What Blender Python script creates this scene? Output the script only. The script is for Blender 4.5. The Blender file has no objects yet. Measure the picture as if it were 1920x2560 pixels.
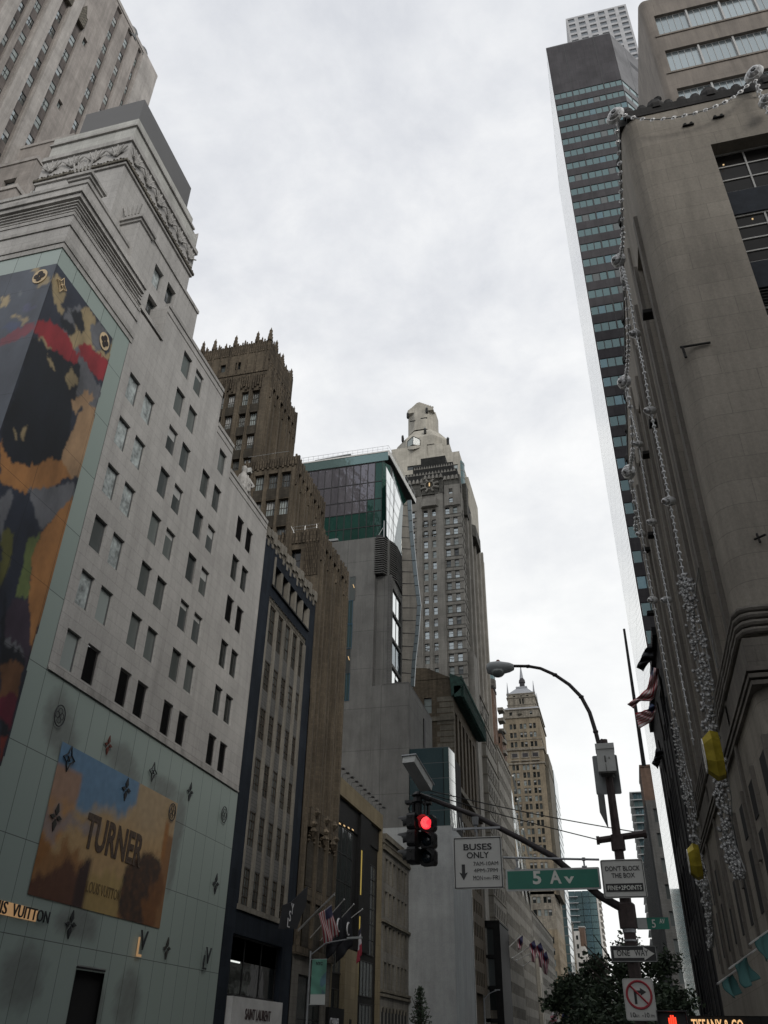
import bpy, bmesh, math, random
from mathutils import Vector, Matrix, noise
random.seed(7)
S = bpy.context.scene
COL = S.collection
R = math.radians
# ---------------- camera (solved from the vanishing points of the photograph) ----------------
F, CX, CY = 2071.0, 960.0, 1280.0
M3 = Matrix(((0.96755516, 0.12411662, 0.22007288), (0.25214168, -0.5300839, -0.80958979), (0.01617354, 0.83881233, -0.54418039)))
cam = bpy.data.cameras.new('camera'); camo = bpy.data.objects.new('camera', cam); COL.objects.link(camo)
camo.matrix_world = Matrix.Translation((0, 0, 1.6)) @ M3.to_4x4()
cam.sensor_fit = 'HORIZONTAL'; cam.sensor_width = 36; cam.lens = 36 * F / 1920
cam.clip_start = .1; cam.clip_end = 5000
S.camera = camo
# ---------------- world: overcast sky over a faint Nishita sky ----------------
SUN_EL, SUN_AZ = R(32), R(-138)   # azimuth measured from +Y (east) clockwise seen from above
W = bpy.data.worlds.new('World'); S.world = W; W.use_nodes = True
nt = W.node_tree; nt.nodes.clear()
def N(tree, t, **k):
    n = tree.nodes.new(t)
    for a, b in k.items():
        if a.startswith('i_'): n.inputs[a[2:].replace('_', ' ')].default_value = b
        else: setattr(n, a, b)
    return n
out = N(nt, 'ShaderNodeOutputWorld'); bg = N(nt, 'ShaderNodeBackground')
sky = N(nt, 'ShaderNodeTexSky', sky_type='NISHITA', sun_disc=False, sun_elevation=SUN_EL, sun_rotation=R(138))
tc = N(nt, 'ShaderNodeTexCoord'); sep = N(nt, 'ShaderNodeSeparateXYZ')
nt.links.new(tc.outputs['Generated'], sep.inputs[0])
add = N(nt, 'ShaderNodeMath', operation='ADD'); add.inputs[1].default_value = .18
mx = N(nt, 'ShaderNodeMath', operation='MAXIMUM'); mx.inputs[1].default_value = .05
nt.links.new(sep.outputs[2], mx.inputs[0]); nt.links.new(mx.outputs[0], add.inputs[0])
dx = N(nt, 'ShaderNodeMath', operation='DIVIDE'); dy = N(nt, 'ShaderNodeMath', operation='DIVIDE')
for d, i in ((dx, 0), (dy, 1)):
    nt.links.new(sep.outputs[i], d.inputs[0]); nt.links.new(add.outputs[0], d.inputs[1])
cmb = N(nt, 'ShaderNodeCombineXYZ'); nt.links.new(dx.outputs[0], cmb.inputs[0]); nt.links.new(dy.outputs[0], cmb.inputs[1])
n1 = N(nt, 'ShaderNodeTexNoise', i_Scale=1.3, i_Detail=3.0, i_Roughness=.5, i_Distortion=.3)
n2 = N(nt, 'ShaderNodeTexNoise', i_Scale=4.5, i_Detail=9.0, i_Roughness=.62, i_Distortion=.15)
for n in (n1, n2): nt.links.new(cmb.outputs[0], n.inputs['Vector'])
m1 = N(nt, 'ShaderNodeMath', operation='MULTIPLY_ADD'); m1.inputs[1].default_value = .5
m0 = N(nt, 'ShaderNodeMath', operation='MULTIPLY'); m0.inputs[1].default_value = .5
nt.links.new(n2.outputs['Fac'], m0.inputs[0]); nt.links.new(n1.outputs['Fac'], m1.inputs[0]); nt.links.new(m0.outputs[0], m1.inputs[2])
cr = N(nt, 'ShaderNodeValToRGB'); e = cr.color_ramp.elements
e[0].position = .38; e[0].color = (.60, .62, .665, 1); e[1].position = .60; e[1].color = (.88, .885, .89, 1)
e2 = e.new(.48); e2.color = (.72, .735, .765, 1)
nt.links.new(m1.outputs[0], cr.inputs[0])
# the cloud deck is thinner and brighter low in the east
hz = N(nt, 'ShaderNodeMapRange'); hz.inputs[1].default_value = .75; hz.inputs[2].default_value = .15
nt.links.new(sep.outputs[2], hz.inputs[0])
ea = N(nt, 'ShaderNodeMapRange'); ea.inputs[1].default_value = -.2; ea.inputs[2].default_value = .6; nt.links.new(sep.outputs[1], ea.inputs[0])
hm = N(nt, 'ShaderNodeMath', operation='MULTIPLY'); nt.links.new(hz.outputs[0], hm.inputs[0]); nt.links.new(ea.outputs[0], hm.inputs[1])
mxh = N(nt, 'ShaderNodeMixRGB'); mxh.inputs[2].default_value = (.93, .935, .92, 1)
nt.links.new(hm.outputs[0], mxh.inputs[0]); nt.links.new(cr.outputs[0], mxh.inputs[1])
skm = N(nt, 'ShaderNodeMixRGB', blend_type='MULTIPLY'); skm.inputs[0].default_value = 1; skm.inputs[2].default_value = (.08, .08, .08, 1)
nt.links.new(sky.outputs[0], skm.inputs[1])
mix = N(nt, 'ShaderNodeMixRGB'); mix.inputs[0].default_value = .95
nt.links.new(skm.outputs[0], mix.inputs[1]); nt.links.new(mxh.outputs[0], mix.inputs[2])
nt.links.new(mix.outputs[0], bg.inputs[0]); bg.inputs[1].default_value = 1.0
nt.links.new(bg.outputs[0], out.inputs[0])
sl = bpy.data.lights.new('sun', 'SUN'); sl.energy = 1.2; sl.angle = R(22); sl.color = (1, .95, .88)
so = bpy.data.objects.new('sun', sl); COL.objects.link(so)
sd = Vector((-math.sin(SUN_AZ) * math.cos(SUN_EL), math.cos(SUN_AZ) * math.cos(SUN_EL), math.sin(SUN_EL)))
so.rotation_euler = sd.to_track_quat('Z', 'Y').to_euler()
S.view_settings.view_transform = 'Standard'; S.view_settings.look = 'None'; S.view_settings.exposure = 0.2; S.view_settings.gamma = 1
# ---------------- measuring helpers ----------------
def wr(u, v): return M3 @ Vector((u - CX, CY - v, -F))
def PX(u, v, x):                      # point of the plane X = x
    r = wr(u, v); return r * (x / r.x) + Vector((0, 0, 1.6))
def PY(u, v, y):                      # point of the plane Y = y
    r = wr(u, v); return r * (y / r.y) + Vector((0, 0, 1.6))
Z = Vector((0, 0, 1)); UX = Vector((1, 0, 0)); UY = Vector((0, 1, 0)); UYm = Vector((0, -1, 0))
V = Vector
# ---------------- materials ----------------
MATS = {}
def newmat(name):
    m = bpy.data.materials.new(name); m.use_nodes = True; t = m.node_tree; t.nodes.clear()
    o = N(t, 'ShaderNodeOutputMaterial'); b = N(t, 'ShaderNodeBsdfPrincipled'); t.links.new(b.outputs[0], o.inputs[0])
    MATS[name] = m; return m, t, b
def walluv(t):
    """world position laid on the wall: horizontal along the wall, z up"""
    g = N(t, 'ShaderNodeNewGeometry'); sp = N(t, 'ShaderNodeSeparateXYZ'); sn = N(t, 'ShaderNodeSeparateXYZ')
    t.links.new(g.outputs['Position'], sp.inputs[0]); t.links.new(g.outputs['True Normal'], sn.inputs[0])
    ab = N(t, 'ShaderNodeMath', operation='ABSOLUTE'); t.links.new(sn.outputs[0], ab.inputs[0])
    gt = N(t, 'ShaderNodeMath', operation='GREATER_THAN'); gt.inputs[1].default_value = .5; t.links.new(ab.outputs[0], gt.inputs[0])
    mu = N(t, 'ShaderNodeMix'); mu.data_type = 'FLOAT'
    t.links.new(gt.outputs[0], mu.inputs[0]); t.links.new(sp.outputs[0], mu.inputs[2]); t.links.new(sp.outputs[1], mu.inputs[3])
    c = N(t, 'ShaderNodeCombineXYZ'); t.links.new(mu.outputs[0], c.inputs[0]); t.links.new(sp.outputs[2], c.inputs[1])
    return c, g
def stone(name, col, bw=1.2, bh=.6, joint=.75, var=.12, stain=.35, rough=.85, off=.5, jw=.02, patch=.25, spec=.3):
    m, t, b = newmat(name)
    uv, g = walluv(t)
    br = N(t, 'ShaderNodeTexBrick', offset=off)
    br.inputs['Scale'].default_value = 1; br.inputs['Brick Width'].default_value = bw; br.inputs['Row Height'].default_value = bh
    br.inputs['Mortar Size'].default_value = jw; br.inputs['Mortar Smooth'].default_value = .3; br.inputs['Bias'].default_value = 0
    c1 = [min(1, c * (1 + var)) for c in col]; c2 = [c * (1 - var) for c in col]
    br.inputs['Color1'].default_value = (*c1, 1); br.inputs['Color2'].default_value = (*c2, 1)
    br.inputs['Mortar'].default_value = (*[c * joint for c in col], 1)
    t.links.new(uv.outputs[0], br.inputs['Vector'])
    na = N(t, 'ShaderNodeTexNoise', i_Scale=.22, i_Detail=6.0, i_Roughness=.65); t.links.new(g.outputs['Position'], na.inputs['Vector'])
    mp = N(t, 'ShaderNodeMapping'); mp.inputs['Scale'].default_value = (1.3, 1.3, .12); t.links.new(g.outputs['Position'], mp.inputs[0])
    nb = N(t, 'ShaderNodeTexNoise', i_Scale=1.0, i_Detail=5.0, i_Roughness=.7); t.links.new(mp.outputs[0], nb.inputs['Vector'])
    nc = N(t, 'ShaderNodeTexNoise', i_Scale=9.0, i_Detail=4.0, i_Roughness=.8); t.links.new(g.outputs['Position'], nc.inputs['Vector'])
    def ramp(src, lo, hi, p0=.3, p1=.7):
        r = N(t, 'ShaderNodeMapRange'); r.inputs[1].default_value = p0; r.inputs[2].default_value = p1
        r.inputs[3].default_value = lo; r.inputs[4].default_value = hi; t.links.new(src.outputs['Fac'], r.inputs[0]); return r
    cur = br.outputs['Color']
    for r in (ramp(na, 1 - patch, 1 + patch * .6), ramp(nb, 1 - stain, 1.06, .32, .6), ramp(nc, .86, 1.1)):
        mm = N(t, 'ShaderNodeVectorMath', operation='SCALE'); t.links.new(cur, mm.inputs[0]); t.links.new(r.outputs[0], mm.inputs['Scale']); cur = mm.outputs[0]
    t.links.new(cur, b.inputs['Base Color']); b.inputs['Roughness'].default_value = rough; b.inputs['Specular IOR Level'].default_value = spec
    bp = N(t, 'ShaderNodeBump'); bp.inputs['Strength'].default_value = .25; bp.inputs['Distance'].default_value = .03
    t.links.new(nc.outputs['Fac'], bp.inputs['Height']); t.links.new(bp.outputs[0], b.inputs['Normal'])
    return m
def plain(name, col, rough=.5, metal=0, var=.12, scale=3, emit=None, bump=.1, spec=.5):
    m, t, b = newmat(name)
    g = N(t, 'ShaderNodeNewGeometry'); n = N(t, 'ShaderNodeTexNoise', i_Scale=float(scale), i_Detail=5.0, i_Roughness=.6)
    t.links.new(g.outputs['Position'], n.inputs['Vector'])
    mr = N(t, 'ShaderNodeMapRange'); mr.inputs[1].default_value = .3; mr.inputs[2].default_value = .7; mr.inputs[3].default_value = 1 - var; mr.inputs[4].default_value = 1 + var
    t.links.new(n.outputs['Fac'], mr.inputs[0])
    sc = N(t, 'ShaderNodeVectorMath', operation='SCALE'); sc.inputs[0].default_value = col; t.links.new(mr.outputs[0], sc.inputs['Scale'])
    t.links.new(sc.outputs[0], b.inputs['Base Color'])
    b.inputs['Roughness'].default_value = rough; b.inputs['Metallic'].default_value = metal; b.inputs['Specular IOR Level'].default_value = spec
    if emit: b.inputs['Emission Color'].default_value = (*emit[:3], 1); b.inputs['Emission Strength'].default_value = emit[3]
    return m
def glass(name, col, metal=0.0, rough=.05, wav=.03, rnd=.35, ior=1.5):
    """window glass: dark room behind a reflecting pane, each pane a little different"""
    m, t, b = newmat(name)
    g = N(t, 'ShaderNodeNewGeometry'); oi = N(t, 'ShaderNodeObjectInfo')
    n = N(t, 'ShaderNodeTexNoise', i_Scale=.9, i_Detail=2.0); t.links.new(g.outputs['Position'], n.inputs['Vector'])
    mr = N(t, 'ShaderNodeMapRange'); mr.inputs[3].default_value = 1 - rnd; mr.inputs[4].default_value = 1 + rnd
    t.links.new(oi.outputs['Random'], mr.inputs[0])
    sc = N(t, 'ShaderNodeVectorMath', operation='SCALE'); sc.inputs[0].default_value = col; t.links.new(mr.outputs[0], sc.inputs['Scale'])
    t.links.new(sc.outputs[0], b.inputs['Base Color'])
    b.inputs['Roughness'].default_value = rough; b.inputs['Metallic'].default_value = metal; b.inputs['IOR'].default_value = ior
    bp = N(t, 'ShaderNodeBump'); bp.inputs['Strength'].default_value = wav; bp.inputs['Distance'].default_value = .5
    t.links.new(n.outputs['Fac'], bp.inputs['Height'])
    if wav > 0: t.links.new(bp.outputs[0], b.inputs['Normal'])
    return m
def painted(name, rough=.25, joints=None):
    """a printed or painted sheet: its pigment comes from the colour attribute"""
    m, t, b = newmat(name)
    a = N(t, 'ShaderNodeAttribute', attribute_name='Col'); cur = a.outputs['Color']
    if joints:
        uv, g = walluv(t); br = N(t, 'ShaderNodeTexBrick', offset=0.0)
        mpg = N(t, 'ShaderNodeMapping'); mpg.inputs['Location'].default_value = joints[3]; t.links.new(uv.outputs[0], mpg.inputs[0])
        br.inputs['Scale'].default_value = 1; br.inputs['Brick Width'].default_value = joints[0]; br.inputs['Row Height'].default_value = joints[1]
        br.inputs['Mortar Size'].default_value = joints[2]; br.inputs['Mortar Smooth'].default_value = 0
        br.inputs['Color1'].default_value = (1, 1, 1, 1); br.inputs['Color2'].default_value = (.94, .95, .95, 1); br.inputs['Mortar'].default_value = (.25, .25, .25, 1)
        t.links.new(mpg.outputs[0], br.inputs['Vector'])
        mm = N(t, 'ShaderNodeVectorMath', operation='MULTIPLY'); t.links.new(cur, mm.inputs[0]); t.links.new(br.outputs['Color'], mm.inputs[1]); cur = mm.outputs[0]
    t.links.new(cur, b.inputs['Base Color']); b.inputs['Roughness'].default_value = rough
    return m
# ---------------- mesh builder ----------------
class MB:
    def __init__(s): s.v = []; s.f = []; s.mi = []; s.mats = []; s.cur = 0; s.T = None
    def m(s, mat):
        if mat not in s.mats: s.mats.append(mat)
        s.cur = s.mats.index(mat); return s
    def av(s, p):
        p = V(p)
        if s.T is not None: p = s.T @ p
        s.v.append(p); return len(s.v) - 1
    def face(s, pts):
        s.f.append([s.av(p) for p in pts]); s.mi.append(s.cur)
    def box(s, x0, x1, y0, y1, z0, z1, skip=''):
        a, b = min(x0, x1), max(x0, x1); c, d = min(y0, y1), max(y0, y1); e_, f_ = min(z0, z1), max(z0, z1)
        i = [s.av(p) for p in ((a, c, e_), (b, c, e_), (b, d, e_), (a, d, e_), (a, c, f_), (b, c, f_), (b, d, f_), (a, d, f_))]
        for k, q in (('b', (0, 3, 2, 1)), ('t', (4, 5, 6, 7)), ('W', (0, 1, 5, 4)), ('S', (1, 2, 6, 5)), ('E', (2, 3, 7, 6)), ('N', (3, 0, 4, 7))):
            if k not in skip: s.f.append([i[j] for j in q]); s.mi.append(s.cur)
        return s
    def slab(s, O, U, u0, u1, v0, v1, d0, d1):
        """box on a wall frame: along U, up Z, depth measured INTO the wall (negative = proud)"""
        Nn = U.cross(Z)
        def p(u, v, d): return O + U * u + Z * v - Nn * d
        i = [s.av(p(*q)) for q in ((u0, v0, d0), (u1, v0, d0), (u1, v0, d1), (u0, v0, d1), (u0, v1, d0), (u1, v1, d0), (u1, v1, d1), (u0, v1, d1))]
        for q in ((0, 3, 2, 1), (4, 5, 6, 7), (0, 1, 5, 4), (1, 2, 6, 5), (2, 3, 7, 6), (3, 0, 4, 7)): s.f.append([i[j] for j in q]); s.mi.append(s.cur)
        return s
    def prism(s, pts, ext):
        """closed polygon pts extruded by vector ext"""
        ext = V(ext); n = len(pts); a = [s.av(p) for p in pts]; b = [s.av(V(p) + ext) for p in pts]
        s.f.append(a[::-1]); s.mi.append(s.cur); s.f.append(b); s.mi.append(s.cur)
        for k in range(n): s.f.append([a[k], a[(k + 1) % n], b[(k + 1) % n], b[k]]); s.mi.append(s.cur)
        return s
    def facade(s, O, U, w, h, holes, depth):
        Nn = U.cross(Z)
        us = sorted({0, w, *[round(q[0], 4) for q in holes], *[round(q[2], 4) for q in holes]}); vs = sorted({0, h, *[round(q[1], 4) for q in holes], *[round(q[3], 4) for q in holes]})
        us = [q for q in us if 0 <= q <= w]; vs = [q for q in vs if 0 <= q <= h]
        idx = {}
        def g(i, j):
            if (i, j) not in idx: idx[(i, j)] = s.av(O + U * us[i] + Z * vs[j])
            return idx[(i, j)]
        hs = [[round(q, 4) for q in hh] for hh in holes]
        for j in range(len(vs) - 1):
            cv = (vs[j] + vs[j + 1]) / 2; act = [q for q in hs if q[1] < cv < q[3]]; run = None
            for i in range(len(us) - 1):
                cu = (us[i] + us[i + 1]) / 2
                if any(q[0] < cu < q[2] for q in act): continue
                s.f.append([g(i, j), g(i + 1, j), g(i + 1, j + 1), g(i, j + 1)]); s.mi.append(s.cur)
        D = Nn * -depth
        for q in hs:
            a, b, c, d = [O + U * x + Z * y for x, y in ((q[0], q[1]), (q[2], q[1]), (q[2], q[3]), (q[0], q[3]))]
            for p0, p1 in ((a, b), (b, c), (c, d), (d, a)): s.face([p0, p0 + D, p1 + D, p1])
        return s
    def tube(s, pts, r, n=8, cap=True, r1=None):
        pts = [V(p) for p in pts]; rings = []; up = None
        for k, p in enumerate(pts):
            t = (pts[min(k + 1, len(pts) - 1)] - pts[max(k - 1, 0)]).normalized()
            if up is None: up = t.orthogonal().normalized()
            else: up = (up - t * up.dot(t)).normalized()
            sd_ = t.cross(up); rr = r if r1 is None else r + (r1 - r) * k / (len(pts) - 1)
            rings.append([s.av(p + (up * math.cos(2 * math.pi * j / n) + sd_ * math.sin(2 * math.pi * j / n)) * rr) for j in range(n)])
        for a, b in zip(rings, rings[1:]):
            for j in range(n): s.f.append([a[j], a[(j + 1) % n], b[(j + 1) % n], b[j]]); s.mi.append(s.cur)
        if cap: s.f.append(rings[0][::-1]); s.mi.append(s.cur); s.f.append(rings[-1]); s.mi.append(s.cur)
        return s
    def lathe(s, c, prof, n=12, ax=None, sx=1, sy=1):
        """profile [(r,h)] turned about axis ax from point c"""
        ax = V(ax) if ax is not None else Z; a = ax.orthogonal().normalized() if ax != Z else V((1, 0, 0)); b = ax.cross(a); c = V(c)
        rings = [[s.av(c + ax * h + a * (math.cos(2 * math.pi * j / n) * r * sx) + b * (math.sin(2 * math.pi * j / n) * r * sy)) for j in range(n)] for r, h in prof]
        for p, q in zip(rings, rings[1:]):
            for j in range(n): s.f.append([p[j], p[(j + 1) % n], q[(j + 1) % n], q[j]]); s.mi.append(s.cur)
        s.f.append(rings[0][::-1]); s.mi.append(s.cur); s.f.append(rings[-1]); s.mi.append(s.cur)
        return s
    def mesh(s, name, base=V((0, 0, 0))):
        me = bpy.data.meshes.new(name); me.from_pydata([tuple(p - base) for p in s.v], [], s.f)
        for mt in s.mats: me.materials.append(MATS[mt])
        me.polygons.foreach_set('material_index', s.mi); me.update(); return me
    def build(s, name, root=None, smooth=False, label=None, kind=None):
        base = root.matrix_world.translation if root is not None else V((0, 0, 0))
        if root is not None: base = wloc(root)
        me = s.mesh(name, base)
        if smooth: me.polygons.foreach_set('use_smooth', [True] * len(me.polygons))
        o = bpy.data.objects.new(name, me); COL.objects.link(o)
        if root is not None: o.parent = root
        if label: o['label'] = label
        if kind: o['kind'] = kind
        return o
def wloc(o):
    p = V(o.location)
    while o.parent: o = o.parent; p += V(o.location)
    return p
def thing(name, label, cat, loc=(0, 0, 0), group=None):
    o = bpy.data.objects.new(name, None); COL.objects.link(o); o.location = loc; o.empty_display_size = .5
    o['label'] = label; o['category'] = cat
    if group: o['group'] = group
    return o
def tag(o, label, cat, group=None, kind=None):
    o['label'] = label; o['category'] = cat
    if group: o['group'] = group
    if kind: o['kind'] = kind
    return o
def recentre(o):
    """move a one-mesh thing's origin to its base centre"""
    me = o.data; xs = [v.co for v in me.vertices]
    c = V((sum(p.x for p in xs) / len(xs), sum(p.y for p in xs) / len(xs), min(p.z for p in xs)))
    me.transform(Matrix.Translation(-c)); o.location = c; return o
# ---------------- windows ----------------
# each style draws into an MB in the window's own frame: x right, z up, +y into the building
def wstyle(mb, st, w, h, fr, gl):
    k = st.split(':'); kind = k[0]
    if kind == 'louver':
        n = int(k[1]); mb.m('dark_void').box(0, w, .12, .16, 0, h)
        for i in range(n):
            z = h * (i + .5) / n; a = mb.m(fr); dz = h / n * .32
            a.face([(0, 0, z - dz), (w, 0, z - dz), (w, .1, z + dz * .6), (0, .1, z + dz * .6)]); a.face([(0, 0, z - dz), (0, 0, z - dz * 1.5), (w, 0, z - dz * 1.5), (w, 0, z - dz)])
        return
    mb.m(gl).face([(0, .06, 0), (w, .06, 0), (w, .06, h), (0, .06, h)])
    t = .07 if w < 2 else .09
    if kind == 'blind':
        fr_h = float(k[1]); mb.m('blind').face([(t, .055, h * (1 - fr_h)), (w - t, .055, h * (1 - fr_h)), (w - t, .055, h - t), (t, .055, h - t)]); kind = k[2] if len(k) > 2 else 'plain'; k = k[2:] or ['plain']
    mb.m(fr)
    mb.box(0, t, 0, .06, 0, h); mb.box(w - t, w, 0, .06, 0, h); mb.box(t, w - t, 0, .06, 0, t); mb.box(t, w - t, 0, .06, h - t, h)
    if kind == 'sash': mb.box(t, w - t, .01, .06, h * .5 - t * .5, h * .5 + t * .5)
    if kind == 'grid':
        nx, ny = int(k[1]), int(k[2]); q = float(k[3]) if len(k) > 3 else t * .7
        for i in range(1, nx): mb.box(w * i / nx - q / 2, w * i / nx + q / 2, .005, .06, t, h - t)
        for j in range(1, ny): mb.box(t, w - t, .015, .06, h * j / ny - q / 2, h * j / ny + q / 2)
WC = {}
class Building:
    def __init__(s, name, label, cat, loc, group=None):
        s.root = thing(name, label, cat, loc, group); s.wall = MB(); s.wins = []; s.base = V(loc)
    def win(s, O, U, u, v, w, h, st, fr, gl, depth=.25, name='window'):
        s.wins.append((O, U, u, v, w, h, st, fr, gl, depth, name))
    def grid(s, O, U, w, h, cells, st, fr, gl, depth=.25, mat=None, ztop=None, sill=None, name='window', extra=()):
        """wall with rectangular openings; cells = [(u, v, w, h)]"""
        if mat: s.wall.m(mat)
        cells = [c for c in cells if c[0] > .01 and c[0] + c[2] < w - .01 and c[1] > -.001 and c[1] + c[3] < h + .001]
        s.wall.facade(O, U, w, h, [(u, v, u + a, v + b) for u, v, a, b in cells] + list(extra), depth)
        for u, v, a, b in cells:
            q = st if isinstance(st, str) else random.choice(st); g = gl if isinstance(gl, str) else random.choice(gl)
            s.win(O, U, u, v, a, b, q, fr, g, depth, name)
            if sill: s.wall.m(sill).slab(O, U, u - .08, u + a + .08, v - .14, v - .001, -.1, .02)
            if mat: s.wall.m(mat)
    def strips(s, O, U, w, h, strips, v0, v1, rows, wh, depth, st, fr, gl, mat, span, mull=None, name='window'):
        """wall with tall recessed strips, windows and spandrels set back inside them"""
        s.wall.m(mat).facade(O, U, w, h, [(a, v0, b, v1) for a, b in strips], depth)
        Nn = U.cross(Z)
        for a, b in strips:
            holes = [(a + .04, r, b - .04, r + wh) for r in rows if r > v0 and r + wh < v1]
            s.wall.m(span).facade(O - Nn * depth + U * a + Z * v0, U, b - a, v1 - v0, [(q[0] - a, q[1] - v0, q[2] - a, q[3] - v0) for q in holes], .12)
            for q in holes:
                g = gl if isinstance(gl, str) else random.choice(gl); t = st if isinstance(st, str) else random.choice(st)
                s.win(O, U, q[0], q[1], q[2] - q[0], wh, t, fr, g, depth + .11, name)
    def finish(s, limit=100, wname='wall'):
        if s.wall.f: s.wall.build(wname, s.root)
        def size(q):
            O, U, u, v, w, h = q[:6]; p = O + U * (u + w / 2) + Z * (v + h / 2); c = M3.transposed() @ (p - V((0, 0, 1.6)))
            if c.z > -1: return 0
            X = CX + F * c.x / -c.z; Y = CY - F * c.y / -c.z
            inn = (-60 < X < 1980) and (-60 < Y < 2620); d = p - V((0, 0, 1.6)); Nn = U.cross(Z)
            return (w * h * abs(Nn.dot(d)) / d.length ** 3) * (1 if inn else .001)
        ws = sorted(s.wins, key=size, reverse=True); kinds = {}
        rest = []
        for q in ws:
            O, U, u, v, w, h, st, fr, gl, depth, name = q
            kinds[name] = kinds.get(name, 0) + 1
            if kinds[name] > limit: rest.append(q); continue
            key = (st, round(w, 2), round(h, 2), fr, gl)
            if key not in WC:
                mb = MB(); wstyle(mb, st, w, h, fr, gl); WC[key] = mb.mesh(name)
            Nn = U.cross(Z); o = bpy.data.objects.new(name, WC[key]); COL.objects.link(o); o.parent = s.root
            mt = Matrix((U, -Nn, Z)).transposed().to_4x4(); mt.translation = O + U * u + Z * v - Nn * depth - s.base
            o.matrix_local = mt
        by = {}
        for q in rest: by.setdefault(q[10], []).append(q)
        for name, qs in by.items():
            mb = MB()
            for O, U, u, v, w, h, st, fr, gl, depth, _ in qs:
                Nn = U.cross(Z); mt = Matrix((U, -Nn, Z)).transposed().to_4x4(); mt.translation = O + U * u + Z * v - Nn * depth
                mb.T = mt; wstyle(mb, st, w, h, fr, gl)
            mb.T = None; mb.build(name, s.root, kind='stuff')
        return s.root
def cells(us, w, vs, h): return [(u, v, w, h) for u in us for v in vs]
def rng(a, d, n): return [a + d * i for i in range(n)]
def shell(mb, x0, x1, y0, y1, z0, z1, mat, skip=''): mb.m(mat).box(x0, x1, y0, y1, z0, z1, skip)
def text(body, O, U, h, mat, root, name='lettering', ext=.02, width=None, align='CENTER', up=None, bold=0.0, proud=.01, spacing=1):
    """raised letters on a wall: O = baseline centre (or left) point"""
    cu = bpy.data.curves.new('t', 'FONT'); cu.body = body; cu.size = 1; cu.align_x = align; cu.extrude = .5; cu.offset = bold; cu.space_character = spacing
    cu.resolution_u = 3
    to = bpy.data.objects.new('t', cu); COL.objects.link(to); bpy.context.view_layer.update()
    me = bpy.data.meshes.new_from_object(to.evaluated_get(bpy.context.evaluated_depsgraph_get())); bpy.data.objects.remove(to)
    xs = [v.co.x for v in me.vertices]; ys = [v.co.y for v in me.vertices]
    cap = max(ys) - min(0, min(ys)) or 1
    caph = .69
    sy = h / caph; sx = sy if width is None else width / (max(xs) - min(xs))
    Nn = U.cross(Z) if up is None else U.cross(up); up = up or Z; base = wloc(root) if root is not None else V((0, 0, 0))
    for v in me.vertices:
        c = v.co.copy(); v.co = O + U * (c.x * sx) + up * (c.y * sy) + Nn * (proud + (c.z + .5) * ext) - base
    me.materials.clear(); me.materials.append(MATS[mat])
    o = bpy.data.objects.new(name, me); COL.objects.link(o)
    if root is not None: o.parent = root
    return o
def inpoly(x, y, P):
    c = False; j = len(P) - 1
    for i in range(len(P)):
        if (P[i][1] > y) != (P[j][1] > y) and x < (P[j][0] - P[i][0]) * (y - P[i][1]) / (P[j][1] - P[i][1]) + P[i][0]: c = not c
        j = i
    return c
def sheet(name, O, U, w, h, step, colfn, mat, root, keep=None):
    nx, ny = max(1, int(w / step)), max(1, int(h / step)); vs = []; cs = []; fs = []; base = wloc(root)
    for j in range(ny + 1):
        for i in range(nx + 1):
            u, v = w * i / nx, h * j / ny; p = O + U * u + Z * v; vs.append(tuple(p - base)); cs.append(colfn(u, v))
    for j in range(ny):
        for i in range(nx):
            if keep is None or keep(w * (i + .5) / nx, h * (j + .5) / ny):
                a = j * (nx + 1) + i; fs.append((a, a + 1, a + nx + 2, a + nx + 1))
    me = bpy.data.meshes.new(name); me.from_pydata(vs, [], fs); at = me.color_attributes.new('Col', 'FLOAT_COLOR', 'POINT')
    at.data.foreach_set('color', [x for c in cs for x in (*c, 1)])
    me.materials.append(MATS[mat]); me.update(); o = bpy.data.objects.new(name, me); COL.objects.link(o); o.parent = root
    return o
# ---------------- palette ----------------
stone('lv_stone', (.42, .41, .393), 1.6, .72, .78, .04, .14, patch=.12)
stone('lv_trim', (.42, .41, .39), 2.2, .6, .7, .05, .3)
stone('pale_marble', (.46, .46, .43), 2.2, 1.3, .8, .06, .15, .7)
stone('office_stone', (.35, .32, .295), 1.2, .45, .9, .06, .25)
stone('office_pier', (.42, .395, .37), 1.2, .45, .92, .05, .25)
stone('office_spandrel', (.17, .15, .14), .8, .4, .8, .1, .3)
stone('slate', (.020, .026, .036), 1.5, 1.2, .8, .12, .3, .8, spec=.12)
stone('tan_mullion', (.22, .205, .175), 1.2, .9, .8, .08, .3)
stone('tan_relief', (.17, .155, .125), .45, .3, .35, .3, .5, jw=.05)
stone('deco_brick', (.122, .100, .072), .5, .22, .8, .16, .45, jw=.015)
stone('deco_span', (.06, .052, .04), .5, .3, .6, .2, .5)
stone('deco_trim', (.13, .105, .075), .35, .5, .45, .25, .6, jw=.04)
stone('concrete', (.165, .165, .158), 6, 6.1, .55, .03, .18, .9, off=0, jw=.035)
stone('dark_concrete', (.13, .13, .125), 1, .25, .5, .06, .2)
stone('chanel_tan', (.19, .158, .10), 1.8, 1.1, .75, .06, .15)
stone('black_stone', (.016, .016, .016), 1.4, 1.2, .6, .1, .1, .55, spec=.12)
stone('old_grey', (.18, .17, .15), 1.1, .45, .75, .08, .35)
stone('white_panel', (.36, .375, .375), 3.1, 4.2, .92, .015, .08, .6)
stone('grey_panel', (.19, .215, .23), 3.1, 4.2, .92, .02, .3, .4)
stone('fuller_grey', (.27, .255, .225), 1.5, .6, .82, .05, .22)
stone('fuller_dark', (.12, .115, .10), .9, .5, .6, .2, .4)
stone('crown_black', (.03, .03, .028), 1, .5, .6, .15, .3)
stone('limestone', (.37, .35, .30), 1.8, .75, .82, .05, .2)
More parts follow.
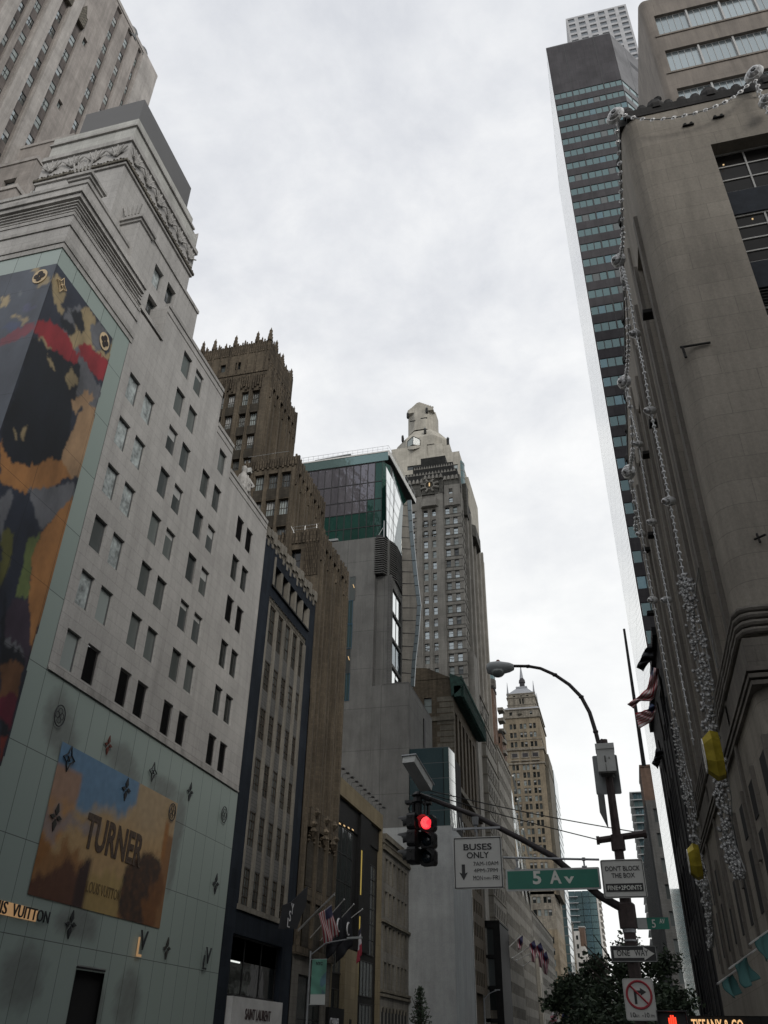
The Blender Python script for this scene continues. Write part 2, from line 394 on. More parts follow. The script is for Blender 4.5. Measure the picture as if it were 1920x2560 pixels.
stone('brown_brick', (.10, .08, .055), .6, .25, .8, .2, .4)
stone('brown_trim', (.16, .145, .115), .9, .4, .7, .1, .35)
stone('mid_grey', (.20, .19, .165), 1.2, .5, .8, .08, .3)
stone('ritz_tan', (.29, .24, .17), .9, .4, .85, .09, .3)
stone('ritz_trim', (.30, .27, .22), .9, .5, .7, .15, .45)
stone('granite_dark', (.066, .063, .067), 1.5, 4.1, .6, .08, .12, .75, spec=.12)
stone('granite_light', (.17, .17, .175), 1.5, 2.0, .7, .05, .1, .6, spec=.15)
stone('park_white', (.37, .37, .375), 60, 60, 1, .01, .08)
stone('strip_brown', (.19, .165, .14), 12, 6, .7, .04, .3, .7)
stone('tiff_stone', (.275, .250, .213), 2.4, .95, .74, .06, .2, .85, jw=.014, patch=.13)
stone('tiff_trim', (.17, .155, .135), 2.4, .5, .85, .06, .35)
stone('tiff_soot', (.028, .027, .026), .7, .4, .6, .3, .5)
stone('red_brown', (.15, .10, .075), 1, .4, .8, .1, .3)
stone('dark_face', (.020, .020, .022), 2, 4, .6, .15, .2, .6, spec=.12)
stone('white_brick', (.58, .56, .52), 1, .4, .85, .05, .2)
stone('asphalt', (.05, .05, .052), 3, 3, 1, .05, .2, .95)
stone('pavement', (.22, .22, .21), 1.5, 1.5, .7, .06, .2, .9, off=0)
plain('dark_void', (.008, .008, .009), .9)
plain('blind', (.42, .43, .42), .8, var=.08)
plain('frame_black', (.012, .012, .013), .5)
plain('frame_grey', (.10, .105, .105), .5)
plain('frame_bronze', (.05, .04, .03), .45)
plain('frame_light', (.36, .36, .35), .5)
plain('frame_blue', (.03, .09, .14), .5)
plain('louver_dark', (.035, .034, .036), .6)
plain('spandrel_blue', (.022, .027, .036), .7, var=.25, spec=.15)
plain('copper_green', (.014, .045, .036), .8, var=.5, scale=1.5)
plain('lead_roof', (.30, .31, .33), .6, var=.2)
plain('parapet_steel', (.12, .12, .12), .55, .2, var=.06, scale=.3)
plain('steel', (.35, .36, .36), .4, .7)
plain('white_metal', (.62, .62, .60), .45)
plain('pole_brown', (.028, .022, .022), .6, var=.35, scale=8)
plain('rust_pole', (.04, .026, .024), .7, var=.4, scale=10)
plain('galv', (.30, .31, .32), .5, .5)
plain('lamp_grey', (.34, .36, .36), .45, var=.1)
plain('lamp_lens', (.20, .22, .21), .15)
plain('photocell', (.22, .08, .06), .5)
plain('box_white', (.46, .47, .45), .55, var=.1)
plain('box_under', (.10, .10, .09), .6)
plain('sign_back', (.17, .18, .18), .5, .5, var=.15)
plain('sign_white', (.50, .50, .47), .45, var=.06)
plain('sign_black', (.012, .012, .012), .5)
plain('sign_green', (.0, .145, .095), .45, var=.08)
plain('sign_letter', (.60, .61, .56), .5)
plain('sign_red', (.30, .02, .03), .5, var=.1)
plain('sign_edge', (.30, .31, .30), .4, .3)
plain('signal_black', (.010, .010, .011), .45, var=.2)
plain('signal_hood', (.016, .017, .018), .5, var=.2)
plain('lens_dark', (.008, .014, .02), .2)
plain('red_led', (.3, 0, 0), .4, emit=(1, .02, .035, 1.6))
plain('red_led_core', (.3, 0, 0), .4, emit=(1, .18, .16, 2.2))
plain('red_hand', (.3, .01, 0), .4, emit=(1, .05, .02, 1.6))
plain('cable', (.015, .015, .015), .7)
plain('gold_letter', (.35, .2, .08), .4, emit=(1, .58, .26, .75))
plain('gold_dim', (.30, .19, .08), .35, .3, emit=(1, .6, .3, .22))
plain('bronze_mark', (.03, .028, .024), .5)
plain('mark_line', (.015, .017, .02), .5)
plain('cream_mark', (.58, .45, .28), .6)
plain('brown_mark', (.02, .012, .01), .6)
plain('red_mark', (.12, .03, .02), .6)
plain('poster_letter', (.075, .05, .035), .6, var=.5, scale=6)
plain('poster_small', (.16, .11, .05), .6)
plain('lit_warm', (.5, .35, .15), .5, emit=(1, .68, .35, .5))
plain('lit_yellow', (.4, .3, .05), .5, emit=(1, .72, .2, .16))
plain('lit_white', (.5, .5, .5), .5, emit=(.95, 1, .95, .7))
plain('marble_sign', (.55, .55, .54), .4, var=.15, scale=1)
plain('letter_dark', (.05, .03, .03), .5)
plain('letter_white', (.55, .55, .57), .5)
plain('flag_black', (.008, .009, .013), .8)
plain('flag_red', (.30, .03, .045), .8)
plain('flag_white', (.55, .52, .52), .8)
plain('flag_navy', (.018, .022, .07), .8)
plain('flag_teal', (.04, .17, .165), .8)
plain('pole_silver', (.45, .45, .44), .35, .6)
plain('crystal', (.42, .42, .42), .15, .15, var=.55, scale=9)
plain('crystal_rim', (.60, .60, .59), .35, .2, var=.3, scale=8)
plain('crystal_core', (.12, .12, .12), .15, .5, var=.6, scale=14)
plain('gem_gold', (.36, .29, .035), .12, .35, var=.35, scale=2)
plain('gem_bright', (.75, .68, .2), .1, .3)
plain('leaf', (.040, .062, .032), .7, var=.35, scale=1.2)
plain('leaf_dark', (.018, .032, .018), .8, var=.35, scale=1.2)
plain('bark', (.05, .04, .033), .9)
plain('banner_teal', (.10, .24, .20), .7, var=.4, scale=2)
plain('orange_wrap', (.35, .2, .1), .7)
glass('glass_dark', (.018, .022, .022), wav=.02)
glass('glass_inner', (.02, .019, .018), rough=.2, wav=.02, ior=1.22)
glass('glass_room', (.075, .085, .085), rough=.1, wav=.04)
glass('glass_pale', (.30, .34, .33), rough=.18, wav=.06, rnd=.25)
glass('glass_sky', (.33, .36, .36), .9, .05, .05, .25)
glass('glass_frost', (.42, .47, .47), .2, .3, .1, .2)
plain('glass_print', (.36, .40, .40), .22, var=.6, scale=2.2)
glass('glass_green', (.015, .062, .05), .3, .05, .05, .15)
glass('glass_violet', (.17, .165, .185), .6, .08, .12, .12)
plain('crystal_dim', (.17, .17, .17), .3, .2, var=.5, scale=9)
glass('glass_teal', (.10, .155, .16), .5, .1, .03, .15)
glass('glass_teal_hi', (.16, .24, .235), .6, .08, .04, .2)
glass('glass_mid', (.12, .135, .13), rough=.14, wav=.04)
glass('glass_fin', (.13, .16, .17), .35, .2, .0, .1)
glass('glass_white', (.86, .88, .85), .95, .06, .0, .05)
glass('glass_blue', (.10, .16, .18), .6, .06, .06, .2)
glass('glass_strip', (.30, .345, .36), .7, .2, .03, .12)
glass('glass_park', (.16, .175, .19), .5, .3, .02, .1)
painted('lv_glass', .3, (1.5, 3.8, .018, (-1.3, -1.75, 0)))
painted('printed_sheet', .42, (3.0, 3.8, .012, (-1.3, -1.75, 0)))
painted('poster_sheet', .5)
painted('flag_cloth', .8)
XL, Y5, XR = -25.9, 25.27, 4.6
SKYF = 'frame_black'
# ---------------- ground ----------------
g = MB(); g.m('asphalt').box(-700, 700, -300, 1500, -.3, 0); go = g.build('ground'); go['kind'] = 'structure'
for nm, r in (('pavement', (XL, XL + 5.5, Y5 - .1, 153)), ('pavement', (XR - 4.4, XR, Y5 - 5, 153)), ('pavement', (XL, XL + 5.5, 177, 305)), ('pavement', (XR - 4.4, XR, 177, 305))):
    g = MB(); g.m('pavement').box(*r, 0.004, .15); o = g.build(nm); o['kind'] = 'structure'
# ======================================================================= LEFT SIDE
# ---------------- flagship store: corner building with glass skin and stepped stone ----------------
B = Building('department_store', 'pale stepped stone corner store with light green glass skin, landscape poster and mural', 'store', (XL - 8, 40, 0))
w = B.wall
def noise2(x, y, s=1, k=0): return noise.noise(V((x * s, y * s, k)))
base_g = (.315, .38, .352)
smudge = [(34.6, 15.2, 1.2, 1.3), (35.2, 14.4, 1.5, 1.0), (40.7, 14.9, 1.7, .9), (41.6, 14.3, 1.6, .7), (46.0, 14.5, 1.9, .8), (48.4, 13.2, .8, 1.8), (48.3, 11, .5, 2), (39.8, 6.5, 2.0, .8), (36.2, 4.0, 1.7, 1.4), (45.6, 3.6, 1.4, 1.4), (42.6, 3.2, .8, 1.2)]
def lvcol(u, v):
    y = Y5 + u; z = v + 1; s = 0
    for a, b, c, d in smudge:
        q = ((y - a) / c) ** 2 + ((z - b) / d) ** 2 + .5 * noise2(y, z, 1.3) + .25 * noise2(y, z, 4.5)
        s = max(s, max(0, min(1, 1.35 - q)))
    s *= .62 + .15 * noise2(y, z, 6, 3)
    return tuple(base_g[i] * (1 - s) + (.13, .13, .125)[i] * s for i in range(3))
O = V((XL, Y5, 0))
sheet('glass_skin', V((XL, Y5, 1)), UY, 31.3, 16.0, .2, lvcol, 'lv_glass', B.root, keep=lambda u, v: not (40.3 < Y5 + u < 42.9 and v < 3.7))
sheet('glass_skin', V((XL, Y5, 17)), UY, 32.82 - Y5, 22.1, 2, lambda u, v: base_g, 'lv_glass', B.root)
sheet('glass_skin', V((XL - 14, Y5, 1)), UX, 14, 38.1, 2, lambda u, v: base_g, 'lv_glass', B.root)
w.m('dark_void').box(XL - 14, XL - .3, Y5 + .3, 56.5, 0, 17); w.m('frame_black').slab(O, UY, 15.0, 17.65, 4.66, 4.74, -.03, .3)
w.m('lv_glass_edge' if 0 else 'steel').slab(O, UY, 15.0, 17.65, 4.74, 4.8, -.04, .02)
# stone part above the glass: rows of paired windows, louvres in the lowest row
cols = [33.65, 35.6, 39.0, 41.0, 44.3, 46.35, 50.85, 52.72]; rows = [19.6, 23.1, 26.6, 30.2, 33.75, 37.3, 40.7, 44.2]
tops = [39.1, 39.1, 45, 45, 42, 42, 40, 40]
ob = 17.0
segs = [(32.8, 45.45, 42.1), (36.0, 45.45, 45.6), (45.45, 48.45, 42.2), (48.45, 56.5, 39.9)]
for a, b, top in segs:
    cs = []
    for c in cols:
        if a <= c < b - .3:
            for z in rows:
                if z < top - .8: cs.append((c, z))
    ob = 17.0
    if a == 36.0: cs = [q for q in cs if q[1] > 43 and q[0] < 42]; ob = 42.1
    if a == 32.8: cs = [q for q in cs if not (q[0] > 43 and q[1] > 40) and not (q[0] < 37 and q[1] > 38) and q[1] < 42]; top = 42.1
    w.m('lv_stone').facade(V((XL, a, ob)), UY, b - a, top - ob, [(c - a, z - 2.05 - ob, c - a + 1.25, z - ob) for c, z in cs], .24)
    for c, z in cs:
        if z < 20 and c > 34: st, gl, nm = 'louver:20', 'louver_dark', 'louver_vent'
        elif c > 50: st, gl, nm = ('louver:24' if random.random() < .35 else 'plain'), 'glass_dark', 'window'
        elif c < 37: st, gl, nm = 'plain', random.choice(['glass_print', 'glass_print', 'glass_pale', 'glass_room']), 'window'
        else: st, gl, nm = random.choice(['plain', 'blind:.35', 'blind:.2', 'plain', 'plain']), random.choice(['glass_room', 'glass_mid', 'glass_room', 'glass_mid']), 'window'
        B.win(V((XL, 0, 0)), UY, c, z - 2.05, 1.25, 2.05, st, 'louver_dark' if 'louver' in st else 'frame_grey', gl, .14, nm)
    if a == 32.8: continue
    w.m('lv_stone').face([(XL, a, top), (XL, b, top), (XL - 9, b, top), (XL - 9, a, top)])
    w.m('lv_trim').box(XL - .3, XL + .07, a + .02, b + .05, top - .02, top + .3); w.box(XL - .01, XL + .04, a, b, top - .62, top - .5)
    w.m('lv_stone').face([(XL, a, top), (XL - 9, a, top), (XL - 9, a, top - 5), (XL, a, top - 5)]) if a == 36.0 else None
    w.m('lv_stone').face([(XL, b, top), (XL, b, top - 5), (XL - 9, b, top - 5), (XL - 9, b, top)])
w.m('lv_trim').box(XL - .1, XL + .05, 32.85, 56.5, 17.0, 17.42); w.box(XL - .1, XL + .1, 32.85, 56.5, 17.0, 17.12)
w.box(XL - .1, XL + .09, 33.0, 36.1, 42.3, 42.6); w.m('lv_stone').box(XL - 9, XL - .31, 32.8, 36, 39.1, 42.2)
w.face([(XL, 56.5, 0), (XL, 56.5, 39.9), (XL - 15, 56.5, 39.9), (XL - 15, 56.5, 0)]); w.m('lv_trim').box(XL - 15, XL, 56.52, 56.6, 17, 39.9)
# ladder of mouldings and parapet rail over the glass corner
def band(z0, z1, pr, mt='lv_trim', y1=33.0, x0=-14, bx=0, by=0):
    w.m(mt).box(XL + x0, XL - bx + pr, Y5 + by - pr, y1, z0, z1)
band(39.1, 39.5, .06); band(39.5, 39.9, .12); band(39.9, 41.0, .02, 'lv_stone'); band(41.0, 41.25, .1); band(41.25, 41.9, .05, 'lv_stone'); band(41.9, 42.15, .1)
band(42.15, 43.5, -.35, 'lv_stone')
for z in (42.45, 42.75, 43.05, 43.35): w.m('lv_trim').box(XL - 14, XL - .02, Y5 + .02, Y5 + .12, z, z + .07).box(XL - .12, XL - .02, Y5 + .12, 33, z, z + .07)
for y in rng(26.2, 1.7, 5): w.m('dark_void').box(XL - .36, XL - .33, y, y + .9, 42.5, 43.2)
band(43.6, 43.95, .08); band(43.95, 44.3, .2)
# second tier with corner pylons
t2x, t2y = XL - 1.4, Y5 + 1.6
def wf(O, U, wd, h, cs, mat, gl='glass_pale', st='plain', fr='frame_grey', d=.25): B.grid(O, U, wd, h, cs, st, fr, gl, d, mat)
wf(V((t2x - 9, t2y, 44.2)), UX, 9, 3.4, [(5.8, .9, 1.7, 1.5)], 'lv_stone'); wf(V((t2x, t2y, 44.2)), UY, 6.5, 3.4, [(1.6, .4, 1.0, 2.1)], 'lv_stone')
w.m('lv_stone').box(t2x - 9, t2x - .45, t2y + .45, 35, 44, 47.55)
w.m('lv_trim').box(t2x - 9.1, t2x + .08, t2y - .08, 35, 47.6, 47.9)
for (px, py, pz, ww) in ((t2x - .75, t2y + .75, 48.2, .7), (-27.75, 32.9, 50.3, .8)):
    w.m('lv_stone').box(px - ww, px + ww, py - ww, py + ww, 44.3, pz); w.m('lv_trim').box(px - ww - .12, px + ww + .12, py - ww - .12, py + ww + .12, pz, pz + .25)
    w.box(px - ww - .25, px + ww + .25, py - ww - .25, py + ww + .25, pz + .25, pz + .5); w.m('lv_stone').prism([(px - ww, py - ww, pz + .5), (px + ww, py - ww, pz + .5), (px + ww * .3, py, pz + 1.5), (px - ww * .3, py, pz + 1.5)], (0, ww * 2, 0))
    for k in range(5): w.m('lv_trim').tube([(px - .5 + k * .25, py - ww - .05, pz + .9), (px - .7 + k * .35, py - ww - .2, pz + 1.7)], .07, 5)
tp_ = [PX(u, v, -27.0) for u, v in ((390, 658), (421, 704), (373, 733))]
wf(V((-27.0, 33.6, 42.3)), UY, 7.8, 8.3, [(p.y - 33.6, p.z - 2.0 - 42.3, 1.2, 2.0) for p in tp_], 'lv_stone', ['glass_print', 'glass_dark'])
w.m('lv_stone').box(-36, -27.4, 34.0, 41.3, 42.3, 50.5).face([(-27, 41.4, 42), (-27, 41.4, 50.6), (-30, 41.4, 50.6), (-30, 41.4, 42)]); w.m('lv_trim').box(-29, -26.9, 33.5, 41.45, 50.6, 50.9)
q_ = PY(302, 608, 32.3); wf(V((-31.5, 32.3, 44.2)), UX, 4.5, 6.3, [(q_.x + 31.5, q_.z - 44.2 - 1.7, 1.1, 1.7)], 'lv_stone', 'glass_pale')
# tower block with a carved frieze
cx0, cy0, cy1 = -28.5, 30.8, 41.5
wf(V((cx0 - 7.4, cy0, 44)), UX, 7.4, 12, [], 'lv_stone')
wf(V((cx0, cy0, 44)), UY, cy1 - cy0, 12, [(6.1, 5.8, 1.3, 2.0), (7.9, 3.3, 1.3, 2.0), (4.4, 2.2, 1.3, 2.0)], 'lv_stone', ['glass_pale', 'glass_dark'])
w.m('lv_stone').box(cx0 - 7.4, cx0 - .35, cy0 + .35, cy1, 44, 61)
w.m('lv_stone').face([(cx0, cy1, 44), (cx0, cy1, 61), (cx0 - 7, cy1, 61), (cx0 - 7, cy1, 44)])
def cband(z0, z1, pr, mt='lv_trim', y1=cy1, skip=''): w.m(mt).box(cx0 - 7.4 - pr, cx0 + pr, cy0 - pr, y1 + pr, z0, z1, skip)
cband(55.5, 55.75, .14); cband(55.75, 56.0, .24, 'tan_relief'); cband(56, 58.3, .04, 'lv_stone'); cband(58.3, 58.75, .2); cband(58.75, 60.4, -.05, 'pale_marble'); cband(60.4, 60.6, .1, 'lv_trim', 40.6); cband(60.6, 61.4, -.02, 'pale_marble', 40.3)
w.m('parapet_steel').box(cx0 - 5.2, cx0 - .02, cy0 + .02, 39.1, 61.4, 64.0)
# carved scroll frieze: anthemia and spirals in relief
def scroll(O, U, n, pitch, z0, hh):
    Nn = U.cross(Z)
    for i in range(n):
        c = O + U * (pitch * (i + .5)) + Z * z0
        for sgn in (-1, 1):
            pts = [c + U * (sgn * (.55 - .11 * k) * math.cos(k * .75 + .4) * 1.1) + Z * (hh * .38 + (.6 - .1 * k) * math.sin(k * .75 + .4)) + Nn * .12 for k in range(6)]
            w.m('lv_trim').tube(pts, .085, 5)
        for a in (-50, -25, 0, 25, 50):
            d = U * math.sin(R(a)) + Z * math.cos(R(a)); w.tube([c + Z * hh * .35 + Nn * .1, c + Z * hh * .35 + d * hh * .32 + Nn * .16, c + Z * hh * .35 + d * hh * .5 + Nn * .2], .1, 5, r1=.05)
        for k in range(7):
            q = c + U * ((k - 3) * pitch / 7) + Z * (.12 + .1 * (k % 2)) + Nn * .08; w.m('tan_relief').lathe(q, [(.02, -.1), (.12, 0), (.02, .1)], 6)
scroll(V((cx0 - 7.4, cy0 - .04, 56.0)), UX, 4, 1.85, 0, 2.3); scroll(V((cx0 + .04, cy0, 56.0)), UY, 6, 1.8, 0, 2.3)
# pale low pieces to the west of the block
w.m('lv_trim').prism([(cx0 - 7.5, cy0 - .1, 44), (cx0 - 6.4, cy0 - .1, 47.7), (cx0 - 7.6, cy0 - .1, 55), (cx0 - 8.4, cy0 - .1, 50)], (0, .8, 0))
# ---------------- mural printed on the glass corner (plain abstract patches) ----------------
def q2(L_): return [(x * .2893, 600 + y * .2893) for x, y in L_]
def q3(L_): return [(x * .3978, 1200 + y * .3978) for x, y in L_]
def onS(P): return [(PX(u, v, XL).y - Y5, PX(u, v, XL).z) for u, v in P]
def onW(P): return [(PY(u, v, Y5).x - (XL - 9), PY(u, v, Y5).z) for u, v in P]
NV, TN, RD, OR, SK, GR, OL, VI, BK, GY = (.022, .028, .045), (.30, .235, .13), (.26, .022, .03), (.33, .155, .055), (.36, .23, .13), (.13, .17, .06), (.10, .10, .03), (.045, .032, .05), (.008, .011, .017), (.13, .135, .15)
edge = q2([(490, 205), (600, 330), (790, 580), (900, 740), (975, 850), (940, 1050), (885, 1240), (868, 1330), (830, 1460), (790, 1650), (700, 1990), (690, 2074)]) + q3([(470, 80), (400, 400), (300, 720), (200, 1070), (130, 1350), (40, 1700), (0, 1800)])
ed = onS(edge); outS = [(-1, ed[0][1])] + ed + [(-1, ed[-1][1])]
S_P = [(GY, q2([(560, 620), (700, 560), (760, 1100), (830, 1460), (700, 1430), (600, 1500), (520, 900)])),
 (TN, q2([(440, 300), (520, 330), (570, 420), (575, 480), (520, 560), (555, 600), (530, 650), (480, 560), (455, 450)])),
 (TN, q2([(640, 660), (750, 560), (830, 690), (790, 900), (940, 1000), (980, 850), (990, 900), (950, 1040), (880, 1010), (800, 950), (700, 890), (640, 940), (590, 830), (650, 780)])),
 (BK, q2([(600, 600), (700, 620), (735, 780), (700, 815), (640, 740)])), (BK, q2([(520, 660), (600, 700), (645, 800), (610, 830), (530, 760)])), (GY, q2([(790, 720), (860, 710), (930, 790), (880, 940), (820, 960), (780, 830)])),
 (BK, q2([(280, 850), (690, 1060), (860, 1250), (870, 1330), (640, 1400), (560, 1900), (0, 1980), (0, 1700)])),
 (GY, q2([(690, 1070), (760, 1100), (880, 1290), (830, 1450), (700, 1440), (660, 1300)])),
 (TN, q2([(400, 980), (470, 1090), (480, 1140), (430, 1110)])), (TN, q2([(560, 1200), (610, 1080), (670, 1240), (600, 1290)])), (TN, q2([(330, 840), (400, 880), (460, 950), (430, 955), (350, 890)])), (SK, q2([(610, 1400), (720, 1310), (820, 1350), (760, 1440), (700, 1440), (650, 1520)])),
 (TN, q2([(120, 1640), (140, 1640), (150, 1720), (130, 1740)])), (TN, q2([(200, 1640), (240, 1610), (220, 1770), (190, 1720)])),
 (RD, q2([(300, 690), (440, 710), (600, 830), (640, 930), (690, 1010), (665, 1070), (450, 950), (290, 790)])),
 (RD, q2([(670, 910), (720, 880), (780, 910), (800, 960), (930, 1020), (935, 1090), (885, 1240), (760, 1100), (700, 1020)])),
 (SK, q2([(835, 1460), (740, 1420), (670, 1520), (640, 1640), (570, 1760), (530, 1920), (620, 2074), (700, 2040), (800, 1650)])),
 (OR, q2([(0, 1740), (100, 1930), (250, 1950), (400, 1900), (530, 1910), (620, 2074), (0, 2074)])),
 (OR, q3([(0, 0), (400, 0), (300, 70), (150, 90), (0, 40)])), (GY, q3([(190, 60), (480, 20), (470, 90), (340, 230), (250, 330), (150, 130)])), (NV, q3([(0, 30), (190, 90), (250, 330), (190, 360), (100, 330), (60, 270), (0, 300)])),
 (NV, q3([(100, 280), (260, 340), (200, 480), (190, 760), (100, 760), (0, 900), (0, 700)])), (GR, q3([(185, 350), (245, 365), (195, 560), (180, 755), (100, 740), (150, 500)])), (OL, q3([(20, 300), (100, 345), (50, 560), (0, 700), (0, 400)])), (GY, q3([(0, 130), (60, 70), (80, 100), (0, 400)])),
 (VI, q3([(80, 750), (180, 765), (195, 1070), (150, 1180), (0, 1050), (0, 900)])), (BK, q3([(0, 900), (40, 700), (30, 1010), (160, 1100), (150, 1180), (0, 1160)])), (GY, q3([(30, 1000), (110, 1020), (160, 1090), (100, 1060), (20, 1030)])),
 ((.16, .075, .035), q3([(0, 1150), (60, 1130), (145, 1160), (115, 1355), (0, 1360)])), ((.11, .014, .03), q3([(0, 1360), (115, 1355), (60, 1580), (0, 1470)])), (BK, q3([(0, 1470), (60, 1570), (40, 1620), (0, 1620)])), ((.17, .03, .02), q3([(0, 1615), (48, 1600), (0, 1790)])),
 (OR, q3([(460, 100), (400, 400), (300, 720), (200, 1080), (180, 760), (205, 480), (265, 330), (340, 230)]))]
W_P = [(TN, q2([(0, 500), (60, 490), (80, 530), (50, 590), (0, 600)])), (TN, q2([(100, 655), (150, 625), (190, 680), (240, 670), (245, 710), (190, 750), (180, 690)])), (TN, q2([(280, 250), (345, 235), (350, 300), (440, 330), (430, 370), (330, 420), (320, 330)])),
 ((.17, .03, .045), q2([(0, 870), (150, 780), (300, 700), (315, 770), (200, 840), (0, 920)])), ((.05, .065, .12), q2([(0, 780), (100, 700), (200, 760), (90, 810)])), ((.07, .075, .13), q2([(200, 560), (290, 580), (300, 620), (220, 610)])), ((.10, .115, .13), q2([(150, 480), (200, 460), (180, 500)]))]
def painter(polys, base, to, off=(0, 0)):
    pp = [(c, to(P)) for c, P in polys]; bb = [(min(a for a, _ in P) - .5, max(a for a, _ in P) + .5, min(b for _, b in P) - .5, max(b for _, b in P) + .5) for _, P in pp]
    def f(u, v):
        q = [g_(u + a * .05, v + b * .07) for a, b in ((-.8, -.3), (.3, -.9), (.9, .4), (-.2, .8))]
        return tuple(sum(c[i] for c in q) / 4 for i in range(3))
    def g_(u, v):
        x = u + off[0]; y = v + off[1]; nx = .16 * noise2(x, y, .8, 1) + .10 * noise2(x, y, 4.5, 2); ny = .2 * noise2(x, y, .8, 5) + .28 * noise2(x * 2.2, y * .8, 2.2, 6)
        c = base
        for (col, P), b in zip(pp, bb):
            if b[0] < x < b[1] and b[2] < y < b[3] and inpoly(x + nx, y + ny, P): c = col
        k = 1 + .3 * noise2(x, y * .4, 1.5, 8) + .18 * noise2(x * 3, y, 3, 9) + .45 * noise2(x, y, .35, 12)
        return tuple(max(0, q * k) for q in c)
    return f
zt = ed[0][1]; zb = 5.0
fS = painter(S_P, NV, onS, (0, zb))
sheet('mural_panel', V((XL + .03, Y5 - .03, zb)), UY, 6.2, zt - zb, .075, fS, 'printed_sheet', B.root, keep=lambda u, v: inpoly(u, v + zb, outS))
fW = painter(W_P, (.055, .065, .085), onW, (0, zb))
sheet('mural_panel', V((XL - 9, Y5 - .03, zb)), UX, 9.03, zt - zb, .1, fW, 'printed_sheet', B.root)
# poster: plain generic evening landscape
px0, px1, pz0, pz1 = 35.25, 47.85, 7.2, 14.15
def poster(u, v):
    q = [poster0(u + a * .16, v + b * .16) for a, b in ((-.8, -.3), (.3, -.9), (.9, .4), (-.2, .8), (0, 0))]
    return tuple(sum(c[i] for c in q) / 5 for i in range(3))
def poster0(u, v):
    x = u / (px1 - px0); y = v / (pz1 - pz0); n = noise2(u, v, .5) * .12 + noise2(u, v, 1.7, 2) * .07 + noise2(u, v * .6, 6, 3) * .05; n3 = noise2(u, v * 1.5, 3.2, 4)
    c = V((.42, .28, .135))
    c = c.lerp(V((.34, .27, .18)), max(0, min(1, (y - .55 + n) * 4)) * .6)
    if y + n > .62 + .30 * x and x < .62: c = V((.12, .22, .34))
    elif y + n > .55 + .30 * x and x < .55: c = c.lerp(V((.2, .26, .32)), .5)
    if x < .18 - .5 * (y - .75) ** 2 and y < .85: c = c.lerp(V((.42, .20, .06)), .7)
    if abs(y + n - .5) < .06 + .04 * noise2(u, v, 1, 7) and x < .38: c = c.lerp(V((.22, .2, .22)), .75)
    if y + n < .42 - x * .5: c = c.lerp(V((.22, .085, .02)), .75)
    if y + n < .25 - .15 * abs(x - .18) * 5 and x < .42: c = c.lerp(V((.06, .02, .018)), .8)
    if .28 < x < .36 and y < .3 + n: c = V((.04, .02, .018))
    if y + n < .22 + .1 * x and .36 < x < .62: c = c.lerp(V((.36, .26, .10)), .9)
    if (x - .8) ** 2 * 9 + (y - .2) ** 2 * 3.5 + n < .33: c = V((.03, .02, .015)).lerp(V((.15, .06, .02)), max(0, n3 + .2))
    if x + n > .88 and y < .72 and y + n * 2 < .95 - (1 - x) * 2.2: c = c.lerp(V((.18, .07, .018)), .8)
    if abs(x - .93) < .02 and y < .82 and y > .5: c = V((.28, .12, .03))
    k = 1 + .3 * n3 + .25 * noise2(u, v * .5, 7, 11)
    return tuple(max(0, q * k) for q in c)
sheet('poster_panel', V((XL + .04, px0, pz0)), UY, px1 - px0, pz1 - pz0, .08, poster, 'poster_sheet', B.root)
text('TURNER', V((XL + .045, 41.6, 9.95)), UY, 1.55, 'poster_letter', B.root, 'poster_lettering', .02, 5.9, bold=.03)
text('LOUIS VUITTON', V((XL + .045, 41.4, 7.98)), UY, .5, 'poster_small', B.root, 'poster_lettering', .01, 3.3, bold=.01)
text('LOUIS', V((XL + .03, 33.0, 6.22)), UY, .48, 'mark_line', B.root, 'lettering', .05, 1.9, proud=.08); text('VUITTON', V((XL + .03, 35.75, 6.22)), UY, .48, 'mark_line', B.root, 'lettering', .05, 2.75, proud=.08)
w.m('gold_dim').box(XL + .012, XL + .03, 32.0, 36.3, 6.2, 6.72)
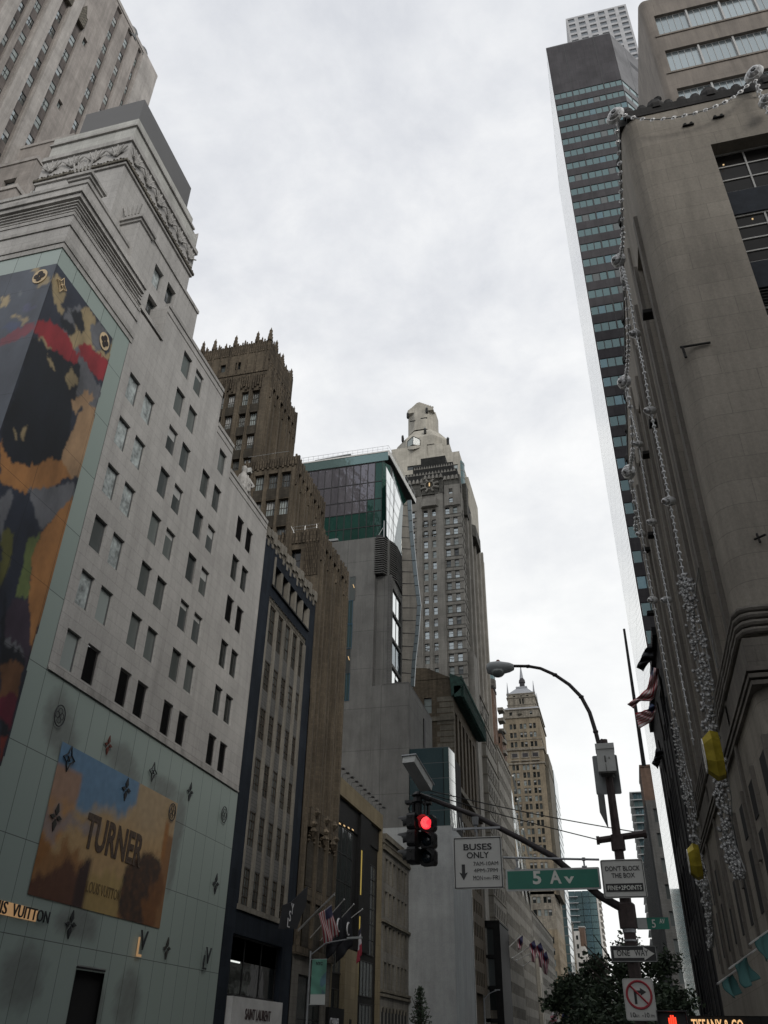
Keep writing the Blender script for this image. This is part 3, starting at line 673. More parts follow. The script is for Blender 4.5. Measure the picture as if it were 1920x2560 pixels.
def mark(kind, y, z, r, mat, o=None, U=UY, prou=.06, disc=None):
    m = MB(); c = (o if o is not None else V((XL + prou, y, z))); Nn = U.cross(Z)
    def P(a, b, d=0): return c + U * a + Z * b + Nn * d
    if disc: m.m(disc).prism([P(math.cos(t * math.pi / 12) * r * .82, math.sin(t * math.pi / 12) * r, 0) for t in range(24)], Nn * .02)
    m.m(mat)
    if kind == 'ring':
        ring = [P(math.cos(t * math.pi / 10) * r * .82, math.sin(t * math.pi / 10) * r, .04) for t in range(21)]
        if not disc: m.tube(ring, r * .055, 5, False)
        for a in range(4):
            cx_, cy_ = .42 * r * math.cos(a * math.pi / 2) * .82, .42 * r * math.sin(a * math.pi / 2)
            if disc: m.prism([P(cx_ + math.cos(t * math.pi / 6) * r * .3, cy_ + math.sin(t * math.pi / 6) * r * .3, .03) for t in range(12)], Nn * .02)
            else: m.tube([P(cx_ + math.cos(t * math.pi / 6) * r * .3, cy_ + math.sin(t * math.pi / 6) * r * .3, .04) for t in range(13)], r * .035, 5, False)
    elif kind == 'diamond':
        pts = []
        for a in range(4):
            t = a * math.pi / 2; pts += [P(math.cos(t) * r * .8, math.sin(t) * r, .04), P(math.cos(t + math.pi / 4) * r * .38, math.sin(t + math.pi / 4) * r * .45, .04)]
        m.tube(pts + [pts[0]], r * .06, 5, False)
        for a in range(4):
            t = a * math.pi / 2 + math.pi / 4; m.tube([P(0, 0, .04), P(math.cos(t) * r * .22, math.sin(t) * r * .26, .04)], r * .07, 5)
    else:   # solid four-petal star
        for a in range(4):
            t = a * math.pi / 2; L_ = r * (1.05 if a % 2 else .8)
            m.prism([P(math.cos(t) * r * .12, math.sin(t) * r * .12), P(math.cos(t + .5) * L_ * .5, math.sin(t + .5) * L_ * .5), P(math.cos(t) * L_, math.sin(t) * L_), P(math.cos(t - .5) * L_ * .5, math.sin(t - .5) * L_ * .5)], Nn * .05)
    return m.build('flower_emblem', B.root)
for k, y, z, r, mt in (('ring', 34.5, 15.2, .52, 'mark_line'), ('diamond', 36.0, 13.5, .62, 'mark_line'), ('star', 39.15, 15.15, .5, 'red_mark'), ('star', 41.7, 13.45, .6, 'mark_line'), ('diamond', 44.2, 15.1, .55, 'mark_line'), ('star', 49.15, 15.2, .55, 'mark_line'), ('ring', 47.2, 13.5, .5, 'mark_line'), ('ring', 54.5, 15.0, .52, 'mark_line'), ('star', 36.0, 10.7, .62, 'bronze_mark'), ('star', 54.5, 10.6, .6, 'mark_line'), ('star', 39.0, 6.4, .6, 'mark_line'), ('star', 49.0, 6.3, .55, 'bronze_mark')): mark(k, y, z, r, mt)
for p, k in (((345, 315), 'W'), ((530, 390), 'D'), ((902, 875), 'S')):
    u, v = p[0] * .2893, 600 + p[1] * .2893
    if k == 'W': mark('ring', 0, 0, .55, 'brown_mark', PY(u, v, Y5 - .05), UX, disc='cream_mark')
    elif k == 'S': mark('ring', 0, 0, .6, 'brown_mark', PX(u, v, XL + .05), UY, disc='cream_mark')
    else: mark('diamond', 0, 0, .55, 'cream_mark', PX(u, v, XL + .05), UY)
m = MB(); text('L', V((XL + .1, 45.75, 5.6)), UY, .95, 'gold_dim', B.root, 'monogram_emblem', .06, .5); text('V', V((XL + .14, 46.0, 5.95)), UY, .95, 'mark_line', B.root, 'monogram_emblem', .06, .8)
text('L', V((XL + .1, 54.1, 5.6)), UY, .8, 'mark_line', B.root, 'monogram_emblem', .06, .45); text('V', V((XL + .14, 54.4, 5.95)), UY, .9, 'mark_line', B.root, 'monogram_emblem', .06, .75)
B.finish()
# statue on the shoulder of the store roof
st = MB(); c = V((XL - .5, 51.9, 40.1)); st.m('lv_trim').lathe(c, [(.75, 0), (.8, .3), (.62, .8), (.66, 1.2), (.5, 1.7), (.28, 2.05), (.22, 2.2), (.3, 2.4), (.27, 2.7), (.1, 2.85)], 12, sx=.8)
for a in range(9):
    t = a / 9 * 6.28; st.tube([c + V((math.cos(t) * .7, math.sin(t) * .75, .1)), c + V((math.cos(t + .3) * .62, math.sin(t + .3) * .62, .9)), c + V((math.cos(t + .7) * .42, math.sin(t + .7) * .4, 1.8))], .09, 5, r1=.04)
st.tube([c + V((.2, .5, 1.8)), c + V((.6, .8, 1.2)), c + V((.7, .3, .7))], .17, 6, r1=.1)
tag(recentre(st.build('statue', smooth=True)), 'weathered stone statue of a draped figure on the roof edge of the pale stepped store', 'statue')
# shrub on the second tier
def leafball(mb, c, r, n, size, mats, sq=1):
    for i in range(n):
        d = V((random.gauss(0, 1), random.gauss(0, 1), random.gauss(0, 1))).normalized(); p = V(c) + V((d.x * r, d.y * r, d.z * r * sq)) * (random.random() ** .45)
        a = V((random.gauss(0, 1), random.gauss(0, 1), random.gauss(0, .6))).normalized(); b = a.cross(V((random.gauss(0, 1), random.gauss(0, 1), random.gauss(0, 1)))).normalized(); s_ = size * random.uniform(.4, 1.6)
        mb.m(random.choice(mats)).face([p - a * s_, p + b * s_ * .5, p + a * s_, p - b * s_ * .5])
sh = MB(); leafball(sh, (XL - 7.0, Y5 + .9, 44.7), .8, 260, .14, ['leaf', 'leaf_dark'], .6); sh.m('bark').tube([(XL - 7.0, Y5 + .9, 43.95), (XL - 7.0, Y5 + .9, 44.7)], .05, 5)
tag(recentre(sh.build('shrub')), 'small green shrub growing on a ledge high on the pale stepped store', 'plant')
# ---------------- grey office tower behind the store ----------------
B = Building('office_tower', 'tall warm grey stone office tower with vertical window bays rising behind the pale stepped store', 'building', (-68, 45, 0)); w = B.wall
xo = -56.0; O = V((xo, 16, 60)); H = 72
y0 = 16
def colspan(y, wd): return (y - y0, y - y0 + wd)
topc = [colspan(56.1, .85), colspan(53.0, 1.2), colspan(49.8, 1.2)]
rows1 = [132 - 5.1 - 60 - 3.72 * k for k in range(19)]
lowc = [colspan(44.35, 1.5), colspan(41.35, 1.35), colspan(38.4, 1.2), colspan(36.7, 1.0), colspan(33.5, 1.2), colspan(31.6, 1.2), colspan(28.2, 1.2)]
# one wall, two heights of bays
hol = []
w.m('office_stone').facade(O, UY, 45.5, H, [(a, 0, b, 71.2) for a, b in topc] + [(a, 0, b, 57.5) for a, b in lowc] + [(46.5 - y0, 56.1 - 1.6, 47.3 - y0, 56.1), (46.5 - y0, 41.3 - 1.6, 47.3 - y0, 41.3)], .35)
for a, b in topc + lowc:
    hh = 71.2 if (a, b) in topc else 57.5; rr = [v for v in rows1 if v + 1.9 < hh]
    w.m('office_spandrel').facade(O - UX * .35 + UY * a, UY, b - a, hh, [(.05, v, b - a - .05, v + 1.9) for v in rr], .1)
    for v in rr: B.win(O, UY, a + .05, v, b - a - .1, 1.9, random.choice(['sash', 'grid:2:2', 'blind:.4:sash']), 'frame_black', random.choice(['glass_sky', 'glass_pale', 'glass_pale', 'glass_frost']), .36)
for v in (54.5, 39.7): B.win(O, UY, 46.5 - y0, v, .8, 1.6, 'grid:2:1', 'frame_black', 'glass_pale', .3)
for a, b in ((39.75, 41.2), (42.8, 44.2), (34.9, 36.5), (29.6, 31.4)): w.m('office_pier').slab(O, UY, a - y0, b - y0, 0, 70, -.45, .0)
w.m('office_pier').slab(O, UY, 57.3 - y0, 45.5, 0, 72.4, -.15, .0)
w.m('office_stone').box(xo - 24, xo - .7, 16, 61.5, 60, 132).box(xo - 24, xo, 61.5, 61.52, 60, 132); w.m('office_pier').box(xo - .7, xo + .12, 48.8, 61.6, 131.6, 132.4)
for y in (41.9, 44.9): w.m('tan_relief').box(xo - .3, xo + .3, y - .8, y + .9, 116.6, 119); w.prism([(xo + .3, y - .6, 119), (xo + .3, y + .6, 119), (xo + .3, y, 121)], (-.5, 0, 0))
for y in (54.6, 57.7): B.wall.m('frame_grey').lathe((xo - 1.1, y, 131), [(1.25, 0), (1.25, 1.9), (1.1, 2.4), (.5, 2.8), (.1, 2.9)], 16)
# lower setbacks
def block(mb, x0, x1, y0, y1, z0, z1, mat, trim=None, th=.5, pr=.15):
    mb.m(mat).box(x0, x1, y0, y1, z0, z1)
    if trim: mb.m(trim).box(x0 - pr, x1 + pr, y0 - pr, y1 + pr, z1, z1 + th)
for (u, v, yy, wd, hh) in ((182, 342, 44, 24, 34), (92, 398, 40, 16, 30), (40, 470, 37, 12, 20)):
    P = PY(u, v, yy); n = int(wd / 3)
    B.grid(V((P.x - wd, yy, P.z - hh)), UX, wd, hh, cells(rng(.9, 3, n), 1.5, rng(hh - 4.6 - 3.7 * int((hh - 5) / 3.7), 3.7, int((hh - 5) / 3.7) + 1), 2.2), ['sash', 'plain', 'blind:.3:sash'], 'frame_black', ['glass_pale', 'glass_room', 'glass_sky'], .4, 'office_stone')
    B.grid(V((P.x, yy, P.z - hh)), UY, 12, hh, cells([1, 4, 7], 1.5, rng(hh - 4.6 - 3.7 * int((hh - 5) / 3.7), 3.7, int((hh - 5) / 3.7) + 1), 2.2), 'sash', 'frame_black', ['glass_pale', 'glass_sky'], .4, 'office_stone')
    w.m('office_pier').box(P.x - wd, P.x + .12, yy - .12, yy + 12, P.z, P.z + .5); w.m('office_stone').box(P.x - wd, P.x - .5, yy + .5, yy + 12, P.z - hh, P.z - .1)
w.m('office_stone').box(xo - 24, xo, 16, 61.5, 0, 60)
B.finish()
# ---------------- dark slate fronted shop building with pale mullions ----------------
def Bld(name, label, x, y, cat='building', group=None): return Building(name, label, cat, (x, y, 0), group)
def back(mb, mat, x0, x1, y0, y1, z0, z1): mb.m(mat).box(x0, x1, y0, y1, z0, z1)
B = Bld('shop_building', 'narrow dark slate shop building with tall pale mullions and a carved parapet', XL - 8, 63); w = B.wall
a, b = 56.6, 70.0; O = V((XL, a, 0))
holes = [(2.3, 35.1, 11.6, 37.3), (2.0, 9.9, 11.4, 34.0), (1.7, 1.0, 11.2, 8.1)]
w.m('slate').facade(O, UY, b - a, 38.6, holes, .5)
w.m('slate').box(XL - 14, XL - .6, a, b, 0, 38.5)
w.m('tan_relief').slab(O, UY, 0, b - a, 38.6, 39.8, 0, .8)
for k in range(17): w.m('tan_mullion').slab(O, UY, .1 + k * .8, .62 + k * .8, 38.9 + .3 * (k % 2), 39.75 + .18 * (k % 3), -.12, 0)
for k in range(14): w.slab(O, UY, .4 + k * .93, .7 + k * .93, 38.6 - random.uniform(.2, .7), 38.7, -.06, 0)
w.m('tan_mullion').slab(O, UY, 2.3, 2.42, 35.1, 37.9, -.15, .5)
for k in range(6): w.slab(O, UY, 2.3 + k * 1.82, 2.3 + k * 1.82 + .42 if k else 2.6, 35.1, 37.3, -.02 if k else .0, .5)
for k in range(5): B.win(O, UY, 2.72 + k * 1.82, 35.1, 1.4, 2.2, 'plain', 'frame_black', random.choice(['glass_dark', 'glass_room']), .4)
w.m('black_stone').slab(O, UY, 2.1, 11.7, 34.95, 35.1, -.16, .1)
w.m('tan_relief').slab(O, UY, 2.0, 11.4, 33.35, 34.0, .06, .4)
for k in range(12): w.slab(O, UY, 2.2 + k * .78, 2.5 + k * .78, 33.9, 34.25 + .2 * (k % 2), .02, .1)
mx = [2.0, 3.83, 5.66, 7.5, 9.35, 11.0]
for u in mx: w.m('tan_mullion').slab(O, UY, u, u + (.3 if u in (2.0,) else .42), 9.9, 33.35, -.05, .5)
w.slab(O, UY, 1.8, 11.6, 9.6, 9.95, -.12, .5)
rws = [30.3, 26.7, 23.1, 19.5, 15.9, 12.3]
for i in range(5):
    u0, u1 = mx[i] + .42, mx[i + 1]
    B.win(O, UY, u0, 30.0, u1 - u0, 3.3, 'grid:2:3', 'frame_bronze', random.choice(['glass_dark', 'glass_room']), .12)
    for k, v in enumerate((25.9, 21.9, 17.9, 13.9, 9.95)):
        w.m('dark_concrete').slab(O, UY, u0, u1, v + 2.5, v + 4.0 if k else 29.99, .1, .5)
        B.win(O, UY, u0, v, u1 - u0, 2.5, 'grid:3:4', 'frame_bronze', random.choice(['glass_dark', 'glass_room']), .12)
B.win(O, UY, 1.7, 1.0, 9.5, 7.1, 'grid:3:2', 'frame_black', 'glass_dark', .4, name='shop_window')
w.m('frame_grey').slab(O, UY, 1.75, 11.15, 6.6, 8.0, .46, .5); w.m('lit_white').slab(O, UY, 1.8, 4.2, 6.45, 6.55, .38, .42)
w.m('marble_sign').slab(O, UY, 1.9, 11.2, 1.6, 4.4, -.35, .1)
text('SAINT LAURENT', V((XL + .36, 63.1, 3.15)), UY, .62, 'letter_dark', B.root, 'sign_lettering', .03, 4.7, bold=.01); text('PARIS', V((XL + .36, 63.3, 2.2)), UY, .5, 'letter_dark', B.root, 'sign_lettering', .03, 1.9)
B.finish()
# ---------------- brown ribbed setback tower ----------------
B = Bld('ribbed_tower', 'brown ribbed setback tower with a crown of finials, three stepped blocks', XL - 10, 76); w = B.wall
def ribs(O, U, wd, z0, z1, us, wid, span, wh, dz, top, st=('grid:4:2',), d=.45, gl=('glass_pale', 'glass_sky', 'glass_room'), fw=.0):
    """piers with recessed window bays and a jagged carved top"""
    B.strips(O + Z * z0, U, wd, z1 - z0, [(u, u + wid) for u in us], .01, top - z0, [top - z0 - .5 - wh - dz * k for k in range(40) if top - z0 - .5 - wh - dz * k > 0], wh, d, list(st), 'frame_bronze', list(gl), 'deco_brick', 'deco_span')
    edges = [0] + [x for u in us for x in (u, u + wid)] + [wd]
    for i in range(0, len(edges), 2):
        c0, c1 = edges[i], edges[i + 1]
        if c1 - c0 < .12: continue
        n = max(1, int((c1 - c0) / .45))
        for k in range(n):
            q = c0 + (c1 - c0) * (k + .5) / n; w.m('deco_trim').slab(O, U, q - .11, q + .11, top - 2.2 - .4 * (k % 2), z1 + .15 + .35 * ((k + i) % 2), -.16, 0)
        if c1 - c0 > .5: w.m('deco_brick').slab(O, U, (c0 + c1) / 2 - .16, (c0 + c1) / 2 + .16, z0, top - 2, -.22, 0)
    for u in us:
        for k in range(3): w.m('deco_trim').slab(O, U, u + wid * (k + .15) / 3, u + wid * (k + .8) / 3, top - .1, z1 + .05 + .3 * (k % 2), -.1 - .05 * (k % 2), 0)
def finial(x, y, z, s=1):
    w.m('deco_trim').lathe((x, y, z), [(.34 * s, 0), (.36 * s, .5 * s), (.26 * s, .55 * s), (.3 * s, 1.0 * s), (.2 * s, 1.1 * s), (.23 * s, 1.6 * s), (.1 * s, 1.85 * s), (.02, 2.2 * s)], 6)
# front block (street plane)
za = 47.5
O = V((XL, 70.2, 0)); ribs(O, UY, 9.9, 8.4, za, [1.55, 2.75, 4.45, 5.65, 7.35, 8.45], .85, 0, 2.1, 3.5, 46.2, d=.7, st=('grid:2:2',), gl=('glass_dark', 'glass_room', 'glass_dark'))
for k, u in enumerate((2.0, 4.9, 7.8)):   # arched lower windows in relief band
    w.m('deco_trim').slab(O, UY, u - .5, u + 1.6, 17.9, 19.6 , -.28, .0)
    for t in range(9): w.lathe(O + UY * (u + .55 + .75 * math.cos(t * .785 / 2)) + Z * (16.8 + .9 * math.sin(t * .785 / 2)) + UX * .1, [(.02, -.16), (.17, 0), (.02, .16)], 6)
    for z in (18.2, 19.3, 17.6): w.lathe(O + UY * (u + random.uniform(0, 1)) + Z * z + UX * .3, [(.05, -.5), (.42, 0), (.05, .5)], 7)
for u in (1.0, 3.9, 6.8): w.m('deco_span').slab(O, UY, u + .75, u + 2.35, 13.2, 16.9, -.06, 0).slab(O, UY, u + .75, u + 2.35, 8.6, 11.9, -.06, 0); w.m('deco_trim').slab(O, UY, u + .7, u + 2.4, 12.1, 13.1, -.14, 0)
w.m('deco_trim').slab(O, UY, 0, 9.9, 7.9, 8.5, -.3, .1)
w.m('old_grey').facade(O, UY, 9.9, 8.0, [(1.6, .5, 8.6, 6.6)], .5); B.win(O, UY, 1.6, .5, 7, 6.1, 'grid:2:2', 'frame_black', 'glass_dark', .4, name='shop_window')
Ow = V((XL - 11, 70.2, 30)); w.m('deco_brick').box(XL - 14, XL - 1.2, 71.1, 80.1, 0, 47.3)
B.grid(Ow, UX, 11, za - 30, [(7.4, 13.2 - k * 3.5, 1.5, 2.3) for k in range(2)] + [(5.1, 13.2, 1.5, 2.3)], 'grid:2:2', 'frame_bronze', ['glass_dark', 'glass_room'], .4, 'deco_brick')
for k in range(8): w.m('deco_trim').slab(Ow, UX, 9.4 + k * .2, 9.5 + k * .2, 12.2, 17.8, -.1, 0)
for k in range(20): w.m('deco_trim').slab(Ow, UX, 3 + k * .4, 3.25 + k * .4, 16.2, 17.5 + .25 * (k % 2), -.14, 0)
w.m('pole_silver').tube([(XL - 6, 70.3, za + .9), (XL - .4, 70.3, za + .9)], .03, 5).tube([(XL - 6, 70.3, za + .5), (XL - .4, 70.3, za + .5)], .025, 5)
for k in range(5): w.tube([(XL - 5.8 + k * 1.3, 70.3, za), (XL - 5.8 + k * 1.3, 70.3, za + .9)], .03, 5)
w.tube([(XL - 3.0, 70.1, za), (XL - 3.9, 70.1, za + 1.9)], .05, 5).prism([(XL - 4.3, 70, za + 1.9), (XL - 3.5, 70, za + 1.7), (XL - 3.9, 70, za + 2.4)], (0, .3, 0))
# middle block
xm, zm, ym = -29.3, 57.6, 69.8
B.grid(V((xm - 6.5, ym, 44)), UX, 6.5, zm - 44, [(u, v, 1.15, 2.1) for v in (9.5, 5.9, 2.3) for u in (1.7, 3.3, 4.85)], ['grid:4:2', 'blind:.5:grid:4:2'], 'frame_bronze', ['glass_pale', 'glass_sky', 'glass_room'], .35, 'deco_brick')
for u in (1.7, 3.3, 4.85):
    for v in (8.1, 4.5): w.m('deco_span').slab(V((xm - 6.5, ym, 44)), UX, u, u + 1.15, v, v + 1.4, -.02, .1)
for u in (1.2, 2.9, 4.55, 6.2): w.m('deco_brick').slab(V((xm - 6.5, ym, 44)), UX, u, u + .28, 0, 12, -.14, 0)
for k in range(22): w.m('deco_trim').slab(V((xm - 6.5, ym, 44)), UX, .1 + k * .3, .3 + k * .3, 12.2 + .2 * (k % 2), 13.5 + .3 * (k % 2), -.14, 0)
w.m('box_white').box(xm - 6.2, xm - 5.2, ym - .5, ym + .1, 55.9, 56.5)
ribs(V((xm, ym, 0)), UY, 10.3, 44, zm, [.9, 2.1, 3.6, 4.8, 6.3, 7.5, 8.9], .75, 0, 2.1, 3.6, 56, st=('grid:2:2',), gl=('glass_dark', 'glass_room'), d=.5)
w.m('deco_brick').box(xm - 14, xm - .9, ym + .8, 80.1, 44, zm - .2)
w.m('pole_silver').tube([(xm - 6, ym + .1, zm + .9), (xm - 1, ym + .1, zm + .9)], .03, 5)
# tower shaft
xt, zt_, yt = -34.2, 72.6, 71.0
us = [1.0, 2.45, 4.3, 5.75, 7.6]
B.grid(V((xt - 9, yt, 50)), UX, 9, zt_ - 50, [(u + .15, v, 1.05, 2.2) for v in (17.6, 14.2, 10.7, 7.2, 3.7, .2) for u in (1.9, 3.3, 5.15, 6.55)], ['grid:4:2', 'grid:4:2', 'blind:.6:grid:4:2'], 'frame_bronze', ['glass_pale', 'glass_sky', 'glass_sky', 'glass_room'], .35, 'deco_brick')
Ot = V((xt - 9, yt, 50))
for u in (1.9, 3.3, 5.15, 6.55):
    for v in (16.3, 12.9, 9.4, 5.9, 2.4): w.m('deco_span').slab(Ot, UX, u + .1, u + 1.25, v, v + 1.3, -.02, .1)
for u, ww in ((.2, .9), (4.65, .45), (8.0, .9), (3.12, .16), (6.37, .16), (1.6, .2)): w.m('deco_brick').slab(Ot, UX, u, u + ww, 0, 21.5, -.22, 0)
for k in range(28):
    if k % 7 != 6: w.m('deco_trim').slab(Ot, UX, .2 + k * .31, .38 + k * .31, 20 + .3 * (k % 3), 22.2 + .35 * (k % 2), -.2, 0)
ribs(V((xt, yt, 0)), UY, 9.3, 50, zt_, [.9, 2.1, 3.6, 4.8, 6.3, 7.5], .75, 0, 2.1, 3.5, 70.6, st=('grid:2:2',), gl=('glass_dark', 'glass_room'), d=.5)
w.m('deco_brick').box(xt - 14, xt - .9, yt + .8, 80.2, 50, zt_ - .2)
# crown
xc, yc, zc = -35.3, 71.8, 78.9
B.grid(V((xc - 10.5, yc, 72)), UX, 10.5, zc - 72, [(3.9, 2.6, .75, 1.3), (6.0, 2.6, .75, 1.3)], ['sash', 'plain'], 'frame_black', ['glass_dark', 'glass_room'], .3, 'deco_brick')
w.m('deco_brick').face([(xc, yc, 72), (xc, yc + 8.3, 72), (xc, yc + 8.3, zc), (xc, yc, zc)]).real if 0 else None
w.m('deco_brick').face([(xc, yc, 72), (xc, yc + 8.3, 72), (xc, yc + 8.3, zc), (xc, yc, zc)]); w.box(xc - 10.5, xc - .4, yc + .7, yc + 8.3, 72, zc - .1)
w.m('deco_trim').slab(V((xc - 10.5, yc, 72)), UX, 0, 10.6, 1.6, 1.85, -.12, 0)
for k in range(34):
    w.m('deco_trim').slab(V((xc - 10.5, yc, 72)), UX, .05 + k * .31, .22 + k * .31, 2.0 + 2.2 * (k % 4 == 0) if k % 4 else 1.9, zc - 72 + .3 * (k % 2), -.12, 0) if k % 4 == 0 else w.slab(V((xc - 10.5, yc, 72)), UX, .05 + k * .31, .22 + k * .31, 5.2, zc - 72 + .35 * (k % 2), -.1, 0)
for k in range(26): w.m('deco_trim').slab(V((xc, yc, 72)), UY, .05 + k * .32, .24 + k * .32, 3.5 * (k % 3 == 0) + .2, zc - 72 + .35 * (k % 2), -.14, 0)
for x_, s_ in ((-.1, 1.1), (-1.9, 1.0), (-5.0, 1.0), (-8.0, 1.0), (-9.7, 1.0)): finial(xc + x_, yc + .1, zc, s_)
for x_ in (-1.2, -3.6, -6.3, -7.3, -9.1): finial(xc + x_, yc + .1, zc - .1, .5)
for y_, s_ in ((2.2, 1.0), (4.6, .9), (7.9, 1.0)): finial(xc - .1, yc + y_, zc, s_)
for y_ in (1.2, 3.4, 5.8, 6.9): finial(xc, yc + y_, zc - .1, .5)
for y_ in (0.2, 8.8): finial(xt - .3, yt + y_, zt_, .7)
w.m('frame_light').lathe((xc - 4, yc + 3, zc - .2), [(1.9, 0), (1.9, .6), (1.4, 1.1), (.6, 1.4), (.05, 1.5)], 16)
B.finish()
# ---------------- black glass shop house with tan frame ----------------
B = Bld('glass_shop_building', 'black glass shop building in a thin tan stone frame, hung with flags', XL - 8, 89); w = B.wall
O = V((XL, 80.15, 0)); wd = 17.3
w.m('chanel_tan').facade(O, UY, wd, 24.6, [(.45, 0, wd - .35, 22.9)], .9)
w.m('chanel_tan').box(XL - 14, XL - 1.2, 80.15, 97.4, 0, 24.5)
w.m('chanel_tan').box(XL - 14, XL - .02, 80.13, 80.16, 0, 24.6).box(XL - 14, XL, 97.44, 97.46, 0, 24.6)
w.m('black_stone').slab(O, UY, .45, wd - .35, 0, 22.9, .5, .85)
w.slab(O, UY, 8.6, 12.6, 9.8, 22.9, .1, .5); w.slab(O, UY, .45, 4.2 - 3.2, 0, 22.9, .2, .5); w.slab(O, UY, .45, wd - .35, 20.6, 22.9, .35, .5)
B.win(O, UY, 1.0, 10.2, 5.9, 10.2, 'grid:3:4', 'frame_black', 'glass_dark', .4, name='shop_window')
B.win(O, UY, 13.0, 9.8, 3.0, 8.9, 'grid:3:6', 'frame_black', 'glass_room', .4, name='shop_window')
B.win(O, UY, 1.0, 7.4, 5.9, 2.4, 'grid:4:1', 'frame_black', 'glass_room', .42, name='shop_window')
for v in (6.0, 2.2): B.win(O, UY, 10.9, v, 4.9, 3.2, 'grid:4:1', 'frame_black', 'glass_room', .42, name='shop_window')
B.win(O, UY, 1.0, 1.0, 3.2, 5.2, 'grid:2:3', 'frame_black', 'glass_dark', .42, name='shop_window')
w.m('chanel_tan').slab(O, UY, 4.4, 8.9, 0, 9.6, .0, .5); w.m('black_stone').slab(O, UY, 6.3, 7.0, 2.4, 3.9, -.02, .1)
w.m('lit_yellow').slab(O, UY, 9.0, 9.25, 14.9, 19.2, .05, .1).slab(O, UY, 9.0, 9.2, 10.6, 12.9, .05, .1).slab(O, UY, 8.9, 9.1, 6.0, 9.2, .05, .1)
for k in range(4): w.m('lit_warm').slab(O, UY, 1.6 + k * 1.5, 2.1 + k * 1.5, 20.3 + .12 * k, 20.42 + .12 * k, .3, .33)
w.m('black_stone').slab(O, UY, -.9, 3.6, 2.6, 4.6, -.3, .0) ; text('CHANEL', V((XL + .32, 80.9, 3.2)), UY, .62, 'letter_white', B.root, 'sign_lettering', .03, 2.7, bold=.01)
for k in range(11):   # floodlight brackets on the parapet
    y = 80.3 + k * 1.62; w.m('frame_black').tube([(XL - .2, y, 24.6), (XL - .2, y, 25.2), (XL + .35, y, 25.25)], .04, 5).box(XL + .2, XL + .5, y - .2, y + .2, 25.2, 25.32)
B.finish()
# ---------------- small classical building ----------------
B = Bld('classical_building', 'low grey classical building beside the blank white wall, with arches at street level', XL - 8, 104); w = B.wall
O = V((XL, 97.5, 0))
B.grid(O, UY, 13.1, 22.2, cells([1.2, 3.0, 4.8, 7.2, 9.0, 10.8], 1.35, [7.0, 10.6, 14.1, 17.6], 2.6), ['sash', 'blind:.5:sash', 'plain'], 'frame_grey', ['glass_room', 'glass_pale', 'glass_dark'], .3, 'old_grey')
for z in (6.3, 6.7, 13.4, 20.9): w.m('brown_trim').slab(O, UY, -.1, 13.2, z, z + .25, -.28, 0)
w.slab(O, UY, -.1, 13.2, 22.0, 22.6, -.5, .2); w.slab(O, UY, -.1, 13.2, 21.6, 22.0, -.25, .2)
for k in range(24): w.slab(O, UY, .1 + k * .55, .32 + k * .55, 21.2, 21.6, -.2, 0)
for u in (1.2, 3.0, 4.8, 7.2, 9.0, 10.8):
    for v in (7.0, 10.6, 14.1, 17.6): w.m('brown_trim').slab(O, UY, u - .2, u - .02, v, v + 2.7, -.08, 0)
for k in range(8):
    u = .9 + k * 1.5; w.m('dark_void').prism([O + UY * (u + .42 * math.cos(t * .4488)) + Z * (4.9 + .42 * math.sin(t * .4488)) for t in range(8)] + [O + UY * (u - .42) + Z * 1.0, O + UY * (u + .42) + Z * 1.0], (.03, 0, 0))
    w.m('brown_trim').tube([O + UY * (u + .5 * math.cos(t * .4488)) + Z * (4.9 + .5 * math.sin(t * .4488)) + UX * .04 for t in range(8)], .07, 5)
w.m('old_grey').box(XL - 14, XL - .4, 97.5, 110.5, 0, 22)
w.m('orange_wrap').box(XL - 3.4, XL - 3.1, 97.0, 98.6, 22.7, 26.5) if 0 else None
B.finish()
# ---------------- concrete tower with folded glass box on top ----------------
B = Bld('concrete_tower', 'plain grey concrete tower wall carrying a folded green glass box on its roof', -33, 116); w = B.wall
yw = 110.75; xu = -31.4
w.m('concrete').face([(-46, yw, 0), (xu, yw, 0), (xu, yw, 71.4), (-46, yw, 71.4)])
w.face([(xu, yw, 0), (xu, yw + .8, 0), (xu, yw + .8, 71.4), (xu, yw, 71.4)])
w.face([(xu, yw + .8, 46), (-28.9, yw + .8, 46), (-28.9, yw + .8, 64.5), (xu, yw + .8, 64.5)])
w.m('dark_concrete').box(xu + .02, xu + .22, yw + .6, yw + .85, 0, 64); w.box(-29.4, -28.8, yw + .7, yw + .95, 46.2, 64.5)
w.m('concrete').box(xu + .01, XL - .02, yw + .02, 127, 0, 46.0, 'b'); w.m('dark_concrete').box(-29.9, XL, yw, 127, 46.0, 46.2)
w.m('frame_black').prism([(-28.3, yw + 1, 46.3), (-27.5, yw + 1, 46.3), (-28.3, yw + 1, 47.4)], (0, 1, 0))
w.m('concrete').box(-46, -29.4, yw + .9, 127, 46, 71.3)
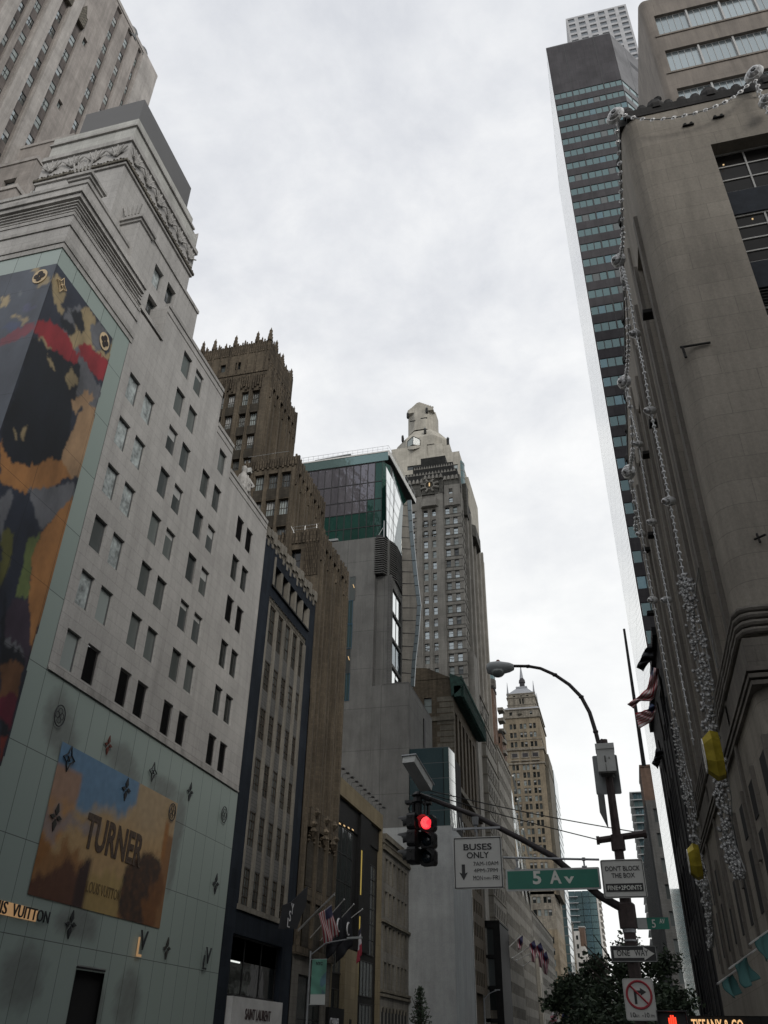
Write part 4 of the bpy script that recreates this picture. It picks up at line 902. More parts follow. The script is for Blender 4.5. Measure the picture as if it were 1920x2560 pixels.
# south faces: upper strip of big panes, lower dark shaft
Os = V((-28.9, yw + .96, 46.2))
B.grid(Os, UY, 15, 18.2, [(.9, 12.6, 5.6, 4.0), (.9, 8.2, 5.6, 4.0), (.9, 3.9, 5.6, 3.9), (.9, .4, 5.6, 3.0)], 'grid:2:1', 'frame_black', ['glass_white', 'glass_white', 'glass_blue'], .15, 'concrete')
for k in range(2): w.m('frame_black').slab(Os, UY, 7.4 + k * 3.0, 7.7 + k * 3.0, 0, 18, -.3, 0)
Ol = V((XL, yw + .3, 14)); B.grid(Ol, UY, 15.9, 31.8, [(.5, v, .5, 4.2) for v in (1, 7.5, 14, 20.5)] + [(3.2, v, 5.2, 7.0) for v in (1, 9, 17, 24)] + [(13.2, v, 1.5, 3.0) for v in (1, 7.5, 14, 20.5)], 'grid:2:1', 'frame_grey', ['glass_blue', 'glass_room'], .3, 'concrete'); w.m('black_stone').slab(Ol, UY, 9.3, 10.5, 0, 30, -.15, 0)
# party wall windows
for p, kind in (((1058, 450), 'grid:1:1'), ((1035, 640), 'grid:2:1'), ((1030, 820), 'grid:2:1'), ((1018, 1010), 'plain'), ((1008, 1215), 'grid:2:1')):
    q = PY(540 + p[0] * .3165, 1300 + p[1] * .3165, yw); wx = 1.0
    w.m('dark_void').box(q.x, q.x + wx, yw - .005, yw + .02, q.z - 4.2, q.z)
    B.win(V((q.x, yw - .08, q.z - 4.2)), UX, 0, 0, wx, 4.2, kind, 'frame_blue' if '2' in kind else 'frame_grey', 'glass_teal' if '2' in kind else 'glass_room', .0)
    if '2' not in kind: w.m('lit_warm').tube([(q.x + .62, yw - .12, q.z - 1.5), (q.x + .82, yw - .12, q.z - 2.1)], .06, 4)
# louvred corner
for k in range(17):
    z = 64.6 + k * .4; w.m('dark_concrete').prism([(xu - .1, yw - .15, z), (-30.0, yw - .15, z), (-28.6, yw + 3.2, z), (-28.6, yw + 13, z), (-28.9, yw + 13, z), (-28.9, yw + 3.3, z), (-30.2, yw + .1, z), (xu - .1, yw + .1, z)], (0, 0, .16))
w.m('frame_black').prism([(xu, yw + .15, 64.5), (-30.4, yw + .15, 64.5), (-29, yw + 3.4, 64.5), (-29, yw + 12.8, 64.5), (xu, yw + 12.8, 64.5)], (0, 0, 7.3))
w.m('steel').tube([(-31.3, yw + .3, 71.3), (-30.3, yw + .3, 73.2)], .05, 5).tube([(-30.1, yw + .2, 71.3), (-30.1, yw + .2, 74.4)], .13, 6).tube([(-28.5, yw + 6, 71.3), (-28.5, yw + 6, 74.0)], .13, 6)
w.lathe((-41, yw + .5, 71.4), [(.3, 0), (.3, .9), (.5, 1.0), (.5, 1.4), (.1, 1.6)], 10); w.box(-40.5, -38, yw + .4, yw + .9, 71.9, 72.3)
# glass box: west curtain wall, one part per pane
xg = -29.85; yg = yw + 1.2; zg0, zg1 = 71.6, 87.6
B2 = w; vs = [71.6, 74.4, 77.3, 79.8, 83.3, 87.4]
n = 12; x0 = -46.5; dxp = (xg - 1.0 - x0) / n
for i in range(n):
    for j in range(5):
        gl = 'glass_green' if (j < 2 or i == n - 1) else ('glass_violet' if (j > 2 or random.random() < .6) else 'glass_teal')
        if j == 2: gl = 'glass_green' if i > n - 3 else 'glass_violet' if i > 3 else 'glass_teal'
        B.win(V((x0, yg, 0)), UX, i * dxp, vs[j], dxp, vs[j + 1] - vs[j], 'plain', 'frame_black', gl, 0, name='glass_pane')
w.m('frame_black').box(x0, xg - 1.05, yg + .1, yg + .2, 71.5, 87.5)
w.m('glass_green').face([(xg - 1.0, yg, 71.5), (xg, yg + 1.6, 71.5), (xg, yg + 1.6, 87.4), (xg - 1.0, yg, 87.4)])
w.m('frame_black').face([(xg, yg + 1.6, 71.5), (xg + .1, yg + 3.0, 71.5), (xg + .1, yg + 3.0, 87.4), (xg, yg + 1.6, 87.4)])
# bright folded street face
w.m('glass_green').face([(xg + .1, yg + 2.7, 71.5), (xg + .1, yg + 15, 71.5), (xg + .1, yg + 15, 87.4), (xg + .1, yg + 2.7, 87.4)])
bp_ = [PX(u, v, xg + .3) for u, v in ((965, 1166), (985, 1205), (1003, 1256), (993, 1310), (983, 1368), (966, 1338))]
w.m('glass_white').face(bp_)
for a_, b_ in ((0, 5), (1, 4)): w.m('frame_grey').tube([bp_[a_] + UX * .05, bp_[b_] + UX * .05], .03, 4)
for f_ in (.2, .4, .6, .8): w.tube([bp_[0].lerp(bp_[5], f_) + UX * .06, bp_[2].lerp(bp_[4], f_) + UX * .06], .02, 4)
for f_ in (.3, .6): w.tube([bp_[0].lerp(bp_[2], f_) + UX * .05, bp_[5].lerp(bp_[4], f_) + UX * .05], .02, 4)
# roof slab overhang and rails
w.m('glass_teal_hi').box(x0, xg + .02, yg - .12, yg, 87.5, 89.3); w.m('white_metal').box(x0 - .1, xg + .05, yg - .2, yg + 16, 89.3, 89.55).prism([(xg, yg - .2, 88.4), (xg + .25, yg - .2, 88.4), (xg + 1.4, yg + 15.8, 88.4), (xg, yg + 15.8, 88.4)], (0, 0, 1.1))
w.m('frame_black').prism([(xg - .9, yg + .2, 88.35), (xg + .2, yg + .2, 88.35), (xg + 1.3, yg + 15.6, 88.35), (xg - .9, yg + 15.6, 88.35)], (0, 0, -.1))
for k in range(19): w.m('steel').tube([(x0 + k * .92, yg, 89.5), (x0 + k * .92, yg, 90.7)], .025, 4)
w.tube([(x0, yg, 90.7), (xg, yg, 90.7), (xg + 1.3, yg + 15.8, 90.7)], .03, 4).tube([(x0, yg, 90.1), (xg, yg, 90.1)], .02, 4)
for k in range(1, 9): w.tube([(xg + k * .15, yg + k * 1.9, 89.5), (xg + k * .15, yg + k * 1.9, 90.7)], .025, 4)
w.m('frame_grey').prism([(-44.2, yg + 2, 89.5), (-37.0, yg + 2, 89.5), (-37.4, yg + 2, 91.7), (-44.2, yg + 2, 91.4)], (0, 4, 0)); w.m('chanel_tan').box(-34.6, -32.8, yg + 2, yg + 4, 89.5, 90.9)
# tall faceted fin running down the street side
fin = [(1018, 1250), (1023, 1330), (1034, 1440), (1043, 1514), (1037, 1590), (1030, 1650), (1026, 1716)]
yfn = yw + 3.6
pl = [PY(u, v, yfn) for u, v in fin]; pr_ = [PY(u + 9.5, v - 1, yfn) for u, v in fin]
for k in range(len(fin) - 1):
    w.m('glass_fin').prism([pl[k + 1], pr_[k + 1], pr_[k], pl[k]], (0, .35, 0))
    for f_ in (0, .33, .66): w.m('frame_black').tube([pl[k].lerp(pl[k + 1], f_) - UY * .03, pr_[k].lerp(pr_[k + 1], f_) - UY * .03], .04, 4)
ledge = [(1008, 1262), (1004, 1340), (1006, 1440), (1006, 1600), (1004, 1716)]
lp_ = [PY(u, v, yfn + .15) for u, v in ledge]; w.m('fuller_grey').face(lp_ + [p + UY * .1 for p in pl[::-1]])
for k in range(16):
    t = k / 15; z = lp_[0].z + (lp_[-1].z - lp_[0].z) * t
    def xat(P, z):
        for a_, b_ in zip(P, P[1:]):
            if min(a_.z, b_.z) <= z <= max(a_.z, b_.z): return a_.x + (b_.x - a_.x) * (z - a_.z) / (b_.z - a_.z)
        return P[-1].x
    w.m('frame_black').tube([(xat(lp_, z), yfn + .1, z), (xat(pl, z - .3), yfn + .1, z - .3)], .05, 4)
B.finish()
# ---------------- white construction wrap with glass prism ----------------
B = Bld('white_clad_building', 'blank white panelled box with a dark glass prism standing on top', -23, 117); w = B.wall
xr_ = -20.2
w.m('white_panel').face([(XL - 4, yw - .1, 0), (xr_, yw - .1, 0), (xr_, yw - .1, 26.1), (XL - 4, yw - .1, 26.1)])
w.m('grey_panel').face([(xr_, yw - .1, 0), (xr_, 124.8, 0), (xr_, 124.8, 26.1), (xr_, yw - .1, 26.1)]); w.m('white_panel').box(XL - 4, xr_ - .1, yw, 124.8, 25.9, 26.0); w.m('white_metal').box(xr_ - .02, xr_ + .06, 124.7, 124.9, 0, 26.1)
pa, pb, pc = PY(1077, 1871, yw + .2), PY(1108, 1867, yw + .2), PY(1121, 1867, yw + .2)
zt2 = pb.z; x1_, x2_ = pa.x - 3, pc.x
for k in range(5):
    z0_, z1_ = 26.1 + (zt2 - 26.1) * k / 5, 26.1 + (zt2 - 26.1) * (k + 1) / 5 - .06
    w.m('glass_blue').face([(x1_, yw + .2, z0_), (pb.x - .1, yw + .2, z0_), (pb.x - .1, yw + .2, z1_), (x1_, yw + .2, z1_)]); w.m('glass_teal').face([(pb.x, yw + .2, z0_), (x2_, yw + .2, z0_), (x2_, yw + .2, z1_), (pb.x, yw + .2, z1_)])
    w.m('glass_white').face([(x2_, yw + .2, z0_), (x2_ + .25, yw + 3.4, z0_), (x2_ + .25, yw + 3.4, z1_), (x2_, yw + .2, z1_)])
    w.m('frame_grey').box(x1_, x2_, yw + .21, yw + .3, z1_, z1_ + .06)
w.m('dark_void').box(x1_, x2_ - .1, yw + .35, yw + 10, 26.1, zt2 - .1)
for k in range(5): w.m('steel').tube([(x2_ + .3 + k * .2, yw + .2 + k, 26.1), (x2_ + .1 + k * .2, yw + .2 + k, 29 - k * .4)], .06, 4)
B.finish()
# ---------------- brown brick building with a green copper cornice ----------------
B = Bld('cornice_building', 'dark brown brick building with quoins and a heavy green copper cornice', XL - 8, 158); w = B.wall
yb = 147.0; c0 = PY(1131, 1687, yb); zt2 = c0.z - 3.2; xl_ = XL
B.grid(V((xl_ - 16, yb, 20)), UX, 16, zt2 + 2.6 - 20, [(u, zt2 - 20 - dz, 1.5, 3.0) for dz in (4.0, 9.8, 16.2, 22.5, 29, 35) for u in (8.2, 10.4)], ['blind:.4:sash', 'plain', 'sash'], 'frame_grey', ['glass_pale', 'glass_room', 'glass_teal'], .3, 'brown_brick')
w.m('brown_brick').prism([(xl_ - 16, yb, zt2 + 2.5), (xl_, yb, zt2 + 2.5), (xl_ - 5, yb, zt2 + 5), (xl_ - 16, yb, zt2 + 6)], (0, 6, 0)).box(xl_ - 16, xl_ - .9, yb + .8, 174, 0, zt2)
for k in range(30): w.m('brown_trim').box(xl_ - (2.6 if k % 2 else 3.1), xl_ + .03, yb - .04, yb + .3, zt2 - 1 - k * 1.1 - .9, zt2 - 1 - k * 1.1)
for z in (zt2 - 5.6, zt2 - 25): w.box(xl_ - 16, xl_ + .25, yb - .25, yb + .2, z, z + .8)
Os = V((xl_, yb, 10))
cs = cells(rng(1.6, 4.0, 6), 2.2, [zt2 - 10 - 16.5], 13.0) + cells(rng(1.2, 2.0, 12), 1.1, [zt2 - 10 - 20.5 - 3.8 * k for k in range(8)], 2.2)
B.grid(Os, UY, 27, zt2 - 10, cs, ['grid:1:4'], 'frame_black', ['glass_room', 'glass_dark'], .5, 'brown_brick')
w.m('brown_trim').box(xl_ - .2, xl_ + .7, yb, 174, zt2 - 18.2, zt2 - 17.3)
n = 54
w.m('copper_green').prism([(xl_ - .2, yb - .5, zt2 - 1.2), (xl_ + .9, yb - .5, zt2 - .4), (xl_ + 2.2, yb - .5, zt2 + 1.0), (xl_ + 1.6, yb - .5, zt2 + 2.4), (xl_ - .5, yb - .5, zt2 + 3.4)], (0, 28, 0))
for k in range(n): w.box(xl_ + .3, xl_ + 1.6 + .5 * (k % 2), yb - .5 + k * .52, yb - .2 + k * .52, zt2 - 1.3, zt2 + .8).lathe((xl_ + 1.7, yb - .3 + k * .52, zt2 + 2.0), [(.3, 0), (.26, .5), (.05, .9)], 6)
B.finish()
# ---------------- grey setback tower with dark crown and clock ----------------
B = Bld('clock_tower', 'tall grey stone tower with a dark geometric crown, clock and rows of sash windows', -34, 190); w = B.wall
yf, xf = 177.0, -27.6; Ow = V((xf - 18, yf, 45)); zt2 = 124
rowz = [119.4 - 3.12 * k for k in range(23)]
cs = []
for z in rowz:
    v = z - 45 - 2.0
    for x in (-31.8, -29.75): cs.append((x - (xf - 18), v, 1.15, 2.0))
    for x in (-37.5, -35.25): cs.append((x - (xf - 18), v, 1.1, 2.0))
    for x in (-40.9, -43.4): cs.append((x - (xf - 18), v, 1.1, 2.0))
B.grid(Ow, UX, 18, zt2 - 45, cs, ['sash', 'sash', 'blind:.5:sash', 'blind:.3:sash'], 'frame_black', ['glass_sky', 'glass_pale', 'glass_sky', 'glass_room', 'glass_sky'], .3, 'fuller_grey')
for z in rowz:
    for dz in (-.3, -2.45): w.m('fuller_dark').slab(Ow, UX, 13.6, 18.03, z - 45 + dz + .3, z - 45 + dz + .46, -.07, 0).slab(Ow, UX, 3, 6.3, z - 45 + dz + .3, z - 45 + dz + .46, -.07, 0)
for a, b in ((6.4, 7.8), (11.4, 13.4)): w.m('fuller_grey').slab(Ow, UX, a, b, 0, 79.5, -.35, 0)
for u in (9.45,): w.slab(Ow, UX, u, u + .5, 0, 73, -.15, 0)
for u in (8.0, 10.25):
    for z in (114.8, 111.6):
        for k in range(4): w.m('fuller_dark').slab(Ow, UX, u + k * .38, u + .14 + k * .38, z - 45 + .1, z - 45 + 1.0, -.3, -.2)
        w.slab(Ow, UX, u, u + 1.4, z - 45 - .1, z - 45 + .1, -.4, 0)
w.m('fuller_grey').prism([(-38.3, yf, 119.9), (-37.6, yf - 1.4, 119.9), (-33.9, yf - 1.4, 119.9), (-33.2, yf, 119.9)], (0, 0, 2.2))
w.m('fuller_dark').slab(Ow, UX, 0, 18.1, zt2 - 45, zt2 - 45 + 1.2, -.25, 1)
for a, b, c, d in ((4.6, 7.6, 78.8, 82.5), (7.8, 12.2, 79.0, 84.6), (12.4, 13.6, 79, 83.2), (13.7, 18.0, 81.2, 84.2)): w.m('fuller_dark').slab(Ow, UX, a, b, c, d, -.45, 2)
B.grid(V((xf - 4.2, yf - .46, 119.8)), UX, 4.2, 6.4, [(1.2, .9, 1.0, 1.4), (1.2, 3.6, 1.0, 1.6)], 'sash', 'frame_black', ['glass_pale', 'glass_sky'], .2, 'fuller_grey')
for k in range(13): w.m('fuller_grey').lathe((xf - 13.4 + k * 1.05, yf - .5, 127.7 + (1 if 3 < k < 9 else 0)), [(.5, 0), (.42, .8), (.1, 1.5)], 6)
w.m('fuller_grey').tube([(xf - 8.0 + 1.2 * math.cos(t * .524), yf - .95, 126.6 + 1.2 * math.sin(t * .524)) for t in range(13)], .16, 6, False)
for k in range(8):
    t = k * .785 + .39; w.tube([(xf - 8 + 1.3 * math.cos(t), yf - .8, 126.6 + 1.3 * math.sin(t)), (xf - 8 + 2.6 * math.cos(t), yf - .7, 126.6 + 2.0 * math.sin(t))], .3, 5)
w.m('lit_warm').box(xf - 8.15, xf - 7.85, yf - 1.0, yf - .96, 126.2, 127.3)
w.m('crown_black').box(xf - 15, xf - .8, yf + .6, 200, 125, 132).box(xf - 13, xf - 2, yf + 1.5, 198, 132, 135).box(xf - 11.0, xf - 4.2, yf + 2.5, 196, 135, 138.2)
for k in range(16): w.m('fuller_grey').prism([(xf - 14.6 + k * .85, yf + .55, 131.2), (xf - 14.2 + k * .85, yf + .55, 132.2), (xf - 13.8 + k * .85, yf + .55, 131.2)], (0, .05, 0)); w.prism([(xf - 12.8 + k * .68, yf + 1.45, 133.8), (xf - 12.5 + k * .68, yf + 1.45, 134.8), (xf - 12.2 + k * .68, yf + 1.45, 133.8)], (0, .05, 0))
w.m('fuller_grey').box(xf - 18, xf - .7, yf + .7, 215, 0, zt2 + .9).box(xf - 4.5, xf - .2, yf + .3, 188, 124, 129.3)
Os = V((xf, yf, 45)); cs = cells([1.4, 4.0, 7.6, 10.2, 14.5, 17.0, 21, 24, 28, 31], 1.2, [z - 47 for z in rowz], 2.0)
B.grid(Os, UY, 35, 79, cs, ['sash', 'blind:.5:sash'], 'frame_black', ['glass_white', 'glass_sky', 'glass_room'], .35, 'fuller_grey')
for u in (5.8, 12.2, 13.3, 19.2, 26.2, 34): w.m('fuller_grey').slab(Os, UY, u, u + 1.0, 0, 79.8, -.6, 0)
for z in rowz: w.m('fuller_dark').slab(Os, UY, 0, 5.5, z - 45 - 2.4, z - 45 - 2.2, -.1, 0)
w.m('fuller_dark').box(xf - .2, xf + .9, 181.5, 184.5, 119.5, 129.5); w.m('fuller_dark').prism([(xf, 190, 118.5), (xf + 1.5, 191.5, 118.5), (xf + 1.5, 200, 118.5), (xf, 201, 118.5)], (0, 0, 3.6))
w.m('lit_white').box(xf + .02, xf + .05, 178.5, 179.5, 126.5, 128.6) if 0 else None
# lower setback shoulders toward the street
w.m('fuller_grey').box(xf - 10, -26.2, 178, 183, 0, 79.5)
B.finish()
# ---------------- dark glass street base ----------------
B = Bld('dark_glass_shop', 'black glass box shop front with a flat top behind the white clad building', -26, 184); w = B.wall
a, b = PY(1191, 2306, 178), PY(1247, 2306, 178)
B.grid(V((a.x - 4, 178, 0)), UX, b.x - a.x + 4, a.z, [(4.4, 1.5 + 5.2 * k, b.x - a.x - 1.6, 4.6) for k in range(4) if 1.5 + 5.2 * k + 4.6 < a.z - .6], 'grid:2:1', 'frame_black', ['glass_dark', 'glass_room'], .3, 'black_stone')
w.m('black_stone').box(a.x - 4, b.x, 178.8, 192, 0, a.z - .1).box(a.x - 4.1, b.x + .1, 177.9, 192, a.z, a.z + .3); w.m('brown_trim').slab(V((a.x, 178, 0)), UX, .6, 3.5, 5.0, 8.0, .2, .28)
B.finish()
# ---------------- limestone tower with stepped lantern top ----------------
B = Bld('limestone_tower', 'tallest pale limestone tower with chamfered lantern top and hexagonal bay windows', -48, 250); w = B.wall
y = 235.0; L_ = 'limestone'
def octa(x0, x1, y0, y1, ch, z0, z1, mat=L_, tx=0):
    P = [(x0 + ch, y0), (x1 - ch, y0), (x1, y0 + ch), (x1, y1 - ch), (x1 - ch, y1), (x0 + ch, y1), (x0, y1 - ch), (x0, y0 + ch)]
    cxm, cym = (x0 + x1) / 2, (y0 + y1) / 2; b0 = [V((p[0], p[1], z0)) for p in P]; t0 = [V((cxm + (p[0] - cxm) * (1 - tx), cym + (p[1] - cym) * (1 - tx), z1)) for p in P]
    w.m(mat)
    for k in range(8): w.face([b0[k], b0[(k + 1) % 8], t0[(k + 1) % 8], t0[k]])
    w.face(t0)
B.grid(V((-61.5, y, 60)), UX, 13.3, 126.5, [(6.0, 126.5 - 10.5 - 4 * k, 5.2, 1.9) for k in range(6)], 'grid:4:1', 'frame_black', ['glass_room', 'glass_pale'], .3, L_)
w.m(L_).box(-61.5, -36.5, y + .8, 262, 0, 178).box(-61.6, -48.2, y + .1, 250, 178, 186.5) if 0 else w.m(L_).box(-61.5, -48.3, y + .9, 262, 0, 186)
w.m(L_).box(-48.19, -42.5, y + .3, 250, 181.3, 186.5); octa(-60.6, -41.0, y, 256, 4.6, 186.5, 190.6); octa(-60.6, -41.0, y, 256, 4.6, 190.6, 197.0, L_, .42)
SC = 240.4 / 235.0
def sx_(x): return x * SC
def sz_(z): return (z - 1.6) * SC + 1.6
yu = 240.4
octa(sx_(-55.9), sx_(-45.3), yu, 252, 3.2, sz_(194.0), sz_(203.6))
w.m(L_).prism([(sx_(x), yu + .1, sz_(z)) for x, z in ((-55.7, 202.6), (-45.5, 202.6), (-45.9, 204.0), (-48.2, 205.6), (-50.9, 207.3), (-52.0, 207.0), (-53.8, 205.2), (-55.4, 204.0))], (0, 9, 0))
for k in range(11): q_ = k / 10; zz = 204.0 + (3.1 * (1 - abs(q_ - .42) / .58) if q_ > .42 else 3.1 * q_ / .42); w.box(sx_(-55.2 + q_ * 9.2), sx_(-54.75 + q_ * 9.2), yu + .05, yu + .5, sz_(zz - .5), sz_(zz + .2))
w.m('dark_void').box(sx_(-54.6), sx_(-52.4), yu - .05, yu + .1, sz_(198.3), sz_(198.7)).box(sx_(-50.4), sx_(-47.9), yu - .05, yu + .1, sz_(198.9), sz_(199.3))
for x_, z_ in ((-55.7, 200.3), (-48.4, 201.4)): w.m('crown_black').box(sx_(x_), sx_(x_ + .7), yu - .5, yu + .6, sz_(z_), sz_(z_ + 2.0)); w.m('frame_grey').lathe((sx_(x_ + .35), yu, sz_(z_ + 2.0)), [(.4, 0), (.36, .5), (.1, .8)], 8)
for x_, z_ in ((-57.9, 190.4), (-49.4, 192.4)): w.m('crown_black').box(x_, x_ + .7, y + .6, y + 1.9, z_, z_ + 2.2); w.m('frame_grey').lathe((x_ + .35, y + 1.1, z_ + 2.2), [(.42, 0), (.38, .5), (.1, .8)], 8)
# hex bay window
w.m(L_).prism([(-55.6, y, 185.6), (-53.1, y - 1.2, 184.3), (-50.6, y, 185.6)], (0, 0, 1.4)); w.m('glass_pale').face([(-55.5, y - .05, 186.6), (-53.1, y - 1.15, 186.6), (-53.1, y - 1.15, 190.2), (-55.5, y - .05, 189)]); w.face([(-53.1, y - 1.15, 186.6), (-50.7, y - .05, 186.6), (-50.7, y - .05, 189.3), (-53.1, y - 1.15, 190.2)])
w.m('frame_black').tube([(-53.1, y - 1.2, 186.5), (-53.1, y - 1.2, 190.2)], .12, 5).tube([(-55.5, y - .1, 186.5), (-55.5, y - .1, 189), (-53.1, y - 1.2, 190.3), (-50.7, y - .1, 189.3), (-50.7, y - .1, 186.5)], .12, 5)
# right shoulder with balconies and glass corner
B.grid(V((-48.2, y + .02, 60)), UX, 11.8, 121.5, [(3.6, 112.5, 2.6, 3.0), (9.6, 113.5, 1.4, 2.4)], 'grid:2:1', 'frame_black', 'glass_pale', .3, L_)
w.m(L_).box(-48.2, -36.5, y + .9, 262, 60, 181.4).box(-43.2, -40, y + .6, 250, 181, 185.5)
w.m('fuller_dark').prism([(-45.8, y, 172.2), (-44.5, y - 2.2, 172.6), (-40.0, y - 2.2, 172.6), (-38.7, y, 172.2)], (0, 0, 1.6)).prism([(-62.5, y, 172.4), (-60.8, y - 2, 172.6), (-59, y - 2, 172.6), (-58.3, y, 172.4)], (0, 0, 1.6))
w.m('crown_black').box(-41, -40.2, y + .5, y + 1.5, 185.5, 188.4); w.m('frame_grey').lathe((-40.6, y + 1, 188.4), [(.6, 0), (.4, .6), (.05, 1)], 8)
w.m('glass_teal').lathe((-37.6, y + 3.2, 168), [(2.3, 0), (2.3, 10), (2.0, 10.6)], 10); w.m('frame_grey')
for z_ in (171, 174, 177): w.lathe((-37.6, y + 3.2, z_), [(2.36, 0), (2.36, .25)], 10)
w.m(L_).box(-36.5, -34.5, y + 6, 262, 0, 174).box(-36.5, -33.2, y + 9, 262, 0, 150); B.grid(V((-34.48, y + 6, 60)), UY, 20, 112, cells([1, 4.2, 7.4, 10.6, 13.8], 1.5, rng(2, 3.6, 30), 2.0), 'plain', 'frame_black', ['glass_sky', 'glass_room'], .2, L_)
B.finish()
# ---------------- stepped grey office buildings further along ----------------
def tiers(B, list_, mat, trim, winw=1.4, winh=1.9, dz=3.7, du=3.0, gls=('glass_room', 'glass_dark', 'glass_sky'), glW=None, wst=('sash', 'plain'), fr='frame_black', zmin=6, y1=None, trimh=.6, band=None):
    """list_: (xl, xr, y0, y1, z0, z1)"""
    for xl, xr, y0, y1_, z0, z1 in list_:
        h = z1 - z0; nv = int((h - 1.2) / dz)
        vs = [h - 1.0 - winh - dz * k for k in range(nv + 1) if h - 1.0 - winh - dz * k > .2]
        nw = max(1, int((xr - xl - .6) / du)); ns = max(1, int((y1_ - y0 - .6) / du))
        B.grid(V((xl, y0, z0)), UX, xr - xl, h, cells([(xr - xl) * (k + .5) / nw - winw / 2 for k in range(nw)], winw, vs, winh), list(wst), fr, list(glW or gls), .3, mat)
        B.grid(V((xr, y0, z0)), UY, y1_ - y0, h, cells([(y1_ - y0) * (k + .5) / ns - winw / 2 for k in range(ns)], winw, vs, winh), list(wst), fr, list(gls), .1, mat)
        B.wall.m(mat).box(xl, xr - .6, y0 + .6, y1_, z0, z1 - .05); B.wall.face([(xl, y0, z1 - .06), (xr, y0, z1 - .06), (xr, y1_, z1 - .06), (xl, y1_, z1 - .06)])
        B.wall.m(trim).box(xl - .2, xr + .2, y0 - .2, y1_ + .1, z1, z1 + trimh)
        if band:
            for v in vs: B.wall.slab(V((xr, y0, z0)), UY, 0, y1_ - y0, v - .5, v - .3, -.12, 0); B.wall.slab(V((xl, y0, z0)), UX, 0, xr - xl, v - .5, v - .3, -.12, 0)
B = Bld('stepped_building', 'stone office building with curved setbacks beside the green copper cornice', -30, 197)
tiers(B, [(-34, -27.0, 190, 204, 64.5, 73), (-34, -26.1, 190, 208, 58, 65.4), (-34, -25.95, 189.5, 209, 0, 58.2)], 'mid_grey', 'brown_trim', 1.5, 2.4, 4.2, 2.6, trimh=.35, band=1); B.finish()
B = Bld('slim_tower', 'slim brown tower with stacked balconies and a rounded glass corner top', -32, 243)
tiers(B, [(-38, -29.9, 240, 246, 0, 94), (-38, -28.9, 246, 256, 0, 82)], 'red_brown', 'crown_black', 1.1, 2.0, 3.6, 2.0, trimh=.9)
B.wall.m('glass_teal').lathe((-31.6, 242.5, 94.9), [(2.2, 0), (2.2, 7.5), (1.8, 8.2)], 10); B.wall.m('fuller_dark').lathe((-31.6, 242.5, 94.9), [(2.35, 0), (2.35, 2.5)], 10)
for k in range(16): B.wall.m('mid_grey').prism([(-29.9, 247 , 40 + k * 3.3), (-28.2, 247, 40 + k * 3.3), (-27.9, 250, 40 + k * 3.3), (-29.9, 251, 40 + k * 3.3)], (0, 0, .9))
B.finish()
B = Bld('ribbon_building', 'grey corner office building whose window rows shine with sky reflections', -30, 222)
tiers(B, [(-31, XL, 209.2, 235.4, 0, 66.3)], 'mid_grey', 'brown_trim', 1.5, 2.2, 4.6, 2.3, gls=('glass_white', 'glass_white', 'glass_room', 'glass_sky'), glW=('glass_room',), trimh=.8); B.finish()
B = Bld('glass_building', 'low building with a sloping pale glass front far along the street', -30, 250); w = B.wall
gz = [(236, 54.5), (244, 50), (254, 44), (266, 37)]
for (y0_, z0_), (y1_, z1_) in zip(gz, gz[1:]):
    for j in range(4): f0, f1 = j / 4, (j + 1) / 4 - .02; w.m('glass_teal_hi').face([(XL + .5 - f0 * 1.2, y0_, 42 + (z0_ + 12 - 42) * f0), (XL + .5 - f0 * 1.2, y1_ - .2, 36 + (z1_ + 14 - 36) * f0), (XL + .5 - f1 * 1.2, y1_ - .2, 36 + (z1_ + 14 - 36) * f1), (XL + .5 - f1 * 1.2, y0_, 42 + (z0_ + 12 - 42) * f1)])
    w.m('white_metal').tube([(XL + .6, y0_, z0_ + 12), (XL + .6, y1_, z1_ + 14)], .3, 5)
B.grid(V((XL, 236, 0)), UY, 31, 42, cells(rng(1.5, 2.9, 10), 1.4, rng(3, 4.0, 9), 2.2), 'sash', 'frame_black', ['glass_room', 'glass_sky', 'glass_dark'], .1, 'mid_grey')
w.m('mid_grey').box(-34, XL - .9, 235.6, 267, 0, 42).box(-34, XL - 2, 237, 262, 42, 48); B.finish()
B = Bld('grey_office', 'plain grey office block behind the flags, windows half lit by the sky', -30, 300)
tiers(B, [(-34, XL, 268, 338, 0, 36)], 'mid_grey', 'brown_trim', 1.5, 2.0, 3.6, 2.9, gls=('glass_room', 'glass_sky', 'glass_dark', 'glass_white'), trimh=.3)
B.wall.m('limestone').box(-27, -24.9, 268, 274, 0, 24); B.wall.m('old_grey').box(-24.92, -24.85, 270, 272, 6, 18); B.finish()
# ---------------- tan hotel tower with spire ----------------
B = Bld('spired_tower', 'tan brick tower with stepped lead roofs, four corner obelisks and a spire', -32, 360); w = B.wall
y = 347.0
def tw(xl, xr, z0, z1, y1, us, vs, ww=1.15, wh=2.2, mat='ritz_tan', gl=('glass_room', 'glass_dark', 'glass_pale', 'glass_dark')):
    B.grid(V((xl, y, z0)), UX, xr - xl, z1 - z0, [(u - xl, v - z0, ww, wh) for u in us for v in vs if z0 < v and v + wh < z1], ['sash', 'plain', 'blind:.4:plain'], 'frame_grey', list(gl), .3, mat)
    n = int((y1 - y) / 3.2); B.grid(V((xr, y, z0)), UY, y1 - y, z1 - z0, [(1 + 3.2 * k, v - z0, 1.3, wh) for k in range(n) for v in vs if z0 < v and v + wh < z1], ['sash', 'plain'], 'frame_grey', ['glass_room', 'glass_sky', 'glass_dark', 'glass_white'], .3, mat)
    w.m(mat).box(xl, xr - .6, y + .6, y1, z0, z1 - .05); w.face([(xl, y, z1 - .06), (xr, y, z1 - .06), (xr, y1, z1 - .06), (xl, y1, z1 - .06)])
